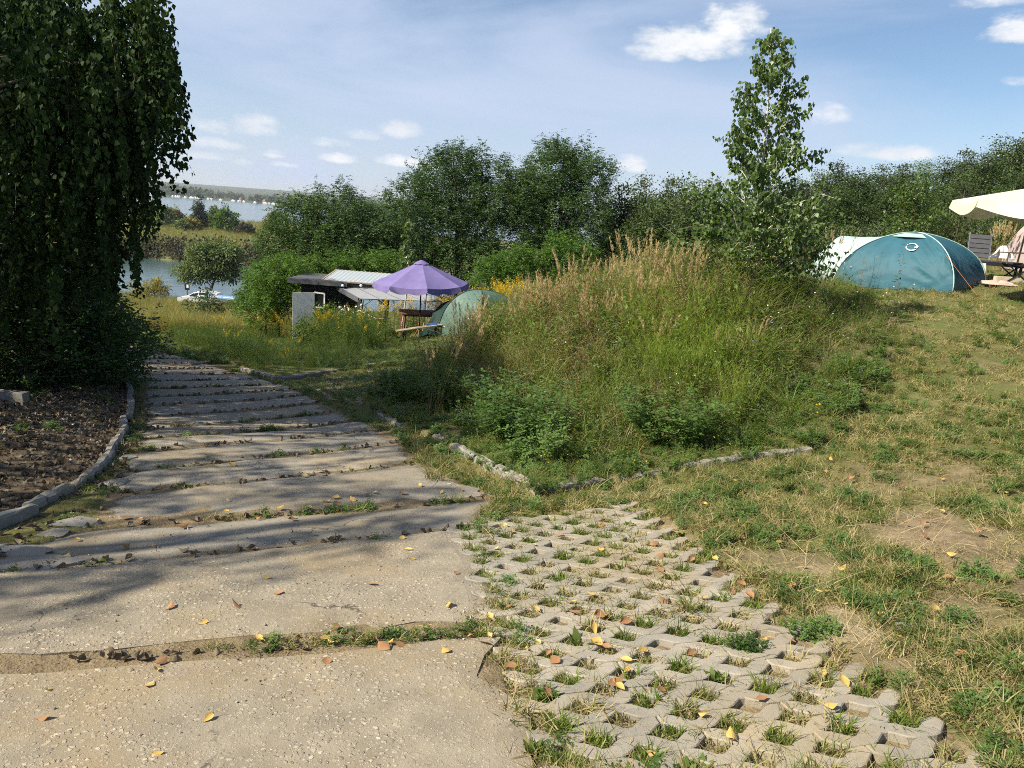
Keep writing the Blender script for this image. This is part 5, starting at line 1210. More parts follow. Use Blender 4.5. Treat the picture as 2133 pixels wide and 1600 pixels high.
pt = gpt(2112, 590); mb = MB(); mb.bar((pt[0] - .38, pt[1] + .1, pt[2] + .06), (pt[0] + .7, pt[1] - .05, pt[2] + .07), .14, .13); o = mb.build('timber_beam', MATS['pale_wood']); tag(o, 'pale timber beam lying on the grass at the right edge', 'beam')
bm = bmesh.new(); bm.from_mesh(o.data); bmesh.ops.bevel(bm, geom=list(bm.edges), offset=.012, segments=2, affect='EDGES'); bm.to_mesh(o.data); bm.free()
pt = gy(2088, 18.2); crumple('carrier_bag', (pt[0], pt[1], pt[2] + .42), .24, .18, .28, 'white_cloth', 9, 'pale crumpled bag standing behind the folding chair', 'bag')
# folding chair: crossed legs, arm bar, fabric seat
fb = gy(2120, 17.2); root = empty('folding_chair', fb, math.radians(-10)); 
for s in (-1, 1):
    mb = MB(); mb.bar((-.28, s * .25, .40), (.26, s * .25, -.03), .024); mb.bar((.28, s * .25, .40), (-.26, s * .25, -.03), .024); mb.build('leg', MATS['black_metal'], root)
    mb = MB(); mb.bar((-.30, s * .27, .62), (.30, s * .27, .64), .05, .025); mb.bar((-.29, s * .26, .62), (-.29, s * .26, .38), .02); mb.bar((.29, s * .26, .62), (.29, s * .26, .38), .02); mb.build('armrest', MATS['post_wood'], root)
mb = MB(); mb.bar((-.3, -.25, .40), (-.3, .25, .40), .025); mb.bar((.28, -.25, .40), (.28, .25, .40), .025); mb.build('seat_rail', MATS['black_metal'], root)
s_ = np.linspace(-1, 1, 8)[:, None]; t_ = np.linspace(-1, 1, 8)[None, :]; mb = MB(); sheet(mb, np.dstack([.28 * s_ + 0 * t_, .25 * t_ + 0 * s_, .40 - .05 * (1 - s_ ** 2) + 0 * t_]), .004); mb.build('seat', MATS['black_plastic'], root)
mb = MB()
for s in (-1, 1): mb.bar((.29, s * .26, .40), (.46, s * .26, 1.05), .024)
mb.build('back_frame', MATS['black_metal'], root); mb = MB(); sheet(mb, np.dstack([.30 + .15 * (s_ + 1) / 2 + 0 * t_, .25 * t_ + 0 * s_, .46 + .55 * (s_ + 1) / 2 + 0 * t_]), .004); mb.build('backrest', MATS['black_plastic'], root)
tag(root, 'black folding chair with crossed legs at the right edge', 'chair')
mb = MB(); mb.tube([gpt(2112, 575), at(2140, 470, 16.6)], .022, 8); tag(mb.build('awning_pole', MATS['grey_metal']), 'dark slanting metal pole at the right edge', 'pole')
mb = MB(); mb.tube([at(2076, 528, 18.6), at(2150, 470, 17.4)], .006, 5); tag(mb.build('guy_rope', MATS['rope_pale']), 'pale guy rope rising to the right edge behind the recliner', 'rope')
T0 = gy(2225, 18.8)[:2]; dome_tent('pale_tent', [T0 + (-.9, -.9), T0 + (1.1, -.9), T0 + (1.1, 1.1), T0 + (-.9, 1.1)], 1.5, .9, ['tent_rose', 'tent_rose', 'tent_rose', 'tent_rose', 'tent_rose', 'black_plastic'], 'pale rose tent with dark edges cut by the right edge', None, .012, None, False)
# a tall clump of dry grass by the recliner is built with the other plants

# ---- far things
def car(name, base, rz, label):
    root = empty(name, base, rz); prof = [(-2.15, .35), (-2.2, .62), (-2.05, .78), (-1.2, .95), (-.55, 1.40), (-.1, 1.50), (1.2, 1.50), (1.75, 1.38), (2.1, .95), (2.2, .60), (2.15, .35)]; mb = MB(); n = len(prof); V = []
    for y, ins in ((-.85, 0), (.85, 0)): V += [(x, y * (.82 if z > 1.0 else 1.0), z) for x, z in prof]
    mb.add(V, [tuple(range(n)), tuple(range(2 * n - 1, n - 1, -1))] + [(i, n + i, n + (i + 1) % n, (i + 1) % n) for i in range(n)]); mb.build('body', MATS['car_white'], root)
    for s in (-1, 1):
        for q in ([(-1.02, 1.02), (-.48, 1.38), (-.10, 1.42), (-.10, 1.02)], [(.0, 1.02), (.0, 1.42), (.95, 1.42), (.95, 1.02)], [(1.05, 1.02), (1.05, 1.42), (1.55, 1.36), (1.82, 1.02)]):
            mb = MB(); mb.add([(x, s * (.862 if z < 1.1 else .712), z) for x, z in q], [(0, 1, 2, 3)]); mb.build('window', MATS['dark_glass'], root)
    mb = MB(); mb.add([(-1.235, -.66, 1.0), (-1.235, .66, 1.0), (-.64, .58, 1.39), (-.64, -.58, 1.39)], [(0, 1, 2, 3)]); mb.build('windscreen', MATS['dark_glass'], root)
    for x in (-1.35, 1.35):
        for s in (-1, 1): mb = MB(); mb.tube([(x, s * .72, .32), (x, s * .88, .32)], .32, 16); w = mb.build('wheel', MATS['rubber'], root); mb = MB(); mb.tube([(x, s * .86, .32), (x, s * .90, .32)], .19, 12); mb.build('rim', MATS['silver_trim'], w)
    for s in (-1, 1): mb = MB(); mb.box((-2.17, s * .6, .68), (.08, .3, .12)); mb.build('headlight', MATS['bulb_white'], root)
    return tag(root, label, 'car')


cx = at(420, 618, 80); car('parked_car', on(cx[0], 80, 0), .06, 'white car parked in the meadow by the water')
bx = at(472, 618, 77.5); bz = on(bx[0], 77.5); root = empty('boat', bz, .03); secs = []
for x, w, zk, zd in ((-2.9, .03, 1.0, 1.15), (-2.3, .4, .75, 1.12), (-1.2, .78, .62, 1.08), (0.5, .85, .60, 1.04), (2.4, .80, .60, 1.02)): secs.append([(x, -w, zd), (x, -w * .85, (zd + zk) / 2), (x, 0, zk), (x, w * .85, (zd + zk) / 2), (x, w, zd), (x, w * .8, zd + .02), (x, 0, zd + .05), (x, -w * .8, zd + .02)])
S_ = np.array(secs); S_ = np.concatenate([S_, S_[:, :1]], 1); mb = MB(); mb.grid(S_); mb.F.append(tuple(4 * 9 + i for i in range(8))); mb.M.append(0); mb.build('hull', MATS['car_white'], root, False)
mb = MB(); mb.bar((-2.2, -.80, 1.17), (2.4, -.86, 1.1), .03, .12); mb.bar((-2.2, .80, 1.17), (2.4, .86, 1.1), .03, .12); mb.build('gunwale', MATS['boat_blue'], root)
mb = MB(); mb.bar((-3.2, 0, .45), (2.2, 0, .5), .1); mb.bar((.4, -.8, .4), (.4, .8, .4), .08); mb.build('trailer', MATS['grey_metal'], root)
for s in (-1, 1): mb = MB(); mb.tube([(.4, s * .8, .3), (.4, s * .95, .3)], .3, 14); mb.build('wheel', MATS['rubber'], root)
tag(root, 'white boat with a blue rim on a trailer behind the parked car', 'boat')
p = on(at(390, 610, 83)[0], 83); root = empty('dark_box', p); mb = MB(); mb.box((0, 0, 1.75), (.5, .08, .7)); mb.build('board', MATS['black_plastic'], root); mb = MB(); mb.box((.06, -.045, 1.8), (.22, .01, .35)); mb.build('pale_panel', MATS['white_paint'], root); mb = MB(); mb.bar((0, 0, 1.5), (0, 0, -.1), .08); mb.build('post', MATS['post_wood'], root); mb = MB(); mb.bar((-.2, 0, 2.0), (-1.0, 0, 2.15), .05); mb.build('arm', MATS['grey_metal'], root); tag(root, 'small dark box with a pale panel sticking up beyond the white car', 'board')  # stands for an unidentified dark box with a pale panel and grey pole
sbp = on(at(357, 672, 50)[0], 50); zc = at(357, 664, 50)[2] - sbp[2]; zr_ = at(357, 677, 50)[2] - sbp[2]
parasol('parasol', sbp, .78, 8, zr_, zc, .10, ['stripe_orange', 'white_cloth', 'stripe_violet', 'stripe_orange', 'stripe_violet', 'white_cloth', 'stripe_orange', 'white_cloth'], 'small beach parasol striped orange, violet and white in the meadow', None, .2, (.05, 0), 1, 'grey_metal', False, .1)
for k, (u, lab) in enumerate(((390, 'small white garden light on the shaded grass, nearer the road'), (504, 'small white garden light on the shaded grass, nearer the shed'))):
    p = gpt(u, 704); root = empty('garden_light', p); mb = MB(); mb.tube([(0, 0, -.03), (0, 0, .13)], .018, 8); mb.build('stake', MATS['white_paint'], root); mb = MB(); mb.tube([(0, 0, .12), (0, 0, .14), (0, 0, .30), (0, 0, .33)], [.02, .05, .05, .03], 12); mb.build('head', MATS['bulb_white'], root); tag(root, lab, 'garden light', 'garden lights on the grass')
mb = MB(); p = gpt(553, 706); mb.tube([p - (0, 0, .1), p + (0.01, 0, .45), p + (0, 0, .9)], [.045, .042, .04], 8); tag(mb.build('fence_post', MATS['post_wood']), 'short dark wooden post in the grass left of the white door', 'post')
r_ = np.random.default_rng(81)
FB = []
for k in range(30):
    y = 1492; xx = (-.475 + .17 * r_.random() ** 1.3) * 1500; s = r_.uniform(.5, 1.5)
    if k < 26:
        s *= .7
        root = empty('moored_boat', (xx, y + r_.uniform(-4, 4), WATER_Z)); mb = MB(); L = 5 * s; mb.add([(-L, -1.4, .2), (-L, 1.4, .2), (L * .7, 1.4, .2), (L, 0, .3), (L * .7, -1.4, .2), (-L, -1.6, 2.4), (-L, 1.6, 2.4), (L * .75, 1.6, 2.5), (L * 1.15, 0, 2.8), (L * .75, -1.6, 2.5)], [(0, 1, 2, 3, 4), (9, 8, 7, 6, 5), (0, 5, 6, 1), (1, 6, 7, 2), (2, 7, 8, 3), (3, 8, 9, 4), (4, 9, 5, 0)]); mb.build('hull', MATS['white_paint'], root); mb = MB(); mb.box((-L * .2, 0, 3.1), (L * .9, 2.2, 1.3), None, 0, .85); mb.build('cabin', MATS['white_paint'], root)
        tag(root, 'tiny white boat moored along the far shore', 'boat', 'boats along the far shore')
    else:
        yy = 1512; root = empty('far_house', (xx, yy, Hs(xx, yy) - .5)); mb = MB(); s *= .6; mb.box((0, 0, 2.6), (9 * s, 8, 5.2)); mb.build('wall', MATS['white_paint'], root); mb = MB(); w = 5 * s; mb.add([(-w, -4.6, 5), (w, -4.6, 5), (w, 4.6, 5), (-w, 4.6, 5), (-w, 0, 8), (w, 0, 8)], [(0, 1, 5, 4), (2, 3, 4, 5), (0, 4, 3), (1, 2, 5)]); mb.build('roof', MATS['roof_far'], root); tag(root, 'tiny pale house with a red roof on the far shore', 'house', 'houses on the far shore')

# ------------------------------------------------------------------ grass, weeds and litter


def blades(r_, n, h0, h1, w, bend, spread, segs=2, lean=0.0):
    a = r_.uniform(0, 6.283, n); rad = spread * np.sqrt(r_.random(n)); B = np.stack([rad * np.cos(a), rad * np.sin(a), np.zeros(n)], 1)
    az = r_.uniform(0, 6.283, n) * .5 + a * .5 + r_.normal(0, .8, n); d = np.stack([np.cos(az), np.sin(az), 0 * az], 1); h = r_.uniform(h0, h1, n); bd = h * bend * r_.uniform(.3, 1.5, n)
    fa = az + 1.57 + r_.normal(0, .7, n); sd = np.stack([np.cos(fa), np.sin(fa), 0 * fa], 1); ww = w * r_.uniform(.6, 1.3, n); rows = []
    for k in range(segs + 1):
        t = k / segs; c = B + d * (bd * t ** 2)[:, None] + np.array([0, 0, 1.0]) * (h * (t - .35 * np.clip(bend, 0, 1) * t * t))[:, None]; wd = (ww * (1 - t) ** .75 + .0006)[:, None] * .5; rows.append(np.stack([c - sd * wd, c + sd * wd], 1))
    V = np.stack(rows, 1); m_ = 2 * (segs + 1); base = (np.arange(n) * m_)[:, None]; F_ = np.concatenate([base + np.array([[2 * k, 2 * k + 1, 2 * k + 3, 2 * k + 2]]) for k in range(segs)], 0)
    return V.reshape(-1, 3), F_


def stems(r_, n, h0, h1, bend, spread, w=.004, k=6):
    """thin stems as ribbons crossed at right angles; returns quads and the stem curves"""
    a = r_.uniform(0, 6.283, n); rad = spread * np.sqrt(r_.random(n)); d = np.stack([np.cos(a + r_.normal(0, .6, n)), np.sin(a + r_.normal(0, .6, n)), 0 * a], 1); B = np.stack([rad * np.cos(a), rad * np.sin(a), 0 * a], 1); h = r_.uniform(h0, h1, n); t = np.linspace(0, 1, k)
    C = B[:, None, :] + d[:, None, :] * (h[:, None] * bend * t[None, :] ** 1.8)[..., None] + np.array([0, 0, 1.0]) * (h[:, None] * (t - .12 * bend * t * t)[None, :])[..., None]
    Vs = []; Fs = []; c = 0
    for s in (0, 1.57):
        sd = np.stack([np.cos(a + s), np.sin(a + s), 0 * a], 1)[:, None, :] * (w * .5 * (1 - .6 * t))[None, :, None]; V = np.stack([C - sd, C + sd], 2).reshape(-1, 3); base = (np.arange(n) * 2 * k)[:, None]
        F_ = np.concatenate([base + np.array([[2 * i, 2 * i + 1, 2 * i + 3, 2 * i + 2]]) for i in range(k - 1)], 0) + c; Vs.append(V); Fs.append(F_); c += len(V)
    return np.concatenate(Vs), np.concatenate(Fs), C


def along(C, t):
    k = C.shape[1]; x = np.clip(t, 0, 1) * (k - 1); i = np.minimum(x.astype(int), k - 2); f = (x - i)[..., None]; n = np.arange(C.shape[0]).reshape((-1,) + (1,) * (t.ndim - 1)); return C[n, i] * (1 - f) + C[n, i + 1] * f


UP = np.array([0, 0, 1.0])


def p_tuft(seed, n, h0, h1, w, bend, spread, mat, segs=2, dry=0.0):
    r_ = np.random.default_rng(seed); lb = LB(); V, F_ = blades(r_, n, h0, h1, w, bend, spread, segs); lb.add(V, F_)
    if dry: V, F_ = blades(r_, max(1, int(n * dry)), h0 * .5, h1 * .9, w, bend * 2.2, spread, segs); lb.add(V, F_, 1)
    return lb, [MATS[mat], MATS['grass_dry']]


def p_reed(seed, n=12, h=1.15):
    r_ = np.random.default_rng(seed); lb = LB(); V, F_, C = stems(r_, n, h * .75, h * 1.1, .18, .12, .004); lb.add(V, F_, 0); k = 46; t = r_.uniform(.80, 1.0, (n, k)); P = along(C, t).reshape(-1, 3); m_ = len(P); tt = t.reshape(-1)
    D = unit(UP * 1.3 + rnd_dirs(r_, m_) * .65); V, F_ = kites(P + r_.normal(0, .004, (m_, 3)), D, rnd_dirs(r_, m_), .052 * (1.15 - (tt - .8) * 2.5) + .008, .0075, 0, .5); lb.add(V, F_, 1)
    V, F_ = blades(r_, 16, .35 * h, .7 * h, .007, .55, .13, 3); lb.add(V, F_, 0); V, F_ = blades(r_, 10, .3 * h, .6 * h, .007, .5, .13, 3); lb.add(V, F_, 2); return lb, [MATS['grass_dry'], MATS['grass_plume'], MATS['grass_blade']]


def p_leafy(seed, n, h0, h1, leaf, per, mat, bend=.3, spread=.14, asp=.4, stem='weed_leaf', top=None, topn=0):
    r_ = np.random.default_rng(seed); lb = LB(); V, F_, C = stems(r_, n, h0, h1, bend, spread, .005); lb.add(V, F_, 1); t = np.broadcast_to(np.linspace(.08, 1, per), (n, per)) + r_.normal(0, .02, (n, per)); P = along(C, t).reshape(-1, 3); m_ = len(P); az = r_.uniform(0, 6.283, m_)
    D = unit(np.stack([np.cos(az), np.sin(az), r_.uniform(-.2, .7, m_)], 1)); L = leaf * r_.uniform(.6, 1.25, m_) * (1.15 - .6 * t.reshape(-1)); V, F_ = kites(P, D, unit(UP + rnd_dirs(r_, m_) * .5), L, L * asp, .12, .42); lb.add(V, F_, 0)
    if top:
        k = topn; t = r_.uniform(.84, 1.02, (n, k)); P = along(C, t).reshape(-1, 3) + r_.normal(0, .025, (n * k, 3)); V, F_ = kites(P, unit(UP * .5 + rnd_dirs(r_, n * k)), rnd_dirs(r_, n * k), .022, .016, .1, .5); lb.add(V, F_, 2)
    return lb, [MATS[mat], MATS[stem], MATS[top or mat]]


def p_clover(seed, n=55, h0=.10, h1=.34, leaf=.024, mat='clover_leaf', spread=.2):
    r_ = np.random.default_rng(seed); lb = LB(); V, F_, C = stems(r_, n, h0, h1, .45, spread, .003, 4); lb.add(V, F_, 0); per = 7; t = r_.uniform(.3, 1.0, (n, per)); t[:, 0] = 1; P = along(C, t).reshape(-1, 3) + r_.normal(0, .012, (n * per, 3)); m_ = len(P); az0 = r_.uniform(0, 6.283, m_)
    for k in range(3):
        az = az0 + k * 2.094; D = unit(np.stack([np.cos(az), np.sin(az), np.full(m_, .25)], 1) + r_.normal(0, .15, (m_, 3))); L = leaf * r_.uniform(.7, 1.3, m_); V, F_ = kites(P, D, unit(UP + rnd_dirs(r_, m_) * .35), L, L * .62, .1, .6); lb.add(V, F_, 0)
    return lb, [MATS[mat]]


def p_wispy(seed, n=46, h=.8, mat='wispy_green'):
    r_ = np.random.default_rng(seed); lb = LB(); V, F_, C = stems(r_, n, h * .5, h, .3, .16, .003); lb.add(V, F_, 0); per = 40; t = r_.uniform(.15, 1, (n, per)); P = along(C, t).reshape(-1, 3); m_ = len(P); D = unit(UP * 1.1 + rnd_dirs(r_, m_) * .75); V, F_ = kites(P, D, rnd_dirs(r_, m_), r_.uniform(.03, .085, m_), .0042, 0, .5); lb.add(V, F_, 0); return lb, [MATS[mat]]


def p_brown(seed, n=9, h=.85):
    r_ = np.random.default_rng(seed); lb = LB(); V, F_, C = stems(r_, n, h * .6, h, .28, .10, .0045); lb.add(V, F_, 0); per = 26; t = r_.uniform(.35, 1, (n, per)); P = along(C, t).reshape(-1, 3); m_ = len(P); D = unit(UP * .9 + rnd_dirs(r_, m_)); L = r_.uniform(.03, .13, m_); V, F_ = kites(P, D, rnd_dirs(r_, m_), L, .003, 0, .5); lb.add(V, F_, 0); P2 = P + D * L[:, None]
    V, F_ = kites(P2, rnd_dirs(r_, m_), rnd_dirs(r_, m_), .014, .010, .1, .5); lb.add(V, F_, 0); return lb, [MATS['weed_brown']]


def p_flower(seed, n, h0, h1, mat, size, petals=8):
    r_ = np.random.default_rng(seed); lb = LB(); V, F_, C = stems(r_, n, h0, h1, .25, .10, .003); lb.add(V, F_, 1); H_ = C[:, -1]; nn = unit(UP + r_.normal(0, .5, (n, 3)) + np.array([-.2, -.4, 0])); ax = unit(np.cross(nn, np.array([.3, .9, .1]))); ay = np.cross(nn, ax)
    for k in range(petals):
        a = k * 6.283 / petals; D = ax * math.cos(a) + ay * math.sin(a); V, F_ = kites(H_, unit(D + nn * .12), nn, size, size * .55, 0, .6); lb.add(V, F_, 0)
    t = r_.uniform(.1, .75, (n, 6)); P = along(C, t).reshape(-1, 3); m_ = len(P); V, F_ = kites(P, unit(rnd_dirs(r_, m_) + UP * .5), unit(UP + rnd_dirs(r_, m_) * .4), .05, .014, .1); lb.add(V, F_, 1); return lb, [MATS[mat], MATS['weed_leaf']]


def p_rosette(seed, n=8, leaf=.07, mat='weed_leaf'):
    r_ = np.random.default_rng(seed); lb = LB(); az = np.arange(n) * 2.4 + r_.normal(0, .2, n); D = unit(np.stack([np.cos(az), np.sin(az), r_.uniform(.15, 1.2, n)], 1)); L = leaf * r_.uniform(.6, 1.2, n); V, F_ = kites(np.zeros((n, 3)), D, unit(UP + rnd_dirs(r_, n) * .2), L, L * .45, .15, .55); lb.add(V, F_, 0); return lb, [MATS[mat]]


def leaf_shape(r_, L, W, curl, twist):
    """a fallen leaf: toothless ovate blade, curled, with a stalk"""
    s = np.linspace(0, 1, 7); hw = W * .5 * np.array([.05, .62, .98, 1.0, .74, .40, .02]); x = (s - .5) * L; rows = []
    for q in (-1, -.5, 0, .5, 1):
        y = q * hw; z = curl * (q * q) * hw * 1.6 + curl * .9 * L * (s - .5) ** 2 * np.sign(curl + 1e-6) + twist * x * q * .6; rows.append(np.stack([x, y, z], 1))
    P = np.array(rows); P[..., 2] -= P[..., 2].min() - .004; mb = MB(); mb.grid(P); e = P[2, 0]; mb.tube(np.array([e, e + (-L * .22, .004, .006), e + (-L * .42, .015, .010)]), .0013, 4); return mb


def proto_col(tag_, items):
    c = bpy.data.collections.new(tag_)
    for i, (lb, mats) in enumerate(items):
        o = lb.build(f'{tag_}_{i:02d}', mats, None, False) if isinstance(lb, LB) else lb.build(f'{tag_}_{i:02d}', mats, None, False, False); c.objects.link(o)
    return c


def scatter(name, coll, P, scl, idx, seed, label, cat, tilt=.12, rot=None):
    r_ = np.random.default_rng(seed); n = len(P); me = bpy.data.meshes.new(name); me.vertices.add(n); me.vertices.foreach_set('co', np.asarray(P, np.float32).ravel())
    a = me.attributes.new('scl', 'FLOAT', 'POINT'); a.data.foreach_set('value', np.asarray(scl, np.float32)); a = me.attributes.new('idx', 'INT', 'POINT'); a.data.foreach_set('value', np.asarray(idx, np.int32))
    R_ = np.stack([r_.normal(0, tilt, n), r_.normal(0, tilt, n), r_.uniform(0, 6.283, n)], 1) if rot is None else rot; a = me.attributes.new('rot', 'FLOAT_VECTOR', 'POINT'); a.data.foreach_set('vector', R_.astype(np.float32).ravel())
    o = bpy.data.objects.new(name, me); COL.objects.link(o)
    ng = bpy.data.node_groups.new(name, 'GeometryNodeTree'); ng.interface.new_socket('Geometry', in_out='INPUT', socket_type='NodeSocketGeometry'); ng.interface.new_socket('Geometry', in_out='OUTPUT', socket_type='NodeSocketGeometry'); N = ng.nodes; L = ng.links
    gi = N.new('NodeGroupInput'); go = N.new('NodeGroupOutput'); ip = N.new('GeometryNodeInstanceOnPoints'); ci = N.new('GeometryNodeCollectionInfo'); ci.inputs['Collection'].default_value = coll; ci.inputs['Separate Children'].default_value = True; ci.inputs['Reset Children'].default_value = True; ip.inputs['Pick Instance'].default_value = True
    def na(nm, ty): q = N.new('GeometryNodeInputNamedAttribute'); q.data_type = ty; q.inputs['Name'].default_value = nm; return q.outputs['Attribute']
    e2r = N.new('FunctionNodeEulerToRotation'); L.new(na('rot', 'FLOAT_VECTOR'), e2r.inputs[0]); L.new(gi.outputs[0], ip.inputs['Points']); L.new(ci.outputs[0], ip.inputs['Instance']); L.new(na('idx', 'INT'), ip.inputs['Instance Index']); L.new(e2r.outputs[0], ip.inputs['Rotation']); L.new(na('scl', 'FLOAT'), ip.inputs['Scale']); L.new(ip.outputs[0], go.inputs[0])
    md = o.modifiers.new('scatter', 'NODES'); md.node_group = ng; return tag(o, label, cat, kind='stuff')


def pts_in(poly, n, seed, dz=0.0):
    r_ = np.random.default_rng(seed); P = np.array(poly); lo, hi = P.min(0), P.max(0); out = np.zeros((0, 2))
    while len(out) < n:
        q = lo + (hi - lo) * r_.random((n * 3, 2)); q = q[inpoly(poly, q[:, 0], q[:, 1])]; out = np.concatenate([out, q])
    out = out[:n]; return np.c_[out, H(out[:, 0], out[:, 1]) + dz]


def dist_poly(poly, x, y):
    """distance to the outline"""
    P = np.array(poly); d = np.full(np.shape(x), 1e9)
    for i in range(len(P)):
        a, b = P[i], P[(i + 1) % len(P)]; ab = b - a; t = np.clip(((x - a[0]) * ab[0] + (y - a[1]) * ab[1]) / (ab @ ab + 1e-9), 0, 1); d = np.minimum(d, np.hypot(x - a[0] - t * ab[0], y - a[1] - t * ab[1]))
    return d


# prototypes
C_LAWN = proto_col('lawn_tuft', [p_tuft(1, 16, .03, .075, .005, .9, .055, 'lawn_blade', 2, .5), p_tuft(2, 18, .025, .06, .005, 1.2, .07, 'lawn_blade', 2, .8), p_tuft(3, 14, .05, .12, .0055, .8, .05, 'lawn_blade', 2, .3), p_clover(4, 16, .02, .06, .014, 'clover_leaf', .06), p_tuft(5, 14, .02, .045, .0045, 1.3, .06, 'grass_dry', 2, .4), p_rosette(6, 9, .055), p_tuft(7, 18, .03, .085, .006, .8, .05, 'grass_lush', 2, .25)])
C_LONG = proto_col('verge_tuft', [p_tuft(11, 22, .12, .30, .009, .8, .09, 'grass_blade', 3, .25), p_tuft(12, 22, .10, .26, .009, 1.0, .10, 'grass_lush', 3, .15), p_clover(13, 30, .08, .2, .028, 'clover_leaf', .12), p_leafy(14, 8, .12, .3, .07, 9, 'weed_leaf', .4, .1)])
C_TALL = proto_col('tall_weed', [p_tuft(21, 26, .45, .95, .012, .55, .13, 'grass_blade', 4, .3), p_tuft(22, 28, .35, .8, .011, .7, .15, 'grass_lush', 4, .2), p_leafy(23, 8, .45, .9, .11, 15, 'weed_leaf', .3, .16, .34), p_leafy(24, 8, .4, .8, .085, 17, 'clover_leaf', .35, .16, .36), p_brown(25), p_tuft(26, 22, .4, .85, .009, .7, .13, 'grass_dry', 3, .2), p_leafy(27, 7, .5, .95, .12, 15, 'weed_leaf', .25, .15, .24), p_brown(28, 8, .7)])
C_REED = proto_col('plume_grass', [p_reed(31), p_reed(32, 9, 1.25), p_reed(33, 14, 1.0)])
C_FLOW = proto_col('wild_flower', [p_flower(41, 5, .4, .8, 'petal_white', .010), p_flower(42, 4, .5, .9, 'petal_blue', .018, 10), p_flower(43, 3, .15, .4, 'petal_yellow', .016, 9), p_leafy(44, 6, .6, 1.0, .07, 18, 'weed_leaf', .25, .14, .2, 'weed_leaf', 'petal_yellow', 60)])
C_GOLD = proto_col('goldenrod', [p_leafy(51, 7, .8, 1.25, .085, 22, 'weed_leaf', .2, .2, .2, 'weed_leaf', 'petal_yellow', 70), p_leafy(52, 8, .8, 1.3, .09, 24, 'weed_leaf', .2, .22, .2), p_leafy(53, 6, .7, 1.1, .085, 22, 'robinia_leaf_bright', .25, .22, .22, 'weed_leaf', 'petal_yellow', 40)])
C_MEAD = proto_col('meadow_tuft', [p_tuft(61, 40, .5, 1.1, .014, .4, .3, 'meadow_blade', 3, .3), p_tuft(62, 36, .4, .9, .014, .5, .3, 'grass_lush', 3, .2), p_tuft(63, 40, .4, 1.0, .014, .5, .3, 'meadow_blade', 3, .6)])

# mown, worn grass on the right and around the camp
r_ = np.random.default_rng(200)
def lawn_points(n, seed, rmin, rmax, a0=-.15, a1=.72, power=1.0):
    q = np.random.default_rng(seed); r0 = rmin * (rmax / rmin) ** q.random(n); x = r0 * np.tan(0) ; s = q.uniform(a0, a1, n); y = r0; x = s * y; return x, y, q


x, y, q = lawn_points(64000, 201, 1.5, 21, -.15, .8)
ok = ~(inpoly(ROAD_POLY, x, y) | inpoly(PATCH, x, y) | inpoly(BED, x, y) | inpoly(PATCH2, x, y)); br = bareness(x, y) * (1 - np.clip((y - 16) / 8, 0, 1)); dn = vnoise(x, y, 2.6, 8) * .6 + vnoise(x, y, 7.5, 9) * .4
ok &= q.random(len(x)) < np.clip(1.05 - 1.5 * br, .03, 1) * np.clip((dn - .30) * 2.6, .06, 1); x, y = x[ok], y[ok]; n = len(x)
idx = q.choice(6, n, p=[.38, .33, .08, .08, .10, .03]); sc = q.uniform(.6, 1.25, n) * np.where(y > 7, 1.15, 1.0)
scatter('mown_grass', C_LAWN, np.c_[x, y, H(x, y) + (vnoise(x, y, 2.2, 4) - .5) * .05 - .004], sc, idx, 202, 'worn mown grass with dry blades around the tents', 'grass', .35)
# coarser tufts in the worn grass
x, y, q = lawn_points(2200, 203, 2.0, 11, .12, .72); ok = ~(inpoly(ROAD_POLY, x, y) | inpoly(PATCH, x, y) | inpoly(BED, x, y)); ok &= (vnoise(x, y, 1.4, 12) > .55) & (bareness(x, y) < .45); x, y = x[ok], y[ok]; n = len(x)
scatter('coarse_grass', C_LONG, np.c_[x, y, H(x, y) - .005], q.uniform(.3, .62, n), q.choice(4, n, p=[.55, .3, .1, .05]), 204, 'coarse grass tufts scattered through the worn lawn', 'grass', .3)
# long straws lying about on the bare soil
C_STRAW = proto_col('straw', [p_tuft(71, 4, .02, .07, .003, 2.6, .05, 'grass_dry', 3), p_tuft(72, 4, .02, .06, .003, 3.2, .06, 'grass_plume', 3)])
x, y, q = lawn_points(2300, 205, 1.9, 8, .1, .74); ok = ~(inpoly(ROAD_POLY, x, y) | inpoly(PATCH, x, y) | inpoly(BED, x, y)); x, y = x[ok], y[ok]; n = len(x)
scatter('dry_straw', C_STRAW, np.c_[x, y, H(x, y) + (vnoise(x, y, 2.2, 4) - .5) * .05], q.uniform(.6, 1.2, n), q.integers(0, 2, n), 206, 'dry straws lying on the bare soil and worn grass', 'straw', .5)

# joints of the road, gaps beside it, cells of the pavers
J = []; q = np.random.default_rng(210)
for k, (a, b) in enumerate(JOIN[1:14]):
    m_ = [60, 260, 90, 200, 60, 55, 110, 90, 90, 40, 40, 40, 40][k]; t = q.random(m_); cl = vnoise(t * 9, np.full(m_, k * 3.7), 1.0, 21) > (.42 if k in (1, 3, 6, 7) else .5); t = t[cl]; p = a[None, :2] * (1 - t[:, None]) + b[None, :2] * t[:, None]; J.append(p + q.normal(0, .022, p.shape))
for k in range(1, 16):                                   # along the right edge of the slabs and the foot of the kerbs
    a, b = JOIN[k][1], JOIN[k + 1][1]; t = q.random(60)[:, None]; J.append(a[None, :2] * (1 - t) + b[None, :2] * t + np.c_[q.uniform(.0, .16, 60), q.normal(0, .04, 60)])
    a, b = JOIN[k][0], JOIN[k + 1][0]; t = q.random(16)[:, None]; J.append(a[None, :2] * (1 - t) + b[None, :2] * t - np.c_[q.uniform(.0, .15, 16), q.normal(0, .04, 16)])
J = np.concatenate(J); n = len(J)
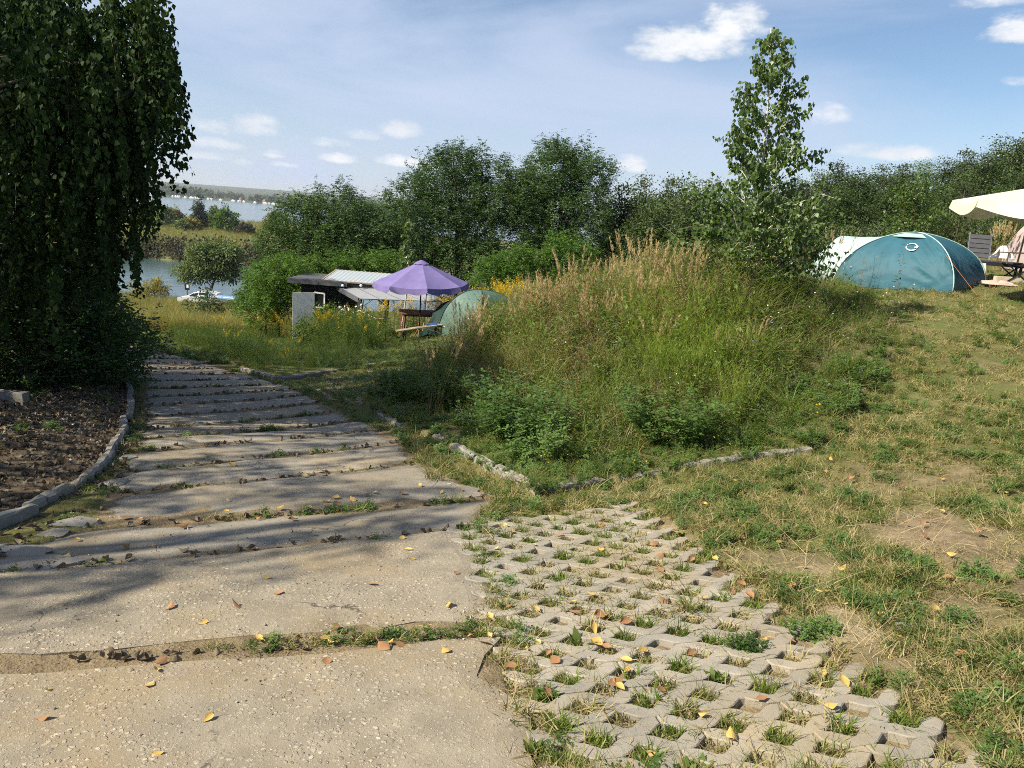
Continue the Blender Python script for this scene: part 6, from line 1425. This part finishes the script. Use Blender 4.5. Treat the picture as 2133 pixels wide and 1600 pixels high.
scatter('joint_grass', C_LAWN, np.c_[J, H(J[:, 0], J[:, 1]) - .02], q.uniform(.45, 1.1, n), q.choice(6, n, p=[.34, .24, .12, .14, .12, .04]), 211, 'thin grass growing in the joints of the concrete road', 'grass', .3)
hp = np.array([(a, b) for a, b, nm in HOLES]); P = []; S = []; I = []
for (hx, hy) in hp:
    if q.random() < .10: continue
    m_ = q.integers(3, 8); kind = q.choice([0, 1, 3, 5, 6], p=[.22, .18, .015, .065, .52]); p = np.c_[q.normal(hx, .020, m_), q.normal(hy, .016, m_)]; P.append(p); S.append(q.uniform(.7, 1.2, m_)); I.append(np.where(q.random(m_) < .75, kind, q.choice([0, 1, 0, 4], m_)))
P = np.concatenate(P); scatter('paver_grass', C_LAWN, np.c_[P, H(P[:, 0], P[:, 1]) - .016], np.concatenate(S), np.concatenate(I), 212, 'grass and clover growing in the cells of the pavers', 'grass', .25)
tracks = pts_in(PATCH2, 2600, 213, -.02); q = np.random.default_rng(214); n = len(tracks); scatter('track_grass', C_LAWN, tracks, q.uniform(.5, 1.0, n), q.choice(6, n, p=[.4, .25, .1, .15, .08, .02]), 215, 'short grass overgrowing the paved track', 'grass', .3)

# the weedy mound: short at the kerb, shoulder high at its crest
P = pts_in(BED, 7200, 220, .04); x, y = P[:, 0], P[:, 1]; d = dist_poly(BED, x, y); q = np.random.default_rng(221); kb = np.array([p[:2] for p in KERB_B[::-1]] + [p[:2] for p in KERB_A[1:]])
def dist_line(L, x, y):
    dd = np.full(np.shape(x), 1e9)
    for a, b in zip(L[:-1], L[1:]):
        ab = b - a; t = np.clip(((x - a[0]) * ab[0] + (y - a[1]) * ab[1]) / (ab @ ab), 0, 1); dd = np.minimum(dd, np.hypot(x - a[0] - t * ab[0], y - a[1] - t * ab[1]))
    return dd
dk = dist_line(kb, x, y); tall = np.clip(dk / 3.2, 0, 1) * np.clip(d / 1.0, .35, 1)
short = dk < .5; sel = q.random(len(x)) < np.where(short, 1.0, .30); Ps = P[sel & (q.random(len(x)) < .9)]; n = len(Ps); ds = dist_line(kb, Ps[:, 0], Ps[:, 1])
Pk = pts_in(BED, 16000, 231, .04); Pk = Pk[dist_line(kb, Pk[:, 0], Pk[:, 1]) < 2.0]; qk = np.random.default_rng(232); nk = len(Pk); dkk = dist_line(kb, Pk[:, 0], Pk[:, 1])
scatter('kerb_grass', C_LONG, Pk, qk.uniform(.55, 1.0, nk) * np.clip(.45 + dkk * .35, .45, 1.1), qk.choice(4, nk, p=[.26, .42, .22, .10]), 233, 'lush green grass and clover right behind the kerb', 'grass', .25)
scatter('verge_grass', C_LONG, Ps, q.uniform(.6, 1.0, n) * np.clip(.55 + ds * .35, .5, 1.15), q.choice(4, n, p=[.34, .32, .22, .12]), 222, 'knee-high green grass and clover along the kerb of the mound', 'grass', .2)
Pt = P[~short]; q2 = np.random.default_rng(223); Pt = Pt[q2.random(len(Pt)) < .56]; x, y = Pt[:, 0], Pt[:, 1]; n = len(Pt); tl = np.clip(dist_line(kb, x, y) / 2.9, 0, 1); d = dist_poly(BED, x, y)
rx = vnoise(x, y, .7, 31); brown = (x < 2.2) & (y > 8.2) & (rx > .62); idx = np.where(brown, q2.choice([4, 5, 7, 2, 0, 1], n, p=[.10, .22, .06, .20, .26, .16]), q2.choice([0, 1, 2, 3, 6, 5, 4], n, p=[.23, .17, .16, .11, .12, .15, .06]))
scatter('tall_weeds', C_TALL, Pt, (.32 + .86 * tl) * q2.uniform(.75, 1.2, n) * np.where(x > 3.0, np.clip(d / 1.9, .35, 1), np.clip(d / .8, .6, 1)), idx, 224, 'tall tangled weeds covering the mound', 'weeds', .16)
C_WISP = proto_col('wispy_weed', [p_wispy(81, 40, .85), p_wispy(82, 30, .7), p_tuft(83, 44, .4, .8, .005, .4, .12, 'wispy_green', 4, .1)])
W_ = np.array([gpt(1410 + q2.normal(0, 75), 770 + q2.normal(0, 70)) for _ in range(60)]); scatter('wispy_weeds', C_WISP, W_, q2.uniform(.85, 1.3, 60), q2.integers(0, 3, 60), 230, 'bright green feathery weeds in the middle of the mound', 'weeds', .12)
C_CLOV = proto_col('clover_clump', [p_clover(91, 70, .2, .48, .036, 'clover_leaf', .2), p_clover(92, 60, .15, .4, .032, 'weed_leaf', .2), p_leafy(93, 9, .25, .5, .11, 10, 'weed_leaf', .4, .14, .4), p_leafy(94, 8, .2, .45, .09, 10, 'clover_leaf', .5, .14, .45)])
Pc = Pk[(dkk > .4) & (dkk < 2.0)]; Pc = Pc[qk.random(len(Pc)) < .10 * np.clip(vnoise(Pc[:, 0], Pc[:, 1], 1.1, 33) * 2.2 - .7, 0, 1)]; nc = len(Pc); scatter('clover_clumps', C_CLOV, Pc, qk.uniform(.55, 1.1, nc), qk.integers(0, 4, nc), 234, 'leafy clover and herbs spilling towards the kerb', 'weeds', .2)
# plume grass: named spots along the crest and down the left flank
R_ = []; q3 = np.random.default_rng(225)
for (u, yy, su, k) in ((1395, 10.6, 38, 11), (1330, 10.8, 30, 8), (1230, 11.2, 40, 13), (1170, 11.6, 35, 14), (1120, 12.5, 30, 9), (1060, 13.5, 35, 8), (1280, 9.8, 60, 6), (960, 9.6, 26, 5), (1000, 10.5, 30, 4), (1520, 9.2, 14, 2), (1575, 9.0, 8, 1), (1480, 10, 30, 4), (1735, 13.5, 12, 1), (1700, 12, 30, 2), (1650, 10.5, 60, 4)):
    for _ in range(max(1, int(k * .7))): R_.append(gy(u + q3.normal(0, su), yy + q3.normal(0, .5)))
R_ = np.array(R_); n = len(R_); scatter('plume_grass', C_REED, R_ + np.array([0, 0, .03]), np.where(R_[:, 1] < 10.2, .72, .95) * q3.uniform(.75, 1.1, n), q3.integers(0, 3, n), 226, 'dry straw-coloured plume grass standing along the crest of the mound', 'grass', .10)
Pf = pts_in(BED, 300, 227, .04); dk = dist_line(kb, Pf[:, 0], Pf[:, 1]); q4 = np.random.default_rng(228); n = len(Pf); idx = np.where(dk < 1.2, 2, q4.choice(4, n, p=[.62, .18, .17, .03])); sel = (q4.random(n) < np.where(dk < 1.2, .35, .9)); scatter('wild_flowers', C_FLOW, Pf[sel], ((.55 + .45 * np.clip(dk / 3, 0, 1)) * q4.uniform(.8, 1.2, n))[sel], idx[sel], 229, 'white, blue and yellow wild flowers among the weeds', 'flowers', .15)
# single plants that stand out
def plant(name, pr, pos, s, rz, label, cat='plant', group=None):
    lb, mats = pr; root = empty(name, pos, rz); root.scale = (s, s, s); lb.build('foliage', mats, root); return tag(root, label, cat, group)


plant('lucerne_plant', p_clover(301, 170, .25, .60, .042, 'clover_leaf', .30), gpt(1085, 935) + (0, 0, .03), 1.15, 0, 'bushy blue-green clover plant near the kerb corner')
plant('lucerne_plant', p_clover(302, 150, .2, .5, .042, 'clover_leaf', .32), gpt(1390, 935) + (0, 0, .03), 1.1, 1, 'dark green clover plant in front of the bright wispy weeds')
plant('wispy_weed', p_wispy(303, 90, .95), gpt(1400, 840), 1.0, 0, 'bright green feathery weed in the middle of the mound')
plant('wispy_weed', p_wispy(304, 70, .85), gpt(1490, 800), 1.0, 2, 'bright green feathery weed right of the tallest feathery one')
plant('wispy_weed', p_wispy(305, 60, .75), gpt(1330, 830), .95, 4, 'bright green feathery weed left of the tallest feathery one')
plant('grass_tussock', p_tuft(306, 130, .35, .75, .009, .75, .10, 'grass_lush', 5, .15), gpt(1640, 880), .85, 0, 'large tussock of broad green blades at the right of the mound')
plant('grass_tussock', p_tuft(307, 60, .2, .5, .008, .8, .08, 'grass_lush', 5, .2), gpt(1745, 860), .8, 0, 'smaller tussock of green blades beside the large one')
plant('dark_stalk_weed', p_leafy(308, 3, .9, 1.15, .10, 16, 'birch_leaf', .06, .06, .35, 'weed_brown'), gy(1885, 14.6), .95, 0, 'dark stalk with drooping leaves in front of the blue tent')
plant('dry_stalk_weed', p_brown(309, 8, .95), gy(1810, 14.8), .8, 0, 'dry branching stalks in front of the blue tent porch')
plant('dry_stalk_weed', p_brown(310, 14, .9), gpt(1235, 840), .9, 1, 'dark brown branching stalks at the left of the mound')
plant('dry_stalk_weed', p_brown(311, 10, .85), gpt(1300, 800), .9, 2, 'reddish dry stalks left of the feathery weeds')
plant('plume_tussock', p_reed(312, 34, 1.15), gy(2085, 19.4), 1.05, 0, 'large clump of dry plume grass behind the recliner')
plant('kerb_weed', p_tuft(313, 40, .12, .3, .008, 1.0, .09, 'grass_blade', 4, .6), gpt(905, 1000), .9, 0, 'yellowing grass tuft at the foot of the kerb')
plant('kerb_weed', p_leafy(314, 9, .12, .25, .06, 7, 'weed_leaf', .5, .08), gpt(1065, 1035), .8, 0, 'leafy weed at the foot of the kerb near its corner')
plant('paver_tuft', p_tuft(315, 26, .10, .24, .007, 1.1, .03, 'grass_blade', 4, .4), gpt(1430, 1275), .95, 0, 'long grass tuft sticking out of the pavers')
plant('dock_plant', p_rosette(316, 9, .13), gpt(1205, 1340) - (0, 0, .03), .75, 0, 'broad-leaved dock growing in a paver cell')
plant('maize_plant', p_tuft(317, 16, .7, 1.3, .05, 1.1, .04, 'robinia_leaf_bright', 6), gy(545, 29) + (0, 0, .35), .85, 0, 'maize-like plant with arching blades left of the white door')
for k, (u, v, s, lab) in enumerate(((2060, 985, .55, 'dark coarse grass tuft lying on the worn grass near the right edge'), (2090, 1100, .5, 'coarse grass tuft at the right edge, below the dark one'), (1520, 1000, .5, 'coarse grass tuft spilling over the kerb'), (1440, 1030, .5, 'low clump of weeds at the outer side of the kerb'))):
    plant('coarse_tuft', p_tuft(330 + k, 60, .12, .38, .009, 1.3, .09, 'grass_blade', 4, .3), gpt(u, v) - (0, 0, .01), s, k, lab)

# shaded weeds round the shed and the grass of the camp site
P = pts_in(SHED_BED, 900, 240, .03); P = P[~((P[:, 1] > 17) & (P[:, 0] / P[:, 1] < -.243))]; q = np.random.default_rng(241); P = np.concatenate([P, np.array([gy(q.uniform(668, 800), q.uniform(18.5, 23.5)) for _ in range(170)])]); n = len(P); hh = np.where(P[:, 1] > 18.4, 1.05, .5) * q.uniform(.7, 1.1, n); scatter('shed_weeds', C_GOLD, P, hh * .9, q.choice(3, n, p=[.006, .974, .02]), 242, 'leafy goldenrod weeds massed in front of the shed', 'weeds', .15)
P = np.concatenate([np.array([gy(u + q.normal(0, 14), yy + q.normal(0, .5)) for _ in range(k)]) for (u, yy, k) in ((700, 27.2, 16), (760, 27.3, 20), (820, 27.5, 22), (880, 27.8, 22), (930, 27, 20), (1060, 26, 20), (1100, 26, 14), (1000, 27, 16), (660, 27.3, 10), (960, 28, 16))]); n = len(P)
scatter('goldenrod', C_GOLD, P, q.uniform(.9, 1.3, n), np.where(P[:, 0] / P[:, 1] > -.11, q.choice(3, n, p=[.42, .38, .20]), q.choice(3, n, p=[.06, .86, .08])), 243, 'yellow-flowering goldenrod standing behind the camping table', 'weeds', .12)
P = np.concatenate([np.array([gy(u + q.normal(0, 16), yy + q.normal(0, 1)) for _ in range(k)]) for (u, yy, k) in ((520, 31, 8), (565, 30.5, 12), (590, 30.5, 8), (480, 33, 5))]); n = len(P)
scatter('goldenrod', C_GOLD, P, q.uniform(.7, 1.05, n), q.choice(3, n, p=[.45, .30, .25]), 244, 'yellow-flowering goldenrod left of the white shed door', 'weeds', .12)
plant('white_flower_clump', p_flower(345, 30, .9, 1.35, 'petal_white', .05, 8), gy(733, 26.2), 1.0, 0, 'clump of white flowers hanging by the shed corner', 'flowers')
x = q.uniform(-.62, .12, 15000); y = 13.5 * (36 / 13.5) ** q.random(15000); x = x * y; ok = ~(inpoly(ROAD_POLY, x, y) | inpoly(PATCH2, x, y) | inpoly(BED, x, y)); x, y = x[ok], y[ok]; n = len(x)
scatter('camp_grass', C_LONG, np.c_[x, y, H(x, y)], q.uniform(.28, .55, n) * np.where((x / y < -.13), 1.35, .75), q.choice(4, n, p=[.4, .3, .2, .1]), 245, 'rough green grass of the camp site', 'grass', .25)
# bank of weeds on the right of the road where it bends
P = pts_in([(-4.6, 13.4), (-5.6, 14.9), (-7.2, 16.2), (-8.6, 18.5), (-9.5, 22), (-8, 23), (-6.6, 19), (-5.0, 15.5)], 520, 246, .02); n = len(P); scatter('bank_weeds', C_GOLD, P, q.uniform(.3, .62, n), q.choice(3, n, p=[.0, 1.0, .0]), 247, 'shaded leafy weeds on the bank along the road bend', 'weeds', .2)
# the sunny meadow down to the water
x = q.uniform(-.66, -.22, 9000); y = 33 * (86 / 33.) ** q.random(9000); x = x * y; ok = H(x, y) > WATER_Z + .15; x, y = x[ok], y[ok]; n = len(x); scatter('meadow_grass', C_MEAD, np.c_[x, y, H(x, y)], q.uniform(.6, 1.2, n), q.choice(3, n, p=[.5, .18, .32]), 248, 'tall sunlit yellow-green meadow grass down by the water', 'grass', .12)
x = q.uniform(-.62, -.2, 5200); y = 142 * (380 / 142.) ** q.random(5200); x = x * y; n = len(x); scatter('spit_reeds', C_MEAD, np.c_[x, y, H(x, y)], q.uniform(1.0, 2.0, n), q.choice(3, n, p=[.4, .35, .25]), 249, 'pale reeds and grass on the spit', 'reeds', .12)
# gravel strip under the birches, with its dead leaves
def stone(seed, sx, sy, sz):
    r_ = np.random.default_rng(seed); bm = bmesh.new(); bmesh.ops.create_icosphere(bm, subdivisions=1, radius=1.0)
    for v in bm.verts: k = 1 + r_.normal(0, .14); v.co = Vector((v.co.x * sx * k, v.co.y * sy * k, v.co.z * sz * k))
    V = np.array([v.co[:] for v in bm.verts]); Fs = [tuple(v.index for v in f.verts) for f in bm.faces]; bm.free(); mb = MB(); mb.add(V, Fs); return mb


C_PEB = proto_col('pebble', [(stone(1, .018, .014, .010), MATS['pebble']), (stone(2, .014, .012, .009), MATS['pebble']), (stone(3, .022, .015, .010), MATS['pebble']), (stone(4, .011, .010, .008), MATS['pebble'])])
rl = np.random.default_rng(400); C_LIT = proto_col('dead_leaf', [(leaf_shape(rl, .06, .045, c_, t_), MATS['litter']) for c_, t_ in ((.3, .2), (.6, -.3), (-.4, .3), (.9, .1), (.5, .6))])
P = pts_in(GRAVEL, 9000, 401, .0); q = np.random.default_rng(402); n = len(P); scatter('gravel', C_PEB, P, q.uniform(.6, 1.5, n), q.integers(0, 4, n), 403, 'pebbles of the gravel strip under the birches', 'gravel', 1.5)
P = pts_in(GRAVEL, 8500, 404, .010); n = len(P); scatter('leaf_litter', C_LIT, P, q.uniform(.6, 1.2, n), q.integers(0, 5, n), 405, 'dead brown leaves strewn over the gravel strip', 'leaves', .4)
J = []
for k, (a, b) in enumerate(JOIN[2:20]): t = q.random(46)[:, None]; J.append(a[None, :2] * (1 - t) + b[None, :2] * t + q.normal(0, .03, (46, 2)))
for k in range(2, 12): a, b = JOIN[k][0], JOIN[k + 1][0]; t = q.random(60)[:, None]; J.append(a[None, :2] * (1 - t) + b[None, :2] * t - np.c_[q.uniform(0, .4, 60), q.normal(0, .06, 60)])
J = np.concatenate(J); scatter('joint_litter', C_LIT, np.c_[J, H(J[:, 0], J[:, 1]) + .004], q.uniform(.5, 1.0, len(J)), q.integers(0, 5, len(J)), 406, 'small dead leaves caught in the joints of the road', 'leaves', .5)
P = pts_in(GRAVEL, 160, 407, .0); P = P[P[:, 0] < -4.2]; scatter('gravel_weeds', C_LONG, P, q.uniform(.3, .6, len(P)), q.integers(0, 4, len(P)), 408, 'sparse weeds at the back of the gravel strip', 'weeds', .3)
# loose stones on the near slabs
x = q.uniform(-2.6, .3, 900); y = q.uniform(1.9, 4.6, 900); ok = inpoly(ROAD_POLY, x, y); x, y = x[ok], y[ok]; scatter('loose_grit', C_PEB, np.c_[x, y, H(x, y) + .014], q.uniform(.12, .42, len(x)), q.integers(0, 4, len(x)), 409, 'loose grit on the near concrete slabs', 'gravel', 1.0)
# broken concrete beside the road, and one grey stone in the grass
for k, (u, v, sx, sy, lab) in enumerate(((45, 1150, .26, .11, 'broken flat piece of concrete at the left picture edge'), (70, 1178, .24, .10, 'broken concrete piece under the flat one at the left edge'), (150, 1095, .20, .13, 'flat concrete fragment between kerb and slabs, by the kerb foot'), (110, 1118, .10, .07, 'small stone between kerb and slabs'), (235, 1010, .16, .10, 'pale flat stone wedged beside the kerb'), (265, 955, .10, .08, 'small flat stone wedged beside the kerb, farther along'))):
    p = gpt(u, v); o = stone(500 + k, sx, sy, .035).build('rubble_stone', MATS['kerb_concrete']); o.location = (p[0], p[1], p[2] + .0); o.rotation_euler = (0, 0, .3 * k); tag(o, lab, 'stone', 'broken concrete beside the road')
p = gpt(1883, 1312); o = stone(520, .05, .038, .03).build('stone', MATS['stone_grey']); o.location = (p[0], p[1], p[2] + .012); tag(o, 'single dark grey stone on the sandy bare patch', 'stone')
p = gpt(20, 838); mb = MB(); mb.box((0, 0, .05), (.36, .12, .14)); o = mb.build('concrete_block', MATS['kerb_concrete']); o.location = tuple(p); tag(o, 'concrete block lying in the shade under the birches', 'block')
# fallen leaves, one by one
LV = []
for k in range(10):
    rk = np.random.default_rng(600 + k); me = leaf_shape(rk, rk.uniform(.050, .078), rk.uniform(.034, .052), rk.uniform(-.30, .42), rk.uniform(-.3, .3)).build(f'leafproto{k}', MATS['fallen_yellow' if k % 10 < 5 else 'fallen_brown'], None, False, False).data; LV.append(me)
FLG = {'slab': ('fallen birch leaf lying on the concrete slabs', 'fallen leaves on the concrete slabs'), 'paver': ('fallen birch leaf lying on the grass pavers', 'fallen leaves on the grass pavers'), 'lawn': ('fallen birch leaf lying on the worn grass', 'fallen leaves on the worn grass'), 'bed': ('fallen birch leaf caught in the grass along the kerb', 'fallen leaves in the grass along the kerb')}
q = np.random.default_rng(610)
def drop(u, v, where, k=None):
    p = gpt(u, v); o = bpy.data.objects.new('fallen_leaf', LV[int(q.integers(0, 10)) if k is None else k]); COL.objects.link(o); sh = q.normal(0, .25, 2); o.location = (p[0], p[1], p[2] + {'slab': .016, 'paver': .018, 'lawn': .03, 'bed': .14}[where]); o.rotation_euler = (sh[0], sh[1], q.uniform(0, 6.28)); s = q.uniform(.6, 1.12); o.scale = (s, s, s); tag(o, FLG[where][0], 'leaf', FLG[where][1])


for (u, v) in ((330, 1580, ), (310, 1437), (335, 1387), (325, 1403), (100, 1447), (95, 1505), (435, 1505), (680, 1385), (680, 1338), (690, 1345), (540, 1335), (815, 1345), (800, 1355), (830, 1350), (880, 1313), (930, 1365), (980, 1332), (1010, 1347), (490, 1270), (850, 1150), (838, 1125), (950, 1200), (640, 1062), (540, 1085), (610, 1088), (585, 1063), (700, 1042), (735, 1045), (680, 1050), (765, 1035), (780, 1030), (840, 1032), (875, 1015), (920, 1030), (1015, 1040), (960, 1025), (537, 966), (635, 995), (470, 1072), (350, 1085), (260, 1083), (200, 1090), (665, 985), (760, 980), (860, 960), (750, 895), (905, 960), (890, 985), (935, 1012), (1000, 1030), (160, 1130), (240, 1025), (140, 1165), (260, 1145)): drop(u, v, 'slab')
for i in range(22): drop(q.uniform(60, 950), q.uniform(870, 1330), 'slab')
for (u, v) in ((1120, 1345), (1195, 1283), (1260, 1290), (1300, 1385), (1340, 1365), (1305, 1405), (1155, 1385), (1140, 1452), (1590, 1340), (1560, 1250), (1490, 1170), (1340, 1080), (1165, 1120), (1050, 1100), (1005, 1150), (1020, 1290), (1060, 1270), (1230, 1245), (1310, 1190), (1240, 1190), (1110, 1140), (1290, 1440), (1355, 1580), (1730, 1480), (1020, 1330), (1440, 1370), (1380, 1260)): drop(u, v, 'paver')
for i in range(34): v = q.uniform(1070, 1560); drop(q.uniform(1010 + (v - 1070) * .15, 1380 + (v - 1070) * 1.1), v, 'paver')
for (u, v) in ((2070, 735), (2105, 880), (2107, 935), (1960, 938), (1910, 948), (2095, 1035), (1730, 965), (1717, 990), (1465, 1060), (1610, 1212), (1705, 1245), (1830, 1290), (1835, 1182), (1980, 1165), (2040, 1118), (1670, 1185), (2000, 1375), (1870, 1342), (1545, 1130), (1875, 1020), (1770, 1005), (1930, 1015)): drop(u, v, 'lawn')
for i in range(22): drop(q.uniform(1500, 2125), q.uniform(900, 1300), 'lawn')
for (u, v) in ((1295, 830), (1385, 930), (1330, 910), (1450, 925), (1190, 935), (1270, 975)): drop(u, v, 'bed')

# ------------------------------------------------------------------ the air
HAZE = 0.00011
m, nt, out = nodes('haze_air'); pv = nt.nodes.new('ShaderNodeVolumePrincipled'); pv.inputs['Color'].default_value = (.80, .86, .95, 1); pv.inputs['Density'].default_value = HAZE; pv.inputs['Anisotropy'].default_value = .2; nt.links.new(pv.outputs[0], out.inputs['Volume'])
mb = MB(); mb.box((0, 0, 30), (13400, 13400, 94)); tag(mb.build('haze', m), 'thin pale haze in the air over the lake', 'haze', kind='stuff')
